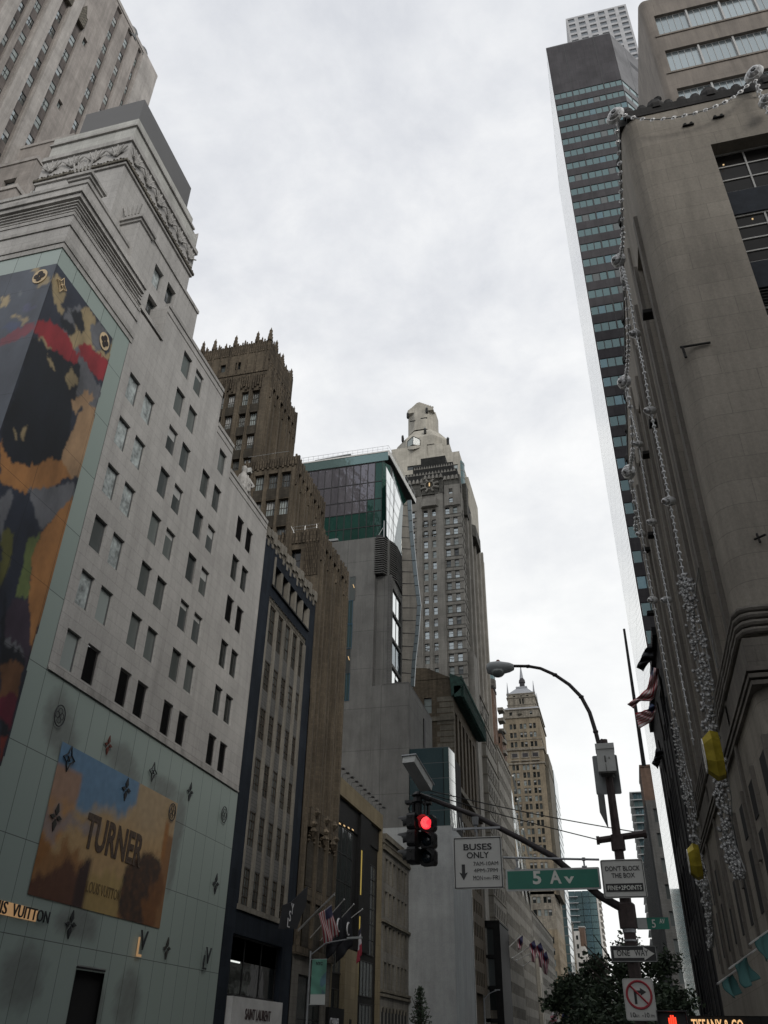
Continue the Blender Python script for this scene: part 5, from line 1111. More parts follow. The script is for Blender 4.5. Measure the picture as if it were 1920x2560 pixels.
def cor(xl, xr, y1, z, h=.6, pr=.5, mat='ritz_trim'): w.m(mat).box(xl - pr, xr + pr, y - pr, y1 + pr, z, z + h)
us6 = [-37.2, -35.6, -32.9, -31.3, -28.9, -27.3]
rz_ = [99.0 - 3.15 * k for k in range(15)]
tw(-40.4, -24.0, 52, 107.4, 375, us6, rz_); tw(-39.9, -24.3, 107.4, 121, 374, us6, [116.3, 112.6, 108.6]); 
cor(-40.4, -24.0, 375, 107.2, .9, .7); cor(-40.4, -24.0, 375, 101.4, .6, .4); cor(-39.9, -24.3, 374, 111.6, .25, .2); cor(-39.9, -24.3, 374, 121, .7, .5)
for u in (-36.9, -32.6, -28.4):
    w.m('ritz_trim').slab(V((0, y, 0)), UX, u - .5, u + 2.7, 103.9, 106.5, -.25, 0); w.m('granite_dark').slab(V((0, y, 0)), UX, u, u + 2.2, 104.3, 105.9, -.27, -.2); w.m('ritz_trim').slab(V((0, y, 0)), UX, u - .6, u + 2.8, 102.6, 103.0, -.8, 0)
tw(-39.7, -24.4, 121.7, 124.8, 372, [-37.0, -28.3], [122.3], 1.2, 1.5, 'ritz_trim'); w.m('brown_trim').lathe((-32.5, y - .2, 122.6), [(.2, -.7), (1.0, 0), (.3, 1.6)], 8)
cor(-39.7, -24.4, 372, 124.6, .3, .5)
w.m('lead_roof'); P0 = [(-40.2, y - .5, 124.9), (-23.9, y - .5, 124.9), (-23.9, 372, 124.9), (-40.2, 372, 124.9)]; P1 = [(-37.8, y + 2, 126.6), (-25.3, y + 2, 126.6), (-25.3, 369, 126.6), (-37.8, 369, 126.6)]
for k in range(4): w.face([P0[k], P0[(k + 1) % 4], P1[(k + 1) % 4], P1[k]])
B.grid(V((-37.5, y + 1.2, 126)), UX, 11.8, 6.2, [(5.1, 1.6, .7, 2.4), (6.3, 1.6, .7, 2.4), (2.6, 4.9, 1, .5), (5.5, 4.9, 1, .5), (8.2, 4.9, 1, .5)], 'plain', 'frame_black', 'glass_dark', .3, 'ritz_trim')
w.m('ritz_trim').box(-37.5, -26.2, y + 2, 366, 126, 132.2).face([(-25.7, y + 1.2, 126), (-25.7, 366, 126), (-25.7, 366, 132.2), (-25.7, y + 1.2, 132.2)]); w.box(-37.9, -25.3, y + .9, 366.3, 130.4, 130.8).box(-37.8, -25.4, y + 1.0, 366.2, 132.0, 132.4).box(-37.8, -25.4, y + 1.0, 366.2, 127.2, 127.5)
w.m('lead_roof'); P0 = [(-37.3, y + 1.3, 132.4), (-26.0, y + 1.3, 132.4), (-26.0, 365, 132.4), (-37.3, 365, 132.4)]; P1 = [(-33.6, y + 6, 136.6), (-29.3, y + 6, 136.6), (-29.3, 359, 136.6), (-33.6, 359, 136.6)]
for k in range(4): w.face([P0[k], P0[(k + 1) % 4], P1[(k + 1) % 4], P1[k]])
w.m('lead_roof').box(-33.9, -29.0, y + 5.6, 359.4, 136.4, 137.2)
w.m('granite_dark').lathe((-31.3, y + 9, 137.2), [(1.2, 0), (1.1, 2.6), (1.45, 2.8), (1.3, 4.2), (.9, 4.7), (.8, 5.0)], 8); w.m('lead_roof').lathe((-31.4, y + 9, 142), [(.85, 0), (.45, 3.4), (.08, 6.8)], 8)
for x_, y_ in ((-37.2, y + 1.6), (-25.9, y + 1.6), (-25.9, 364)): w.m('lead_roof').lathe((x_, y_, 131.5), [(.5, 0), (.5, 1.6), (.38, 1.8), (.05, 6.4)], 6)
tw(-41.5, -24.6, 40, 53, 455, us6, [49, 44.6], 1.3, 2.2, 'ritz_trim'); tw(-41.5, -24.6, 0, 40, 455, us6, rng(2, 3.7, 10), 1.2, 2.2); cor(-41.5, -24.6, 455, 53, .6, .3); w.m('brown_trim').box(-23.99, -22.6, 349, 375, 52, 100).box(-24, -22.4, 352, 372, 100, 106.5)
B.finish()
B = Bld('glass_slab', 'bluish glass slab tower peeking out right behind the tan spired tower', -22, 385)
B.wall.m('glass_blue').box(-30, PY(1383, 1925, 385).x, 385, 410, 0, PY(1383, 1925, 385).z)
xr_ = PY(1383, 1925, 385).x
for k in range(30): B.wall.m('frame_grey').slab(V((xr_, 385, 0)), UY, 0, 25, 2 + k * 3.3, 2.5 + k * 3.3, -.05, 0).slab(V((-30, 385, 0)), UX, 0, xr_ + 30, 2 + k * 3.3, 2.5 + k * 3.3, -.05, 0)
B.finish()
# ---------------- far end of the street ----------------
B = Bld('teal_tower', 'teal glass apartment tower with white balconies at the far end of the street', -20, 610); w = B.wall
a, b, c = PY(1420, 2228, 600), PY(1489, 2228, 600), PX(1510, 2235, PY(1489, 2228, 600).x)
for k in range(24):
    for j in range(4): w.m('glass_teal' if j == 3 else 'glass_blue').box(a.x + (b.x - a.x) * j / 4, a.x + (b.x - a.x) * (j + 1) / 4 - .2, 600 + (.6 if j < 2 else 0), 604, a.z - 3.7 * k - 3.4, a.z - 3.7 * k)
    w.m('white_brick').box(b.x - .5, b.x + 2.2, 606, 640, a.z - 3.7 * k - 3.0, a.z - 3.7 * k - 2.0)
    if True: w.m('steel').box(a.x, a.x + 6, 598.8, 600.5, a.z - 3.7 * k - 3.7, a.z - 3.7 * k - 3.3)
w.m('white_brick').box(a.x, b.x + .1, 604, 640, 0, a.z + .3).box(b.x, b.x + .8, 600, 645, 0, a.z); B.finish()
B = Bld('white_stepped_building', 'small white stepped apartment building standing low in front of the teal tower', -20, 485); w = B.wall
xa, xb, za_ = PY(1438, 2344, 480).x, PY(1492, 2417, 480).x, PY(1438, 2344, 480).z
hs = [za_ + 3, za_ - 4, za_ - 8, za_ - 11]
for k in range(4):
    x0_, x1_ = xa + (xb - xa) * k / 4, xa + (xb - xa) * (k + 1) / 4
    B.grid(V((x0_ - (4 if k == 0 else 0), 480, 0)), UX, x1_ - x0_ + (4 if k == 0 else 0), hs[k], [(.4 + (4 if k == 0 else 0), hs[k] - 4 - 4 * j, 1.1, 2) for j in range(7)], 'plain', 'frame_black', 'glass_dark', .3, 'white_brick'); w.m('white_brick').box(x0_ - (4 if k == 0 else 0), x1_, 480.7, 500, 0, hs[k] - .1)
w.m('red_brown').box(xa + 2, xa + 5, 483, 490, za_ - 4, za_ + 5); w.m('frame_light').box(xa + 1.8, xa + 5.2, 482.8, 490, za_ + 5, za_ + 5.5)
B.finish()
# ======================================================================= RIGHT SIDE
# ---------------- corner jewellery store ----------------
B = Building('jewellery_store', 'brown limestone corner store with a sooty parapet, tall window bays and fluted side wall', 'store', (12, 40, 0)); w = B.wall
O = V((XR, Y5, 0)); Ht = 39.4; ye = 55.6
PW = lambda a, b: PY(1600 + a * .1929, 250 + b * .1929, Y5)
wx0 = 8.12; wx1 = 12.3
bays = [(wx0 - XR, wx1 - XR), (14.6 - XR, 18.8 - XR)]
Wd = 20.0; r_ = .9
# rows measured on the photo: glass and spandrel heights
g1a, g1b = 36.2, PW(1060, 1080).z; g2a, g2b = PW(1160, 1365).z, PW(1345, 1985).z; g3b = g2b - (g1b - g2b)
hb = 13.6
w.m('tiff_stone').facade(O + UX * r_ , UX, Wd - r_, Ht, [(a - r_, hb, b - r_, g1a) for a, b in bays] + [(6.2, .5, 9.8, 6.8)], .75)
# rounded corner pier
for k in range(6):
    t0, t1 = k * math.pi / 12, (k + 1) * math.pi / 12
    p0 = V((XR + r_ - r_ * math.sin(t0), Y5 + r_ - r_ * math.cos(t0), 0)); p1 = V((XR + r_ - r_ * math.sin(t1), Y5 + r_ - r_ * math.cos(t1), 0)); w.face([p1, p0, p0 + Z * Ht, p1 + Z * Ht])
for a, b in bays:
    wdt = b - a; Ob = O
    z = g1a; rows_ = [(g1b, g1a, 3), (g2b, g2a, 4), (g2b - (g1b - g2b) - .0, g2a - (g1b - g2b), 4)]
    k = 0; prev = None
    while rows_[-1][0] > 20: rows_.append((rows_[-1][0] - (g1b - g2b), rows_[-1][1] - (g1b - g2b), 4))
    for i, (zb_, zt_, ny) in enumerate(rows_):
        if i > 0: w.m('spandrel_blue').slab(O, UX, a, b, zt_, rows_[i - 1][0], .55, .75)
        if i == 2:
            B.win(O, UX, a, zt_ - 1.0, wdt, 1.0, 'louver:6', 'louver_dark', 'louver_dark', .55, 'louver_vent'); zt_ -= 1.0
        B.win(O, UX, a, max(zb_, hb), wdt, zt_ - max(zb_, hb), 'grid:3:%d:.07' % ny, 'frame_light', 'glass_inner', .62)
    w.m('dark_void').slab(O, UX, a, b, hb, g1a, .74, .8)
for u, z in ((3.9, g1a - .95), (4.3, g2a - .55), (5.4, g2a - .5)): w.m('lit_warm').slab(O, UX, u, u + .06, z, z + .07, .5, .53)
w.m('lit_warm').slab(O, UX, 6.3, 6.9, g2b + .25, g2b + .6, .64, .66)
B.win(O, UX, 6.2, .5, 3.6, 6.3, 'grid:2:2', 'frame_black', 'glass_dark', .5, name='shop_window')
# reeded block course low on the corner
zc = PY(1850, 1520, Y5).z
cnr = V((XR - .26, Y5 - .26, 0))
for k in range(4):
    z_ = zc - .24 * k - .1; w.m('tiff_trim').tube([V((26, Y5 - .1, z_)), V((XR + .3, Y5 - .1, z_)), V((XR + .04, Y5 + .0, z_)), V((XR - .08, Y5 + .28, z_)), V((XR - .08, ye, z_))], .11, 8)
w.box(XR - .1, XR + .3, Y5 - .1, ye, zc - 2.0, zc - 1.05).box(XR + .3, 26, Y5 - .1, Y5 + .3, zc - 2.0, zc - 1.05)
for k in range(3): z_ = zc - 2.0 - .2 * k; w.box(XR - .2 + .04 * k, 26, Y5 - .2 + .04 * k, Y5 + .2, z_ - .13, z_).box(XR - .2 + .04 * k, XR + .2, Y5 + .2, ye, z_ - .13, z_)
for k in range(9):
    y_ = Y5 + .55 + k * 3.2; w.m('tiff_trim').box(XR - .12, XR + .1, y_ - .3, y_ - .05, zc - 8.2, zc - 3.9)
    w.m('dark_void').box(XR - .03, XR + .1, y_ + .05, y_ + 1.5, zc - 4.3 - .9, zc - 4.1).box(XR - .03, XR + .1, y_ + .05, y_ + 1.5, zc - 7.6, zc - 5.6)
w.m('tiff_trim').slab(O, UX, .9, Wd, 3.4, 3.9, -.18, 0)
# street side wall: recessed flutes and slots
Nn_ = V((XR, ye, 0)); LN = ye - Y5
def un(y): return ye - y
rec = []
for k in range(5):
    ya = 27.2 + k * 5.6; rec.append((un(ya + 2.7), 13.6, un(ya + .2), 34.0))
w.m('tiff_stone').facade(Nn_, UYm, LN - r_, Ht, rec, .85)
for k in range(5):
    ya = 27.2 + k * 5.6; a, b = un(ya + 2.7), un(ya + .2)
    w.m('tiff_stone').slab(Nn_, UYm, a, b, 13.6, 34, .55, .85)
    for j, (za_, zb_) in enumerate(((32.9, 29.9), (27.6, 24.4), (22, 18.9))): w.m('dark_void').slab(Nn_, UYm, a + .5, b - .5, zb_, za_, .5, .56); B.win(Nn_, UYm, a + .55, zb_ + .05, b - a - 1.1, za_ - zb_ - .1, 'grid:2:2', 'frame_bronze', 'glass_dark', .42)
    w.m('tiff_trim').slab(Nn_, UYm, a - .55, a, 12.4, 34.3, -.16, 0).slab(Nn_, UYm, b, b + .55, 12.4, 34.3, -.16, 0).slab(Nn_, UYm, a - 1.5, a - 1.1, 7, 37, -.1, 0)
for k in range(6): w.m('tiff_soot').slab(Nn_, UYm, LN - 3.0 - k * 5.3, LN - 2.5 - k * 5.3, 29 - 2 * (k % 2), 29.2 - 2 * (k % 2), -.5, 0)
w.m('tiff_stone').box(XR + .95, 26, Y5 + .95, ye, 0, Ht - .2).face([(XR, ye, 0), (26, ye, 0), (26, ye, Ht), (XR, ye, Ht)])
# dark streaks under the parapet and odd brackets
for u, l_ in ((1.15, 3.6), (1.3, 2.6), (2.9, 1.0), (5.4, .8)): w.m('tiff_soot').prism([O + UX * u + Z * Ht - UY * .012, O + UX * (u + .34) + Z * Ht - UY * .012, O + UX * (u + .42) + Z * (Ht - l_) - UY * .012], (0, .01, 0)) if 0 else None
for u, z in ((2.85, 38.0), (4.2, 38.1)):
    for s_ in (-.14, .14): w.m('frame_grey').lathe(O + UX * (u + s_) + Z * z - UY * .05, [(.02, -.06), (.08, 0), (.02, .06)], 8)
    w.m('tiff_soot').slab(O, UX, u - .25, u + .25, z - .12, z - .08, -.1, 0)
q = PY(1700, 872, Y5); w.m('tiff_soot').tube([q - UY * .08, q + UX * 1.1 + Z * .0 - UY * .08], .05, 6).tube([q + UX * .08 - UY * .08, q + UX * .12 - Z * .55 - UY * .08], .05, 6)
q = PY(1895, 1350, Y5); w.m('tiff_soot').tube([q - UY * .06 + UX * -.12, q - UY * .3 + UX * .2], .04, 5).tube([q + Z * .2 - UY * .06, q - Z * .2 - UY * .2], .04, 5)
# parapet of dark stained stone with round lobes
w.m('tiff_soot').slab(O, UX, .3, Wd, Ht, Ht + .55, -.05, .9).slab(Nn_, UYm, 0, LN - .3, Ht, Ht + .55, -.05, .9)
for k in range(15):
    u = .5 + k * .62; rr = .48 if k % 4 == 2 else .3
    c = O + UX * u + Z * (Ht + .5) + UY * .35; w.lathe(c, [(rr, -.1), (rr * 1.02, .25), (rr * .75, .5 + rr * .4), (rr * .3, .62 + rr * .5), (.03, .68 + rr * .5)], 10)
for k in range(32):
    y_ = Y5 + .9 + k * .93; rr = .48 if k % 4 == 2 else .32
    w.lathe((XR + .3, y_, Ht + .45), [(rr, -.1), (rr, .3), (rr * .7, .6), (.03, .85)], 8)
B.finish()
# gold lettering over the door
m = thing('store_sign', 'dark sign band with glowing gold letters at the bottom of the brown corner store', 'sign', tuple(PY(1772, 2560, Y5 - .9)))
q = PY(1793, 2560, Y5 - .9); bx = MB(); bx.m('black_stone').box(q.x - .85, q.x + 1.6, Y5 - .9, Y5 - .2, q.z - .5, q.z + .17); bx.build('sign_board', m)
text('TIFFANY & CO', V((q.x, Y5 - .92, q.z - .17)), UX, .26, 'gold_letter', m, 'sign_lettering', .03, 1.16, bold=.012, proud=.02)
# ---------------- crystal garlands on the corner store ----------------
def gem(mb, c, r, ax, rim='crystal_rim', body='crystal', core=None):
    """oval cut stone seen along ax"""
    mb.m(rim).lathe(c, [(r * .72, -.10 * r), (r, 0), (r * .72, .16 * r)], 10, ax=ax, sy=.68); mb.m(body).lathe(V(c) + V(ax) * r * .1, [(r * .6, 0), (r * .45, .3 * r), (r * .3, .34 * r)], 7, ax=ax, sy=.68)
    if core: mb.m(core).lathe(V(c) + V(ax) * r * .3, [(r * .3, 0), (r * .1, .15 * r)], 7, ax=ax)
def garland(name, label, pts, ax, r, gap, group, big=(), mx=100, jig=.0, thick=1):
    """a string of cut stones along a polyline; every stone a part"""
    t = thing(name, label, 'garland', tuple(pts[0]), group); cb = MB(); cb.m('steel').tube(pts, .03, 5); cb.build('cord', t)
    L_ = [0]
    for a, b in zip(pts, pts[1:]): L_.append(L_[-1] + (b - a).length)
    mb = MB(); gem(mb, V((0, 0, 0)), r, ax, core='crystal_core'); me = mb.mesh('gem'); n = int(L_[-1] / gap); cnt = 0; rest = MB()
    rj = random.Random(len(pts) * 7 + n)
    for i in range(n):
        for q in range(thick):
            s = gap * (i + .5); k = max(j for j in range(len(L_)) if L_[j] <= s); k = min(k, len(pts) - 2)
            p = pts[k].lerp(pts[k + 1], (s - L_[k]) / (L_[k + 1] - L_[k])) + V((rj.uniform(-1, 0) * jig * .3, rj.uniform(-1, 1) * jig, rj.uniform(-1, 1) * jig * .6))
            if cnt < mx:
                o = bpy.data.objects.new('gem', me); COL.objects.link(o); o.parent = t; o.location = p - pts[0]; o.rotation_euler = (rj.uniform(-.12, .12), rj.uniform(-.12, .12), rj.uniform(-.12, .12)); cnt += 1; o.scale = [rj.uniform(.85, 1.1)] * 3
            else: gem(rest, p, r * rj.uniform(.8, 1.2), ax)
    if rest.f: rest.build('gem', t, kind='stuff')
    for p in big:
        b_ = MB(); c = p; b_.m('crystal_rim').lathe(c, [(r * 2.2, -.12), (r * 2.6, 0), (r * 2.2, .16)], 14, ax=ax, sy=.72); b_.m('crystal').lathe(V(c) + V(ax) * .12, [(r * 1.9, 0), (r * 1.5, .16), (r * .9, .22)], 8, ax=ax, sy=.72); b_.m('crystal_core').lathe(V(c) + V(ax) * .3, [(r * .9, 0), (r * .6, .06)], 6, ax=ax, sy=.72); b_.build('large_gem', t)
    return t
GG = 'crystal garlands hung on the brown corner store'
yq = Y5 - .55
def pw(L_): return [PY(1340 + a * .3496, b * .3496, yq) for a, b in L_]
garland('crystal_garland', 'crystal garland sagging along the front parapet edge facing the avenue', pw([(600, 822), (632, 824), (675, 835), (735, 850), (840, 856), (900, 852), (1010, 838), (1125, 813), (1235, 780), (1335, 740), (1385, 713), (1430, 684), (1465, 655), (1500, 622), (1540, 585)]), V((0, -1, 0)), .17, .47, GG)
garland('crystal_garland', 'short crystal garland dropping from the top jewel to the right edge of the picture', pw([(1560, 560), (1585, 610), (1605, 670), (1625, 730), (1650, 790), (1680, 850)]), V((0, -1, 0)), .15, .42, GG, big=pw([(1640, 730)]))
def jewel(u, v, y, label, rx=.52, px=None):
    c = PY(u, v, y) if px is None else PX(u, v, px); t = thing('roof_jewel', label, 'ornament', tuple(c - Z * .4), 'large crystal jewels on the parapet of the brown corner store'); ax = V((-.25, -.95, -.15)).normalized() if px is None else V((-.8, -.55, -.2)).normalized()
    b_ = MB(); b_.m('crystal_rim').lathe(c, [(rx * .8, -.1), (rx, 0), (rx * .8, .14)], 14, ax=ax, sy=.72).tube([c - Z * .3, c - Z * 1.0 + UY * .5], .04, 5); b_.build('setting', t)
    b_ = MB(); b_.m('crystal').lathe(c + ax * .1, [(rx * .74, 0), (rx * .6, .14), (rx * .38, .2)], 8, ax=ax, sy=.72); b_.m('crystal_core').lathe(c + ax * .3, [(rx * .3, 0), (rx * .18, .05)], 6, ax=ax, sy=.72); b_.build('gem', t)
jewel(1538, 290, yq + .1, 'large oval crystal jewel on the very corner of the brown store parapet'); jewel(1885, 185, yq, 'large crystal jewel standing over the front parapet of the brown store')
for k, (u, v) in enumerate(((1547, 651), (1561, 955), (1572, 1180))): jewel(u, v, 0, ['crystal jewel nearest the corner on the side roofline of the brown store', 'middle crystal jewel on the side roofline of the brown store', 'farthest crystal jewel on the side roofline of the brown store'][k], .5 + .08 * k, px=XR - .9)
xg_ = XR - .85
def pn(L_, x=None): return [PX(a, b, x or xg_) for a, b in L_]
aN = V((-.75, -.6, -.25)).normalized()
garland('crystal_garland', 'crystal garland running along the side roofline of the brown store, corner to first jewel', pn([(1541, 315), (1546, 365), (1550, 420), (1553, 489), (1558, 577), (1555, 620), (1549, 650)]), aN, .15, .42, GG)
garland('crystal_garland', 'side roofline crystal garland between the first and middle jewels', pn([(1549, 655), (1560, 690), (1565, 740), (1570, 800), (1571, 860), (1568, 920), (1563, 955)]), aN, .17, .5, GG)
garland('crystal_garland', 'side roofline crystal garland beyond the middle jewel', pn([(1566, 965), (1575, 1010), (1580, 1070), (1582, 1130), (1575, 1175), (1582, 1230), (1590, 1290), (1588, 1335)]), aN, .2, .62, GG)
s1 = [(1557, 670), (1572, 727), (1589, 831), (1608, 915), (1627, 1027), (1648, 1125), (1674, 1251), (1687, 1319), (1703, 1408), (1713, 1460)]
garland('crystal_garland', 'right hand crystal necklace strand on the side wall, above the nearer gold gem', pn(s1), aN, .11, .30, GG, big=pn([(1589, 835), (1627, 1027), (1674, 1253)]))
s2 = [(1566, 975), (1580, 1040), (1596, 1106), (1619, 1244), (1645, 1378), (1665, 1477), (1677, 1540), (1693, 1635), (1706, 1708), (1718, 1768), (1734, 1863)]
garland('crystal_garland', 'middle crystal necklace strand, thin, ending without a gold gem', pn(s2), aN, .10, .36, GG, big=pn([(1597, 1110), (1631, 1305), (1668, 1500)]))
s3 = [(1585, 1220), (1604, 1328), (1617, 1411), (1633, 1499), (1649, 1585), (1665, 1673), (1682, 1768), (1692, 1835)]
garland('crystal_garland', 'left crystal necklace strand closest to the far end of the side wall', pn(s3), aN, .12, .45, GG, big=pn([(1603, 1335), (1633, 1500)]))
# tassels: dense clusters with gold gems
xt_ = XR - .6
def tassel(label, path, wd, n, r, goldc, gh, gw, seed):
    t = thing('crystal_tassel', label, 'tassel', tuple(PX(*path[0], xt_)), 'crystal tassels with gold gems on the brown store'); rj = random.Random(seed); P = pn(path, xt_); base = wloc(t)
    L_ = [0]
    for a, b in zip(P, P[1:]): L_.append(L_[-1] + (b - a).length)
    mb = MB(); gem(mb, V((0, 0, 0)), r, aN, rim='crystal_dim', body='crystal_rim'); me = mb.mesh('gem'); rest = MB(); cnt = 0
    for i in range(n):
        s = L_[-1] * rj.random(); k = max(j for j in range(len(L_)) if L_[j] <= s); k = min(k, len(P) - 2); f = s / L_[-1]
        wdd = wd * min(1, .25 + 3 * f, .3 + 2.2 * (1 - f)); lane = rj.choice((-1, -.4, .35, 1)) * wdd + rj.gauss(0, .07)
        p = P[k].lerp(P[k + 1], (s - L_[k]) / (L_[k + 1] - L_[k])) + V((-rj.random() * .25, lane, rj.gauss(0, .05)))
        if cnt < 99:
            o = bpy.data.objects.new('gem', me); COL.objects.link(o); o.parent = t; o.location = p - base; o.scale = [rj.uniform(.7, 1.3)] * 3; o.rotation_euler = (rj.random(), rj.random(), rj.random()); cnt += 1
        else: gem(rest, p, r * rj.uniform(.7, 1.2), aN, rim='crystal_dim', body='crystal_rim')
    rest.build('gem', t, kind='stuff')
    cb = MB(); cb.m('steel')
    for l_ in (-1, -.4, .35, 1): cb.tube([p + V((-.05, l_ * wd * min(1, .3 + 3 * i / len(P), .3 + 2.2 * (1 - i / len(P))), 0)) for i, p in enumerate(P)], .018, 4)
    cb.build('cord', t)
    c = PX(*goldc, xt_ - .45); gm = MB(); ax = V((-.9, -.35, -.1)).normalized()
    U_ = V((-.35, .93, 0)).normalized(); pts = []
    for a_, b_ in ((-.45, -.9), (.5, -1), (.95, -.62), (1, .45), (.6, .95), (-.3, 1), (-.9, .6), (-1, -.35)): pts.append(c + UY * a_ * gw + Z * b_ * gh)
    inn = [c + (p - c) * .66 - UX * .30 for p in pts]; bk = [c + (p - c) * .9 + UX * .25 for p in pts]
    gm.m('gem_gold'); n_ = len(pts)
    for k in range(n_): gm.face([pts[k], pts[(k + 1) % n_], inn[(k + 1) % n_], inn[k]]); gm.face([pts[(k + 1) % n_], pts[k], bk[k], bk[(k + 1) % n_]])
    gm.m('gem_gold').face(inn); gm.face(bk[::-1]); gm.m('gem_bright').face([inn[0] - UX * .02, inn[1] - UX * .02, inn[2].lerp(c, .3) - UX * .02]); gm.build('gold_gem', t); sm = MB(); sm.m('crystal_rim').tube(inn + [inn[0]], .022, 5); sm.build('gem_setting', t)
tassel('nearer crystal tassel with a big gold gem, on the side wall of the brown store', [(1711, 1450), (1734, 1496), (1740, 1560), (1757, 1640), (1775, 1740), (1785, 1820), (1795, 1900), (1812, 1960), (1822, 2030), (1826, 2090), (1836, 2130), (1862, 2190)], 1.7, 620, .095, (1785, 1888), .82, .32, 3)
tassel('farther crystal tassel with a smaller looking gold gem, lower and left on the side wall', [(1690, 1800), (1703, 1870), (1712, 1930), (1728, 1990), (1740, 2064), (1748, 2150), (1768, 2220), (1777, 2280), (1784, 2370)], 1.8, 480, .1, (1738, 2154), .8, .4, 5)
fr_ = MB(); fr_.m('frame_light').tube([PX(1738, 1490, xt_), PX(1746, 1420, xt_ - .3), PX(1772, 1550, xt_ + .2), PX(1794, 1670, xt_ + .3)], .03, 5)
tag(recentre(fr_.build('hanging_rig')), 'thin steel rig holding the nearer crystal tassel off the wall', 'bracket')
# ---------------- dark block beyond ----------------
B = Bld('dark_block', 'nearly black block between the brown store and the tall granite tower, hung with flags', 10, 66); w = B.wall
B.grid(V((XR, 77, 0)), UYm, 21.3, 26.0, [(14.5, 20.6, 4.4, 3.4)] + cells([1.5, 5.0, 8.5, 12], 2.2, [4, 9.5, 15], 3.6), 'grid:4:1', 'frame_grey', ['glass_dark', 'glass_dark', 'glass_room'], .3, 'dark_face')
w.m('dark_face').box(XR + .6, 20, 55.7, 77, 0, 25.9).box(XR - .3, 20, 55.7, 77.2, 26, 26.6); 
for k in range(7): w.box(XR - .06, XR, 57 + k * 2.9, 57.5 + k * 2.9, 3, 22)
B.finish()
# ---------------- granite and glass tower ----------------
B = Bld('granite_tower', 'tall dark granite tower banded with teal windows and a blank top', 20, 125); w = B.wall
yi, xi, zi = 105.0, 7.2, 191.4; xi2 = 21.2
nv = 40; w.m('granite_dark')
rows_ = [171.0 - 4.02 * k for k in range(37)]
xs_ = [xi + .0, 11.05, 17.5, xi2]
w.facade(V((xi, yi, 0)), UX, xi2 - xi, zi, [(.0 + .12, r, xi2 - xi - .05, r + 2.0) for r in rows_], .25)
for r in rows_:
    for a, b, n in ((xi + .12, 11.0, 3), (11.12, 17.45, 5), (17.57, xi2 - .05, 3)):
        for k in range(n): B.win(V((0, yi, 0)), UX, a + (b - a) * k / n, r, (b - a) / n, 2.0, 'plain', 'frame_black', random.choice(['glass_teal'] * 9 + ['glass_blue', 'glass_room']), .05, 'tower_window')
for x_ in (11.0, 17.45): w.m('frame_black').slab(V((0, yi, 0)), UX, x_, x_ + .16, 0, zi, -.03, .1)
ch = V((xi2, yi, 0)); Uc = (V((27.5, 113, 0)) - ch).normalized(); lc = (V((27.5, 113, 0)) - ch).length
w.m('granite_light').facade(ch, Uc, lc, zi - .4, [(.1, r, lc - .1, r + 2.0) for r in rows_] , .25)
for r in rows_[:14]:
    for k in range(4): B.win(ch, Uc, .1 + (lc - .2) * k / 4, r, (lc - .2) / 4, 2.0, 'plain', 'frame_grey', 'glass_teal_hi', .05, 'tower_window')
for r in rows_[14:]: w.m('glass_teal').slab(ch, Uc, .1, lc - .1, r, r + 2, .2, .25)
w.m('frame_black').slab(ch, Uc, 5.6, lc, 184.5, 186.2, -.02, .1); w.m('frame_grey').slab(ch, Uc, 4.9, 5.0, 0, zi - .5, -.03, 0)
yfar = 144.0; 
for k in range(13):
    y0_, y1_ = yi + .1 + (yfar - yi - .1) * k / 13, yi + (yfar - yi - .1) * (k + 1) / 13
    for j in range(24): w.m('glass_white').box(xi, xi + .2, y0_, y1_ - .3, zi * j / 24 + .0, zi * (j + 1) / 24 - (.06 if j < 23 else .3))
w.m('granite_dark').box(xi + .3, xi2, yi + .5, yfar, 0, zi - .5); w.box(xi + .1, 27, yi + 9, yfar, 0, zi - .6); w.m('dark_void').box(xi + .6, xi2 - .5, yi + .28, yi + .5, 0, 174)
w.m('granite_light').box(xi, xi2, yi, yfar, zi, zi + .25); w.m('glass_teal_hi')
B.finish(limit=100)
# ---------------- white grid tower behind ----------------
B = Bld('white_grid_tower', 'very tall white concrete grid tower with square windows behind the granite tower', 41, 236); w = B.wall
yp = 223.0; a, b = PY(1414, 47, yp), PY(1564, 10, yp); zt2 = (a.z + b.z) / 2; wd = b.x - a.x
cs = cells([wd * (k + .5) / 6 - 1.5 for k in range(6)], 3.05, [zt2 - 200 - 4.4 - 4.75 * k for k in range(14)], 3.05)
q = [(u, v - (zt2 - 200) + (zt2 - 200) - (zt2 - 200) + 0, a_, b_) for u, v, a_, b_ in cs]
cs = cells([wd * (k + .5) / 6 - 1.5 for k in range(6)], 3.05, [150 - 4.4 - 4.75 * k for k in range(14)], 3.05)
B.grid(V((a.x, yp, zt2 - 150)), UX, wd, 150, cs, 'plain', 'frame_light', 'glass_park', .35, 'park_white')
cs = [(u, v, a_, b_) for u, v, a_, b_ in cs]; B.grid(V((b.x, yp + wd, zt2 - 150)), UYm, wd, 150, cs, 'plain', 'frame_grey', 'glass_blue', .7, 'park_white') if 0 else None
B.grid(V((b.x, yp, zt2 - 150)), UY, wd, 150, cs, 'plain', 'frame_light', 'glass_park', .35, 'park_white')
w.m('park_white').box(a.x + .9, b.x - .9, yp + .9, yp + wd - .9, 0, zt2 - .1).face([(a.x, yp, zt2 - 150), (a.x, yp, zt2), (a.x, yp + wd, zt2), (a.x, yp + wd, zt2 - 150)])
B.finish()
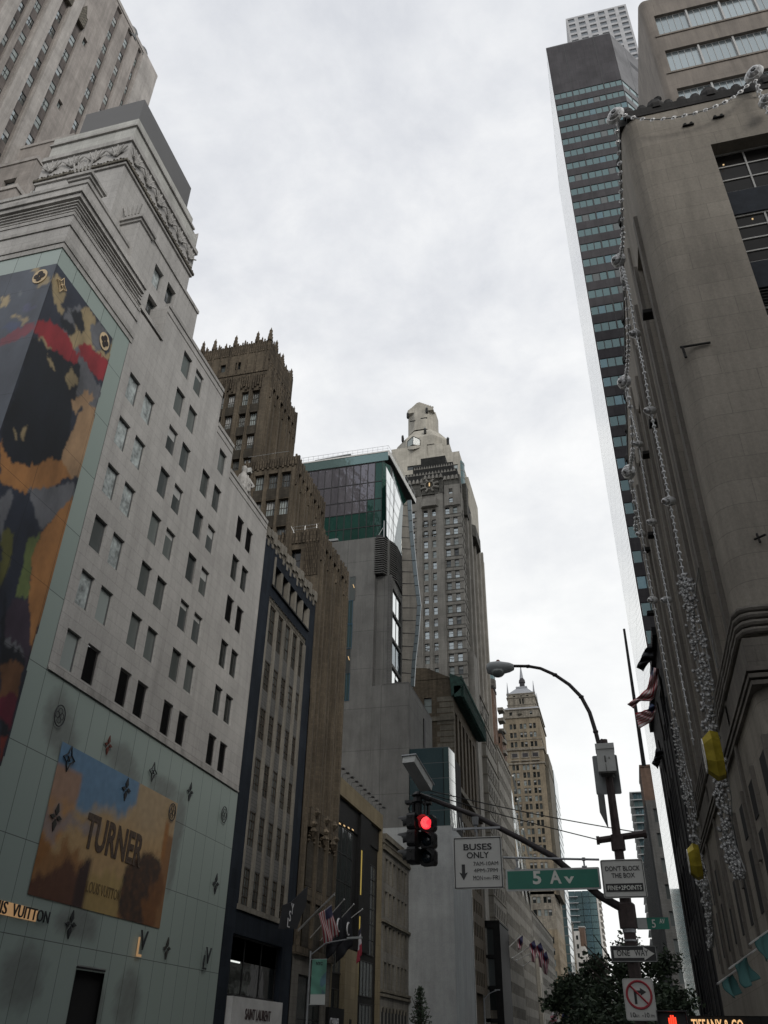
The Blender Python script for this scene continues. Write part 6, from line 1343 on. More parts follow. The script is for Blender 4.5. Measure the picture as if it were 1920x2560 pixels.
# ---------------- brown ribbon window building behind the corner store ----------------
B = Bld('ribbon_window_building', 'brown office building with rounded corner and wide ribbon windows above the corner store', 30, 80); w = B.wall
yr, xr0 = 60.0, 16.35; rr_ = .8; Wr = 26
s5 = lambda a, b: PY(1340 + a * .3496, b * .3496, yr)
zrow = [(s5(780, 130).z, s5(820, 270).z), (s5(845, 380).z, s5(875, 540).z), (s5(920, 650).z, s5(935, 800).z)]
d_ = zrow[0][0] - zrow[1][0]; ztop = s5(730, 18).z
rowsr = [(zrow[0][1] - d_ * k, zrow[0][0] - d_ * k) for k in range(-0, 9)]
w.m('strip_brown').facade(V((xr0 + rr_, yr, 40)), UX, Wr, ztop - 40, [(.55, a - 40, Wr - .5, b - 40) for a, b in rowsr], .55)
for k in range(6):
    t0, t1 = k * math.pi / 12, (k + 1) * math.pi / 12; p0 = V((xr0 + rr_ - rr_ * math.sin(t0), yr + rr_ - rr_ * math.cos(t0), 40)); p1 = V((xr0 + rr_ - rr_ * math.sin(t1), yr + rr_ - rr_ * math.cos(t1), 40)); w.face([p1, p0, p0 + Z * (ztop - 40), p1 + Z * (ztop - 40)])
for a, b in rowsr:
    for k in range(7): B.win(V((xr0 + rr_, yr, 0)), UX, .55 + k * 3.9, a + .02, 3.7, b - a - .04, 'grid:5:1:.05', 'frame_light', 'glass_strip', .38)
    for k in range(8): w.m('frame_light').slab(V((xr0 + rr_, yr, 0)), UX, .35 + k * 3.9, .55 + k * 3.9, a, b, .15, .5)
    w.m('strip_brown').slab(V((xr0 + rr_, yr, 0)), UX, 0, Wr, a - .3, a, -.12, .2)
w.m('strip_brown').box(xr0 + .01, xr0 + 20, yr + 1.3, 95, 0, 40).box(xr0 + 1.3, xr0 + 26, yr + 1.3, 95, 40, ztop - .2)
B.grid(V((xr0, 95, 40)), UYm, 95 - yr - rr_, ztop - 40, [(1.0, a - 40, 95 - yr - rr_ - .6, b - 40) for a, b in rowsr], 'grid:9:1:.1', 'frame_light', 'glass_white', .06, 'strip_brown')
q = s5(868, 715); w.m('frame_black').tube([q - Z * 4, q], .12, 5).lathe(q, [(.05, -.5), (.5, 0), (.05, .5)], 8)
B.finish()
# ---------------- buildings past the avenue on the right ----------------
B = Bld('narrow_office', 'dark narrow street wall of offices beyond the granite tower with glinting windows', 12, 215); w = B.wall
B.grid(V((6.9, 267, 0)), UYm, 90, 44, cells(rng(3, 4.4, 19), 2.6, rng(3, 4.6, 9), 2.6), ['grid:2:1', 'plain'], 'frame_grey', ['glass_white', 'glass_room', 'glass_dark', 'glass_sky'], .3, 'dark_concrete')
B.grid(V((6.9, 177, 0)), UX, 12, 44, cells([1.2, 4.4], 1.6, rng(3, 4.6, 9), 2.6), 'plain', 'frame_grey', 'glass_room', .3, 'dark_concrete')
w.m('dark_concrete').box(7.5, 19, 178, 267, 0, 43.9); w.m('red_brown').box(6.8, 18, 177, 190, 44, 50.6).box(6.7, 18, 176.8, 190.2, 50.6, 51)
for k in range(20): w.m('frame_grey').box(6.5, 6.9, 178 + k * 4.4, 178.4 + k * 4.4, 0, 43)
B.finish()
B = Bld('balcony_tower', 'bluish glass apartment tower with a saw edge of balconies far down on the right', 14, 410); w = B.wall
a, b = PY(1578, 1980, 400), PY(1612, 1978, 400)
for k in range(30):
    z = a.z - 3.3 * k
    if z < 4: break
    w.m('glass_teal' if k % 2 else 'glass_blue').box(a.x + .4, b.x + 6, 400.5, 425, z - 3.3, z - .5); w.m('steel').box(a.x - .9, b.x + 6, 399.3, 425, z - .5, z - .1)
    for j in range(4): w.m('frame_grey').box(a.x + .5 + 2 * j, a.x + .65 + 2 * j, 400.3, 400.5, z - 3.3, z - .5)
B.finish()
# ======================================================================= STREET FURNITURE
yp = 18.5
def Q(u, v, y=yp): return PY(u, v, y)
pb = Q(1605, 2636); zof = lambda v: Q(1555, v).z
base = V((.06, yp, .15))
T = thing('signal_pole', 'dark octagonal corner signal pole carrying the curved lamp arm and the long signal mast', 'pole', tuple(base))
m = MB(); m.m('rust_pole').tube([(.06, yp, .15), (.06, yp, 2.5), (.06, yp, 4.2)], .125, 8, r1=.112).tube([(.06, yp, 4.2), (.05, yp, 7.35)], .10, 8, r1=.07).lathe((.06, yp, .15), [(.24, 0), (.24, .25), (.15, .5)], 8); m.build('post', T)
m = MB(); zr = zof(2282); m.m('rust_pole').lathe((.06, yp, zr - .28), [(.17, 0), (.17, .42), (.13, .46)], 8); m.build('collar', T); m = MB(); m.m('rust_pole').lathe((.06, yp, zof(2100) - .2), [(.14, 0), (.14, .3)], 8); m.build('collar', T); m = MB(); m.m('galv')
for v in (2303, 2325, 2330, 2352): m.lathe((.06, yp, zof(v)), [(.128, -.015), (.128, .015)], 10)
m.build('strap', T)
m = MB(); pts = [Q(*p) for p in ((1568, 2276), (1540, 2262), (1500, 2240), (1440, 2190), (1380, 2140), (1300, 2096), (1190, 2040), (1076, 1997))]; m.m('pole_brown').tube(pts, .085, 8, r1=.048); m.build('mast_arm', T, True)
m = MB(); lp = [Q(*p) for p in ((1505, 1882), (1498, 1865), (1489, 1829), (1474, 1781), (1453, 1742), (1423, 1711.5), (1387, 1687), (1351, 1671), (1320, 1665.5), (1278, 1665))]; m.m('pole_brown').tube(lp, .048, 8, r1=.036)
for p in (lp[2], lp[4], lp[6], lp[8]): m.lathe(p - Z * .03, [(.055, 0), (.06, .05)], 6)
m.build('lamp_arm', T, True)
m = MB(); a, b = Q(1495, 2101), Q(1612, 2084); m.m('rust_pole').tube([a, b], .065, 8).tube([a - UX * .03, a + UX * .03], .085, 8).tube([b - UX * .03, b + UX * .03], .085, 8); m.build('cross_bar', T)
m = MB(); tip = Q(1074, 1990)
def sag(a, b, s, n=8): return [a.lerp(b, k / n) - Z * s * math.sin(math.pi * k / n) for k in range(n + 1)]
m.m('cable').tube(sag(Q(1075, 1985), a + UX * .05, .03), .011, 5).build('guy_cable', T); m = MB(); m.m('cable').tube(sag(Q(1072, 1976), b, .05), .011, 5).build('guy_cable', T)
m = MB(); m.m('cable').tube([Q(1552, 2285) , Q(1549, 2300), Q(1556, 2308)], .014, 5, False).tube([Q(1504, 1850), Q(1512, 1872), Q(1516, 1900)], .012, 5); m.build('wire_loop', T)
m = MB(); c = Q(1507, 1870); m.m('pole_brown').lathe(c - Z * .1, [(.07, 0), (.07, .1), (.045, .14), (.06, .2), (.05, .27), (.02, .3)], 8); m.build('finial', T)
# cobra head lamp
c0, c1 = Q(1216, 1672), Q(1284, 1668); T = thing('street_lamp', 'grey cobra head street lamp at the end of the curved arm against the sky', 'street lamp', tuple((c0 + c1) / 2 - Z * .1))
m = MB(); ax = (c1 - c0); L_ = ax.length; axn = ax.normalized(); m.m('lamp_grey').lathe(c0, [(.02, 0), (.12, .02), (.165, .12), (.175, L_ * .45), (.12, L_ * .85), (.075, L_ * 1.0), (.03, L_ * 1.02)], 12, ax=axn, sx=.8, sy=1.0); m.build('housing', T, True)
m = MB(); m.m('lamp_lens').lathe(c0 + axn * .27 - Z * .2, [(.02, -.02), (.1, .0), (.16, .06), (.17, .12)], 12); m.build('lens', T, True)
m = MB(); pc = Q(1245, 1656); m.m('photocell').lathe(pc - Z * .02, [(.045, 0), (.045, .06), (.03, .08)], 8); m.build('photocell', T)
# control box and flat sign seen from behind
bb = Q(1521, 1905); T = thing('control_box', 'white metal control box strapped high on the pole', 'box', tuple(Q(1528, 1942)))
a, b, c, d = Q(1497, 1878), Q(1537, 1872), Q(1551, 1935), Q(1508, 1942); m = MB(); m.m('box_white'); hw = .17; zt_, zb_ = a.z + .02, d.z; xc_ = .055
m.box(xc_ - .20, xc_ + .17, yp - .42, yp - .08, zb_, zt_).box(xc_ - .21, xc_ + .18, yp - .44, yp - .07, zt_ - .1, zt_ + .015); m.build('cabinet', T)
m = MB(); m.m('box_under').box(xc_ - .16, xc_ + .13, yp - .4, yp - .1, zb_ - .03, zb_).lathe((xc_ + .08, yp - .25, zb_ - .09), [(.03, 0), (.03, .07)], 6).box(xc_ - .05, xc_ - .02, yp - .445, yp - .42, zb_ + .2, zb_ + .32).box(xc_ - .04, xc_ - .03, yp - .445, yp - .42, zb_ + .02, zb_ + .15).box(xc_ + .04, xc_ + .06, yp - .445, yp - .42, zb_ + .26, zb_ + .29); m.build('latch', T)
def sign(name, label, quad, y, th, face, root_cat='sign', edge='sign_edge', inset=None, build=None, group=None, yaw=0):
    """flat plate: quad = four picture corners, laid in the plane Y = y"""
    P = [Q(u, v, y) for u, v in quad]; x0 = (P[0].x + P[3].x) / 2; x1 = (P[1].x + P[2].x) / 2; z1 = (P[0].z + P[1].z) / 2; z0 = (P[2].z + P[3].z) / 2
    T = thing(name, label, root_cat, ((x0 + x1) / 2, y, z0), group); T.rotation_euler = (0, 0, yaw)
    w_, h_ = x1 - x0, z1 - z0; m = MB(); c = V(((x0 + x1) / 2, y, z0)); m.m(face); r = min(w_, h_) * .06
    pts = []
    for cx_, cz_, t0 in ((w_ / 2 - r, r, -90), (w_ / 2 - r, h_ - r, 0), (-w_ / 2 + r, h_ - r, 90), (-w_ / 2 + r, r, 180)):
        for k in range(4): t = R(t0 + 30 * k); pts.append(c + V((cx_ + r * math.cos(t), -th / 2, cz_ + r * math.sin(t))))
    m.prism(pts, (0, th, 0)); m.build('plate', T)
    return T, c, w_, h_
def border(T, c, w_, h_, ins, t, mat, y):
    m = MB(); m.m(mat); a, b = w_ / 2 - ins, ins
    for q in ((-a, a, b, b + t), (-a, a, h_ - b - t, h_ - b), (-a, -a + t, b, h_ - b), (a - t, a, b, h_ - b)): m.box(c.x + q[0], c.x + q[1], y - .004, y, c.z + q[2], c.z + q[3])
    m.build('border', T)
ys = yp - .22
T, c, w_, h_ = sign('sign_back', 'bare back of a traffic sign fixed behind the white control box', [(1479, 1888), (1541, 1889), (1556, 1987), (1492, 1985)], yp + .12, .01, 'sign_back')
T = thing('edge_on_sign', 'small sign seen edge on halfway up the pole, left side', 'sign', tuple(Q(1523, 2060))); m = MB(); a_, b_ = Q(1522, 1988), Q(1521, 2072); m.m('sign_back').prism([(-.1 + .0, yp - .05, a_.z), (-.22, yp - .5, a_.z - .08), (-.22, yp - .5, b_.z + .22), (-.1, yp - .05, b_.z)], (.012, .004, 0)); m.build('plate', T)
yb = yp - .12
T, c, w_, h_ = sign('bus_lane_sign', 'white BUSES ONLY sign with a black down arrow hanging from the mast', [(1135, 2090), (1256, 2094), (1258, 2227), (1133, 2219)], yb, .02, 'sign_white'); border(T, c, w_, h_, .018, .018, 'sign_black', yb - .012)
F_ = lambda s, u, v, h, w2: text(s, V((c.x + u * w_ - w_ / 2, yb - .012, c.z + v * h_)), UX, h * h_, 'sign_black', T, 'sign_lettering', .003, w2 * w_, bold=.02 if h > .1 else 0, proud=.002)
F_('BUSES', .5, .745, .115, .58); F_('ONLY', .5, .585, .115, .46); F_('7AM-10AM', .66, .44, .075, .5); F_('4PM-7PM', .655, .31, .075, .48); F_('MON', .49, .165, .085, .19); F_('THRU', .68, .175, .045, .15); F_('FRI', .855, .165, .085, .13)
m = MB(); ax_ = c.x - w_ * .3; m.m('sign_black').prism([(ax_ - .035, yb - .016, c.z + .47 * h_), (ax_ + .035, yb - .016, c.z + .47 * h_), (ax_ + .035, yb - .016, c.z + .3 * h_), (ax_ + .09, yb - .016, c.z + .32 * h_), (ax_, yb - .016, c.z + .17 * h_), (ax_ - .09, yb - .016, c.z + .32 * h_), (ax_ - .035, yb - .016, c.z + .3 * h_)], (0, .004, 0)); m.build('arrow_mark', T)
m = MB(); m.m('galv').box(c.x - .5, c.x + .5, yb - .03, yb + .03, c.z + h_ + .15, c.z + h_ + .19).lathe((c.x - .02, yb, c.z + h_ + .1), [(.03, 0), (.03, .12), (.06, .14), (.08, .3)], 8).tube([(c.x, yb, c.z + h_), (c.x, yb, c.z + h_ + .15)], .02, 5); m.build('bracket', T)
T, c, w_, h_ = sign('street_name_sign', 'long green 5 Av street name sign hung from a rod on the mast', [(1264, 2169), (1500, 2173), (1503, 2230), (1266, 2222)], yb, .02, 'sign_edge')
m = MB(); m.m('sign_green').box(c.x - w_ / 2 + .035, c.x + w_ / 2 - .035, yb - .016, yb - .012, c.z + .035, c.z + h_ - .035); m.build('green_panel', T)
text('5', V((c.x - .31, yb - .016, c.z + .13)), UX, .23, 'sign_letter', T, 'sign_lettering', .003, .17, bold=.03, proud=.002); text('A', V((c.x + .06, yb - .016, c.z + .13)), UX, .23, 'sign_letter', T, 'sign_lettering', .003, .23, bold=.03, proud=.002); text('v', V((c.x + .33, yb - .016, c.z + .13)), UX, .17, 'sign_letter', T, 'sign_lettering', .003, .2, bold=.03, proud=.002)
m = MB(); r0, r1_ = Q(1258, 2144, yb), Q(1498, 2149, yb); m.m('galv').tube([r0, r1_], .022, 8); m.build('hanging_rod', T)
m = MB(); m.m('galv')
for u in (1292, 1459): p = Q(u, 2148, yb); m.tube([p, V((p.x, yb, c.z + h_))], .018, 6).box(p.x - .05, p.x + .05, yb - .02, yb + .02, c.z + h_, c.z + h_ + .03).lathe(p - Z * .03, [(.035, 0), (.035, .06)], 8)
m.build('hanger', T)
T, c, w_, h_ = sign('box_junction_sign', 'white DON\'T BLOCK THE BOX sign with a black fine panel on the pole', [(1500, 2150), (1607, 2147), (1619, 2243), (1510, 2247)], ys, .02, 'sign_white'); border(T, c, w_, h_, .015, .012, 'sign_black', ys - .012); yb2 = ys
F_ = lambda s, v, h, w2, mt='sign_black', pr=.002: text(s, V((c.x, yb2 - .012, c.z + v * h_)), UX, h * h_, mt, T, 'sign_lettering', .003, w2 * w_, bold=.015, proud=pr)
F_("DON'T BLOCK", .70, .12, .80); F_('THE BOX', .52, .12, .54)
m = MB(); m.m('sign_black').box(c.x - w_ * .43, c.x + w_ * .43, ys - .018, ys - .012, c.z + h_ * .16, c.z + h_ * .37); m.build('black_panel', T); F_('FINE+2POINTS', .205, .11, .78, 'sign_letter', .008)
T, c, w_, h_ = sign('street_name_sign', 'small green 5 AV street name sign sticking out right of the pole', [(1590, 2294), (1673, 2294), (1672, 2323), (1592, 2324)], yp, .02, 'sign_green')
text('5', V((c.x + .02, yp - .012, c.z + .03)), UX, .14, 'sign_letter', T, 'sign_lettering', .003, .07, bold=.01, proud=.002); text('AV', V((c.x + .18, yp - .012, c.z + .1)), UX, .08, 'sign_letter', T, 'sign_lettering', .003, .1, bold=.01, proud=.002)
m = MB(); m.m('sign_edge').box(c.x - w_ / 2 + .02, c.x - w_ / 2 + .2, yp - .013, yp - .0115, c.z + .01, c.z + h_ - .01); m.build('pale_patch', T)
T, c, w_, h_ = sign('one_way_sign', 'black ONE WAY sign with a white arrow pointing right', [(1525, 2364), (1639, 2364), (1645, 2405), (1529, 2406)], ys, .02, 'sign_black'); border(T, c, w_, h_, .008, .008, 'sign_edge', ys - .012)
m = MB(); k = w_ / 2; m.m('sign_white').prism([(c.x + x_ * k, ys - .016, c.z + z_ * h_) for x_, z_ in ((-.86, .26), (.44, .26), (.44, .1), (.9, .5), (.44, .92), (.44, .72), (-.86, .72))], (0, .004, 0)); m.build('arrow_panel', T)
text('ONE', V((c.x - k * .45, ys - .017, c.z + .37 * h_)), UX, .1, 'sign_black', T, 'sign_lettering', .003, .24, bold=.01, proud=.002); text('WAY', V((c.x + k * .34, ys - .017, c.z + .37 * h_)), UX, .1, 'sign_black', T, 'sign_lettering', .003, .25, bold=.01, proud=.002)
T, c, w_, h_ = sign('no_turn_sign', 'white no right turn sign with a red circle and slash, hours below', [(1556, 2446), (1632, 2447), (1644, 2552), (1566, 2552)], ys, .02, 'sign_white'); border(T, c, w_, h_, .012, .006, 'sign_edge', ys - .012)
m = MB(); cc = V((c.x, ys - .014, c.z + .61 * h_)); rr = .40 * w_; m.m('sign_red').tube([cc + V((math.cos(t * .2618), 0, math.sin(t * .2618))) * rr for t in range(25)], .021, 6, False).tube([cc + V((-.7, -.004, .7)) * rr, cc + V((.7, -.004, -.7)) * rr], .019, 6); m.build('red_circle', T)
m = MB(); m.m('sign_black').prism([(cc.x + x_ * rr, ys - .0145, cc.z + z_ * rr) for x_, z_ in ((-.42, -.68), (-.22, -.68), (-.2, .1), (.12, .1), (.12, -.08), (.62, .2), (.12, .52), (.12, .32), (-.42, .32))], (0, .003, 0)); m.build('arrow_mark', T)
text('10', V((c.x - .16, ys - .012, c.z + .08 * h_)), UX, .075, 'sign_black', T, 'sign_lettering', .003, .09, bold=.01, proud=.002); text('AM', V((c.x - .075, ys - .012, c.z + .08 * h_)), UX, .045, 'sign_black', T, 'sign_lettering', .003, .06, proud=.002); text('-10', V((c.x + .07, ys - .012, c.z + .08 * h_)), UX, .075, 'sign_black', T, 'sign_lettering', .003, .13, bold=.01, proud=.002); text('PM', V((c.x + .19, ys - .012, c.z + .08 * h_)), UX, .045, 'sign_black', T, 'sign_lettering', .003, .06, proud=.002)
# traffic signals at the mast tip
def head(name, label, c, yaw, lit):
    T = thing(name, label, 'traffic light', tuple(c)); T.rotation_euler = (0, 0, 0); U = V((math.cos(yaw), math.sin(yaw), 0)); Nn = U.cross(Z)
    def p(a, d, z): return c + U * a + Nn * d + Z * z
    H_ = 1.05; w2 = .17
    for k in range(3):
        m = MB(); z0 = k * .35; m.m('signal_black').prism([p(-w2 * .8, 0, z0 + .01), p(w2 * .8, 0, z0 + .01), p(w2, 0, z0 + .06), p(w2, 0, z0 + .29), p(w2 * .8, 0, z0 + .34), p(-w2 * .8, 0, z0 + .34), p(-w2, 0, z0 + .29), p(-w2, 0, z0 + .06)], -Nn * .19)
        for zz in (.1, .25): m.lathe(p(w2 + .012, -.1, z0 + zz), [(.02, -.015), (.02, .015)], 6)
        s = m.build('signal_section', T)
        m = MB(); cz = p(0, 0, z0 + .175)
        if lit and k == 2:
            m.m('red_led').lathe(cz, [(.135, 0), (.125, .03), (.03, .045)], 20, ax=Nn); m.m('red_led_core')
            for i in range(-6, 7):
                for j in range(-6, 7):
                    if i * i + j * j < 38: m.box(*[q for q in ((cz + U * (i * .019) + Nn * .042).x - .003, (cz + U * (i * .019) + Nn * .042).x + .003)], (cz + Nn * .045).y - .004, (cz + Nn * .045).y + .004, cz.z + j * .019 - .003, cz.z + j * .019 + .003)
        else: m.m('lens_dark').lathe(cz, [(.135, 0), (.12, .03), (.03, .045)], 16, ax=Nn)
        m.build('lens', s) if False else m.build('lens', T, True if not (lit and k == 2) else False)
        m = MB(); m.m('signal_hood'); n = 14; a0 = []; a1 = []
        for t in range(n + 1):
            th = R(-35 + 250 * t / n); L2 = .24 if 35 < -35 + 250 * t / n < 145 else .10
            a0.append(cz + U * math.cos(th) * .15 + Z * math.sin(th) * .15); a1.append(cz + U * math.cos(th) * .152 + Z * math.sin(th) * .152 + Nn * L2 - Z * .02)
        for t in range(n): m.face([a0[t], a0[t + 1], a1[t + 1], a1[t]]); m.face([a1[t] * 1, a1[t + 1] * 1, a0[t + 1] + (cz - a0[t + 1]) * .04, a0[t] + (cz - a0[t]) * .04])
        m.build('hood', T, True)
    m = MB(); m.m('signal_black').tube([p(0, -.1, 1.05), p(0, -.1, 1.32)], .04, 6).box(c.x - .1, c.x + .1, c.y - .05, c.y + .15, c.z + 1.28, c.z + 1.34); m.build('bracket', T)
    return T
b1 = Q(1063, 2163); head('traffic_light', 'traffic light with its top red lamp glowing, facing the viewer', V((b1.x + .03, yp + .05, b1.z)), R(-12), True)
b2 = Q(1003, 2160); head('traffic_light', 'dark traffic light seen from the side, hoods pointing left', V((b2.x + .16, yp + .1, b2.z)), R(-100), False)
T = thing('mast_fitting', 'knot of clamps and cable loops joining the signals to the mast tip', 'bracket', tuple(Q(1046, 2020))); m = MB(); m.m('signal_black').lathe(Q(1044, 2000) - Z * .1, [(.05, 0), (.12, .05), (.09, .16), (.14, .2), (.05, .28)], 8).tube([Q(1076, 1998), Q(1040, 1985)], .06, 8).tube([Q(1046, 2040), Q(1046, 1990)], .075, 8).tube([Q(1062, 2036), Q(1062, 1996)], .022, 6); m.build('clamp', T)
m = MB(); m.m('cable').tube([Q(*p) for p in ((1040, 1998), (1028, 2008), (1021, 2022), (1024, 2032), (1034, 2033), (1042, 2026))], .014, 5, False); m.build('cable_loop', T)
T = thing('box_luminaire', 'long beige box lamp tilted over the traffic signals', 'lamp', tuple(Q(1060, 1960))); m = MB(); a, b = Q(1028, 1905), Q(1068, 1965); d = V((.24, -.9, .02)); P = [Q(1009, 1888), Q(1036, 1882)]
a = Q(1022, 1896, yp - .95); b = Q(1066, 1968, yp + .05); ax = (b - a).normalized(); sx = ax.cross(Z).normalized(); up = sx.cross(ax)
pts = [a + sx * s * .14 + up * t for s, t in ((-1, -.1), (1, -.1), (1.05, .06), (-1.05, .06))]; m.m('box_white').prism(pts, b - a); m.build('housing', T)
m = MB(); m.m('galv').prism([a + sx * s * .17 + up * t - ax * .03 for s, t in ((-1, .06), (1, .06), (1, .09), (-1, .09))], b - a + ax * .08); m.build('lid', T)
# pedestrian signal, lower right
pc = Q(1682, 2549, yp - .3); T = thing('pedestrian_signal', 'black pedestrian signal showing a red hand at the bottom edge', 'pedestrian signal', tuple(pc - Z * .3)); m = MB(); m.m('signal_black').box(pc.x - .26, pc.x + .24, yp - .2, yp + .02, pc.z - .38, pc.z + .12); m.build('housing', T)
m = MB(); m.m('signal_hood').box(pc.x - .27, pc.x + .25, yp - .42, yp - .2, pc.z + .12, pc.z + .14).box(pc.x - .27, pc.x - .255, yp - .42, yp - .2, pc.z - .38, pc.z + .12).box(pc.x + .235, pc.x + .25, yp - .42, yp - .2, pc.z - .38, pc.z + .12); m.build('visor', T)
m = MB(); hx, hz_ = pc.x + .0, pc.z - .14; m.m('red_hand').prism([(hx - .06, yp - .21, hz_ - .1), (hx + .05, yp - .21, hz_ - .1), (hx + .07, yp - .21, hz_ + .06), (hx - .07, yp - .21, hz_ + .06)], (0, .006, 0))
for k, (dx_, l_) in enumerate(((-.06, .11), (-.025, .15), (.012, .15), (.048, .12))): m.box(hx + dx_ - .013, hx + dx_ + .013, yp - .212, yp - .206, hz_ + .05, hz_ + .06 + l_)
m.prism([(hx + .06, yp - .211, hz_ - .05), (hx + .12, yp - .211, hz_ + .05), (hx + .1, yp - .211, hz_ + .07), (hx + .06, yp - .211, hz_ + .02)], (0, .006, 0)); m.build('hand_symbol', T)
# ---------------- flags ----------------
def flagcloth(name, root, A, B_, drop, n=22, mcount=16, colf=None, wave=.18, mat='flag_cloth', swing=V((0, 0, 0)), curl=0):
    """cloth hung between pole points A..B_ and blown along drop"""
    vs = []; cs = []; fs = []; base = wloc(root); nn = (B_ - A).cross(drop).normalized(); rj = random.Random(int(A.x * 100)); ph = rj.random() * 6
    for j in range(mcount + 1):
        for i in range(n + 1):
            s, t = i / n, j / mcount
            p = A.lerp(B_, s) + drop * t + swing * t * t + nn * wave * math.sin(ph + s * 9 + t * 5) * (.2 + t) + (A - B_).normalized() * curl * t * t * s
            vs.append(tuple(p - base)); cs.append(colf(s, t))
    for j in range(mcount):
        for i in range(n): a = j * (n + 1) + i; fs.append((a, a + 1, a + n + 2, a + n + 1))
    me = bpy.data.meshes.new(name); me.from_pydata(vs, [], fs); at = me.color_attributes.new('Col', 'FLOAT_COLOR', 'POINT'); at.data.foreach_set('color', [x for c in cs for x in (*c, 1)]); me.materials.append(MATS[mat]); me.polygons.foreach_set('use_smooth', [True] * len(me.polygons)); o = bpy.data.objects.new(name, me); COL.objects.link(o); o.parent = root
    o.modifiers.new('thickness', 'SOLIDIFY').thickness = .012
    return o
def us(s, t):     # s along the hoist, t along the fly
    if s < .54 and t < .4:
        return (.45, .44, .47) if (int(s * 26) % 2 == 0 and int(t * 30) % 2 == 0) else (.02, .022, .07)
    return (.30, .025, .04) if int(s * 13) % 2 == 0 else (.52, .48, .48)
def flag(label, A, tip, hoist0, hoist1, drop, colf, cat='flag', group=None, r=.035, mat='flag_cloth', wave=.15, n=26, swing=V((0, 0, 0)), mk=None, curl=0):
    T = thing('flag', label, cat, tuple(A), group); m = MB(); m.m('pole_silver').tube([A, tip], r, 6, r1=r * .6).lathe(tip, [(.02, -.08), (.09, 0), (.02, .08)], 8); m.build('flagpole', T)
    flagcloth('cloth', T, A.lerp(tip, hoist0), A.lerp(tip, hoist1), drop, n, 20, colf, wave, mat, swing, curl)
    if mk: mk(T)
    return T
black = lambda s, t: (.008, .009, .014)
GA = 'flags on the black glass shops'
def pl(u, v, x=XL + 1.8): return PX(u, v, x)
# black monogram flag, US flag, two black ring flags, tricolour
A = pl(745, 2325, XL + .3); tp = pl(838, 2232, XL + 3.2)
T = thing('flag', 'large black flag with a white interlaced monogram in front of the slate shop', 'flag', tuple(A), GA); m = MB(); m.m('pole_silver').tube([A, tp], .045, 6); m.build('flagpole', T)
q = [PX(u, v, XL + 1.9) for u, v in ((768, 2215), (727, 2255), (706, 2263), (702, 2290), (695, 2322), (715, 2322), (741, 2322), (752, 2290), (764, 2265))]
m = MB(); m.m('flag_black').prism(q, (.05, .01, 0)); m.build('cloth', T)
ybar = sum(p.y for p in q) / len(q); 
for (s_, u, v, h, wd) in (('Y', 729, 2281, .75, .55), ('S', 723, 2298, .7, .4), ('L', 719, 2313, .6, .5)): text(s_, PX(u, v + 5, XL + 1.98), UY, h, 'letter_white', T, 'monogram', .02, wd, proud=.03)
A = PX(800, 2370, XL + .2); tip = PX(835, 2238, XL + 3)
T = thing('flag', 'American flag hanging between the black flags of the shops', 'flag', tuple(A), GA); m = MB(); m.m('pole_silver').tube([PX(745, 2328, XL + .3), tip], .04, 6).lathe(tip, [(.02, -.08), (.1, 0), (.02, .08)], 8); m.build('flagpole', T)
flagcloth('cloth', T, PX(829, 2262, XL + 2.4), PX(797, 2285, XL + 2.0), PX(829, 2325, XL + 2.2) - PX(820, 2270, XL + 2.2), 26, 16, lambda s, t: us(s, t), .1, swing=V((0, .9, -.6)))
def ringflag(u0, v0, tipu, tipv, label):
    A = PX(u0, v0, XL + .2); tip = PX(tipu, tipv, XL + 2.6); T = thing('flag', label, 'flag', tuple(A), GA); m = MB(); m.m('pole_silver').tube([A, tip], .04, 6).lathe(tip, [(.02, -.08), (.1, 0), (.02, .08)], 8); m.build('flagpole', T)
    a, b = A.lerp(tip, .92), A.lerp(tip, .45); flagcloth('cloth', T, a, b, V((.1, .5, -3.0)), 14, 12, black, .12)
    c = a.lerp(b, .45) + V((.35, .3, -1.1)); m = MB(); m.m('letter_white').tube([c + UY * math.cos(R(50 + 26 * t)) * .42 + Z * math.sin(R(50 + 26 * t)) * .5 for t in range(11)], .07, 6); m.build('monogram', T)
ringflag(775, 2345, 860, 2249, 'black flag with a white ring mark, left of a matching pair'); ringflag(800, 2352, 884, 2261, 'black flag with a white ring mark, right of a matching pair')
A = PX(812, 2345, XL + .2); tip = PX(906, 2273, XL + 2.6); T = thing('flag', 'red white and dark tricolour flag hanging limp at the lamp head', 'flag', tuple(A), GA); m = MB(); m.m('pole_silver').tube([A, tip], .04, 6).lathe(tip, [(.02, -.08), (.1, 0), (.02, .08)], 8); m.build('flagpole', T)
flagcloth('cloth', T, PX(904, 2310, XL + 2.4), PX(896, 2330, XL + 2.4), PX(898, 2398, XL + 2.4) - PX(900, 2318, XL + 2.4), 12, 20, lambda s, t: (.02, .02, .04) if t < .22 else (.55, .53, .56) if t < .6 else (.3, .03, .05), .1)
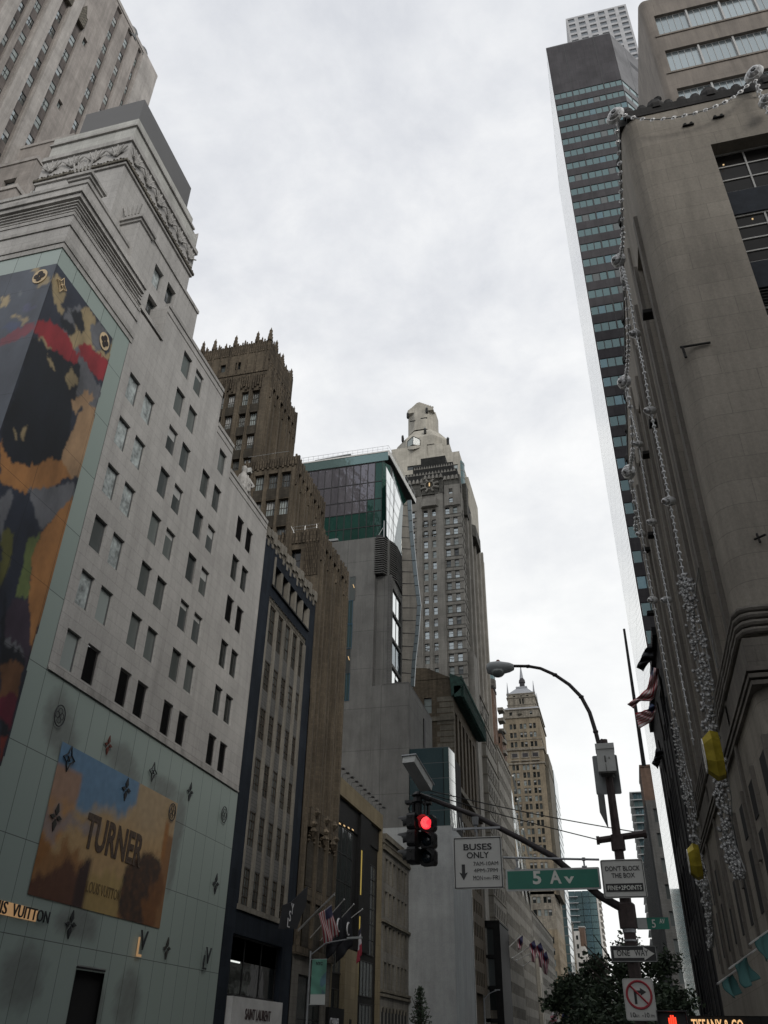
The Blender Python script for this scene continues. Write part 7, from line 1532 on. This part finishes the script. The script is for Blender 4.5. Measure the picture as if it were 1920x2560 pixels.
# flags on the dark block, right side
GB = 'flags on the dark block beyond the brown store'
T = thing('flag', 'black flag flying near the top of the dark block against teal windows', 'flag', tuple(PX(1660, 1640, XR)), GB); m = MB(); A, tip = PX(1664, 1830, XR), PX(1633, 1598, 1.9); yA = A.y
def D3(u, v, y): return PY(u, v, y)
m.m('pole_brown').tube([D3(1650, 1700, 62), D3(1632, 1598, 58)], .06, 6).lathe(D3(1632, 1596, 58), [(.02, -.1), (.13, 0), (.02, .1)], 8); m.build('flagpole', T)
m = MB(); m.m('flag_black')
def cloth_poly(rows_, y0, dy, mat, T, colf=None, name='cloth'):
    """rows of picture points, each row across the cloth, laid at gently changing depth"""
    n = len(rows_); k = 12; vs = []; cs = []; base = wloc(T); fs = []
    for j, (a, b) in enumerate(rows_):
        for i in range(k + 1):
            s = i / k; p = D3(a[0] + (b[0] - a[0]) * s, a[1] + (b[1] - a[1]) * s, y0 + dy * j / n + .35 * math.sin(s * 7 + j)); vs.append(tuple(p - base)); cs.append(colf(s, j / (n - 1)))
    for j in range(n - 1):
        for i in range(k): a = j * (k + 1) + i; fs.append((a, a + 1, a + k + 2, a + k + 1))
    me = bpy.data.meshes.new(name); me.from_pydata(vs, [], fs); at = me.color_attributes.new('Col', 'FLOAT_COLOR', 'POINT'); at.data.foreach_set('color', [x for c in cs for x in (*c, 1)]); me.materials.append(MATS['flag_cloth']); me.polygons.foreach_set('use_smooth', [True] * len(fs)); o = bpy.data.objects.new(name, me); COL.objects.link(o); o.parent = T; o.modifiers.new('thickness', 'SOLIDIFY').thickness = .03
def dense(rows_, n=18):
    out = []
    for k in range(n + 1):
        t = k / n * (len(rows_) - 1); i = min(int(t), len(rows_) - 2); f = t - i
        out.append(tuple(tuple(rows_[i][s][c] * (1 - f) + rows_[i + 1][s][c] * f for c in (0, 1)) for s in (0, 1)))
    return out
cloth_poly(dense([((1631, 1606), (1633, 1622)), ((1613, 1622), (1634, 1648)), ((1601, 1648), (1620, 1658)), ((1591, 1668), (1608, 1678))]), 58, 1, 0, T, lambda s, t: (.015, .018, .022))
T = thing('flag', 'upper American flag twisting in the wind on the dark block', 'flag', tuple(D3(1645, 1700, 58)), GB); m = MB(); m.m('pole_brown').tube([D3(1660, 1760, 62), D3(1645, 1672, 58)], .06, 6); m.build('flagpole', T)
strp = lambda s, t: (.42, .035, .05) if int(s * 9) % 2 == 0 else (.78, .74, .73)
cloth_poly(dense([((1630, 1668), (1646, 1672)), ((1624, 1700), (1645, 1706)), ((1617, 1722), (1637, 1745)), ((1600, 1738), (1628, 1752)), ((1585, 1750), (1600, 1752)), ((1568, 1760), (1583, 1771))]), 57, 1.5, 0, T, lambda s, t: ((.05, .055, .11) if (t < .15 and s < .4) else strp(s, t)))
T = thing('flag', 'lower American flag spread open below the twisting one', 'flag', tuple(D3(1640, 1790, 58)), GB); m = MB(); m.m('pole_brown').tube([D3(1662, 1850, 62), D3(1642, 1755, 58)], .06, 6); m.build('flagpole', T)
cloth_poly(dense([((1625, 1757), (1642, 1768)), ((1622, 1772), (1640, 1780)), ((1612, 1776), (1634, 1796)), ((1600, 1780), (1626, 1806)), ((1588, 1783), (1598, 1822)),]), 57, 1.5, 0, T, lambda s, t: ((.05, .075, .15) if t < .36 and s < .75 else strp(s * 1.2, t)))
T = thing('flag', 'limp dark flag hanging low on the dark block, below the American flags', 'flag', tuple(D3(1640, 1920, 58)), GB); m = MB(); m.m('pole_brown').tube([D3(1665, 1930, 62), D3(1645, 1850, 58)], .06, 6); m.build('flagpole', T)
cloth_poly(dense([((1640, 1870), (1660, 1880)), ((1636, 1895), (1652, 1900)), ((1630, 1908), (1645, 1922))]), 57, 1.5, 0, T, lambda s, t: (.012, .014, .02))
T = thing('mast', 'long thin dark mast leaning in front of the bright glass side of the granite tower', 'mast', tuple(D3(1608, 1915, 110))); m = MB(); m.m('frame_black').tube([D3(1610, 1915, 112), D3(1560, 1572, 108)], .28, 6, r1=.16); m.build('spar', T)
# American flags mid distance left
GC = 'American flags on the low grey buildings far down the left side'
for k, (pu, pv, tu, tv, fu, fv) in enumerate(((1296, 2345, 1261, 2379, 1293, 2350), (1318, 2372, 1281, 2395, 1322, 2362), (1330, 2385, 1291, 2401, 1338, 2368), (1345, 2392, 1308, 2415, 1352, 2390))):
    yy = 196 + k * 6; A = D3(pu + 6, pv - 6, yy + 2); tip = D3(tu, tv, yy)
    T = thing('flag', ['first American flag of the far cluster, apart from the rest', 'second American flag of the far cluster, counted from the left', 'third American flag of the far cluster, counted from the left', 'fourth American flag of the far cluster, nearest the pale pier'][k], 'flag', tuple(A), GC); m = MB(); m.m('pole_silver').tube([A, tip], .12, 5, r1=.09).lathe(tip, [(.05, -.2), (.25, 0), (.05, .2)], 6); m.build('flagpole', T)
    dxx = (1, 9, 12, 10)[k]
    rows_ = [((fu + 20 - 6, fv - 12), (fu, fv)), ((fu + 14 + dxx * .6, fv + 8), (fu + 2 + dxx * .4, fv + 22)), ((fu + 6 + dxx, fv + 22 + dxx * 2.6), (fu - 2 + dxx, fv + 22 + dxx * 2.2))]
    cloth_poly(dense(rows_, 10), yy, .5, 0, T, lambda s, t: ((.022, .022, .07) if t < .42 and s < .6 else (.30, .03, .06) if int(s * 6) % 2 == 0 else (.45, .42, .44)))
for k, (u, v, cf) in enumerate(((1382, 2543, lambda s, t: (.30, .05, .07) if int(t * 7) % 2 else (.45, .43, .44)), (1412, 2535, lambda s, t: (.015, .02, .08)))):
    T = thing('flag', ['small striped flag at the bottom edge under the far white building', 'small dark blue flag at the bottom edge beside the small striped one'][k], 'flag', tuple(D3(u + 8, v + 30, 150)), GC if k == 0 else None); m = MB(); m.m('pole_brown').tube([D3(u + 12, v - 20, 150), D3(u + 2, v + 30, 151)], .07, 5); m.build('flagpole', T); cloth_poly(dense([((u - 4, v - 10), (u + 10, v - 14)), ((u - 8, v + 10), (u + 10, v + 8)), ((u - 2, v + 26), (u + 16, v + 24))], 8), 150, .4, 0, T, cf)
# teal flags of the corner store
GD = 'teal flags over the door of the brown corner store'
for k, (u, v, tu, tv, s_) in enumerate(((1912, 2335, 1888, 2360, 1.3), (1862, 2396, 1878, 2392, 1.35), (1826, 2438, 1843, 2430, 1.1))):
    y_ = Y5 - 1.0 - .2 * k; A = D3(u + 34 * s_, v - 26 * s_, Y5 - .1); tip = D3(u - 30 * s_, v + 20 * s_, y_ - .8)
    T = thing('flag', ['teal flag cut by the right edge of the picture', 'middle teal flag over the store door', 'teal flag nearest the corner of the store'][k], 'flag', tuple(A), GD); m = MB(); m.m('pole_silver').tube([A, tip], .022, 6); m.build('flagpole', T)
    flagcloth('cloth', T, A.lerp(tip, .85), A.lerp(tip, .5), V((.05, .03, -.42 * s_)), 14, 14, lambda s, t: (.022, .085, .082), .06, swing=V((.12, 0, .1)))
# lamps on the avenue side
def streetlamp(label, base, pu, ht, tipuv, y, banner=None, r=.09):
    T = thing('street_lamp', label, 'street lamp', tuple(base), 'street lamps along the left kerb'); a, t_ = PY(pu[0], pu[1], y), PY(tipuv[0], tipuv[1], y); m = MB(); m.m('galv').tube([base, V((a.x, y, a.z))], r, 8, r1=r * .6); m.build('post', T)
    m = MB(); m.m('galv').tube([V((a.x, y, a.z - .2)), a.lerp(t_, .35) + Z * .25 * (t_ - a).length * .3, a.lerp(t_, .75) + Z * .1, t_], r * .4, 6); m.build('lamp_arm', T)
    m = MB(); d = V((1, 0, .02)) * (t_ - a).length * .3; m.m('lamp_grey').prism([t_ - d * .5 + V((0, -.12, 0)), t_ + d * .6 + V((0, -.12, 0)), t_ + d * .6 + V((0, .12, 0)), t_ - d * .5 + V((0, .12, 0))], (0, 0, .1)); m.build('lamp_head', T)
    return T
yl = 52.0; a = PY(777, 2378, yl); T = streetlamp('thin grey street lamp with a teal event banner, in front of the black shops', V((a.x, yl, .15)), (777, 2378), 0, (885, 2347), yl)
b0, b1 = PY(781, 2398, yl - .1), PY(812, 2512, yl - .1); T2 = thing('street_banner', 'teal street banner with a white foot panel hanging on the thin lamp post', 'banner', tuple(V(((b0.x + b1.x) / 2, yl, b1.z)))); rj = random.Random(3)
sheet('cloth', V((b0.x, yl - .1, b1.z)), UX, b1.x - b0.x, b0.z - b1.z, .06, lambda u, v: ((.52, .54, .52) if v < (b0.z - b1.z) * .22 else tuple(c * (1 + .5 * noise2(u, v, 2)) for c in ((.10, .26, .20) if noise2(u, v, 1.2, 3) > -.1 else (.08, .16, .20)))), 'poster_sheet', T2)
text('NYC', V(((b0.x + b1.x) / 2, yl - .11, b0.z - .3)), UX, .16, 'sign_black', T2, 'banner_lettering', .005, .4, bold=.03)
m = MB(); m.m('galv').tube([(b0.x - .1, yl - .08, b0.z), (b1.x, yl - .08, b0.z)], .02, 5).tube([(b0.x - .1, yl - .08, b1.z), (b1.x, yl - .08, b1.z)], .02, 5); m.build('banner_rod', T2)
a = PY(1210, 2492, 120); streetlamp('distant street lamp head low in front of the dark glass shop', V((a.x, 120, .15)), (1210, 2495), 0, (1243, 2476), 120, r=.14)
# ---------------- trees ----------------
def tree(label, base, h, rx, rz, n, size, lobes, seed, cat='tree', conifer=False, group='street trees'):
    random.seed(seed); T = thing('conifer_tree' if conifer else 'street_tree', label, cat, tuple(base), group); m = MB(); m.m('bark')
    m.tube([base, base + Z * h * .35 + UX * .1, base + Z * h * (.95 if conifer else .55)], .22 if not conifer else .14, 8, r1=.08)
    for k in range(9):
        t = random.random() * 6.28; r_ = rx * .7; z0 = h * (.3 + .04 * k); m.tube([base + Z * z0, base + V((math.cos(t) * r_ * .5, math.sin(t) * r_ * .5, z0 + h * .12)), base + V((math.cos(t) * r_, math.sin(t) * r_, z0 + h * .25))], .07, 5, r1=.02)
    m.build('trunk', T); m = MB()
    if conifer:
        for k in range(16):
            zf = .12 + .86 * k / 16; rr = rx * (1 - zf) ** .8 + .12
            for q in range(7):
                t = q * .9 + k * 1.7; L_ = rr * random.uniform(.7, 1.15)
                for s in range(int(6 + 16 * rr)):
                    f = random.random(); p = base + V((math.cos(t) * L_ * f, math.sin(t) * L_ * f, h * zf - .1 * L_ * f)) + V((random.gauss(0, .09), random.gauss(0, .09), random.gauss(0, .09))); a_ = V((random.gauss(0, 1), random.gauss(0, 1), random.gauss(-.3, .6))).normalized(); b_ = a_.orthogonal().normalized(); s_ = size * random.uniform(.6, 1.3); m.m(random.choice(['leaf', 'leaf_dark'])).face([p - a_ * s_, p + b_ * s_ * .35, p + a_ * s_, p - b_ * s_ * .35])
    else:
        cs = [(V((random.gauss(0, .42) * rx, random.gauss(0, .42) * rx, h * .62 + random.uniform(-.5, .5) * rz)), random.uniform(.22, .42) * rx) for _ in range(lobes)]
        for c, r_ in cs: leafball(m, base + c, r_, n // lobes, size, ['leaf', 'leaf', 'leaf_dark'], .75)
        for _ in range(n // 14):   # stray leaves on the outline
            c, r_ = random.choice(cs); d = V((random.gauss(0, 1), random.gauss(0, 1), random.gauss(0, .8))).normalized(); leafball(m, base + c + d * r_ * 1.15, .18, 3, size, ['leaf'], 1)
    m.build('crown', T); return T
def treeat(label, u, vt, y, *a, **k): p = PY(u, vt, y); return tree(label, V((p.x, y, .15)), p.z, *a, **k)
treeat('leafy street tree standing right behind the signal pole, tallest crown', 1545, 2300, 50, 2.7, 3.4, 9000, .10, 22, 11)
treeat('wide leafy street tree left of the signal pole, low dark crown', 1455, 2400, 58, 2.6, 2.8, 7000, .11, 16, 12)
treeat('leafy street tree against the dark block, right of the signal pole', 1640, 2440, 44, 2.1, 2.2, 5000, .10, 12, 13)
treeat('leafy street tree filling the bottom edge, lowest crown behind the no turn sign', 1560, 2490, 40, 2.6, 1.6, 7000, .10, 16, 15)
treeat('small conifer like tree in front of the blank white wall', 1050, 2462, 88, 1.6, 2, 1, .16, 1, 14, conifer=True)
# ---------------- unseen corner buildings behind the viewpoint, added for street shade and reflections ----------------
for nm, lb, x0_, x1_, hh, mt in (('shading_stone_building', 'unseen pale stone corner building across the avenue, added for shading and reflections', XR, 45, 54, 'mid_grey'), ('shading_office_building', 'unseen stone office building on the opposite corner of the avenue, added for shading and reflections', -75, XL, 44, 'old_grey')):
    B = Bld(nm, lb, (x0_ + x1_) / 2, -20); w = B.wall; hole = cells(rng(2, 3.4, int((x1_ - x0_ - 3) / 3.4)), 1.6, rng(4, 3.9, int((hh - 6) / 3.9)), 2.3)
    O = V((x1_, -5.3, 0)); w.m(mt).facade(O, -UX, x1_ - x0_, hh, [(u, v, u + a_, v + b_) for u, v, a_, b_ in hole], .3); w.m('dark_void').box(x0_ + .4, x1_ - .4, -6.2, -5.7, 1, hh - 1)
    w.m(mt).box(x0_, x1_, -45, -6.3, 0, hh).box(x0_, x0_ + .4, -6.3, -5.3, 0, hh).box(x1_ - .4, x1_, -6.3, -5.3, 0, hh); w.m('brown_trim').box(x0_ - .6, x1_ + .6, -45.5, -4.6, hh, hh + 1.2)
    wm = MB(); wm.m('glass_dark')
    for u, v, a_, b_ in hole: wm.slab(O, -UX, u, u + a_, v, v + b_, .28, .32)
    wm.build('window', B.root, kind='stuff'); B.finish()
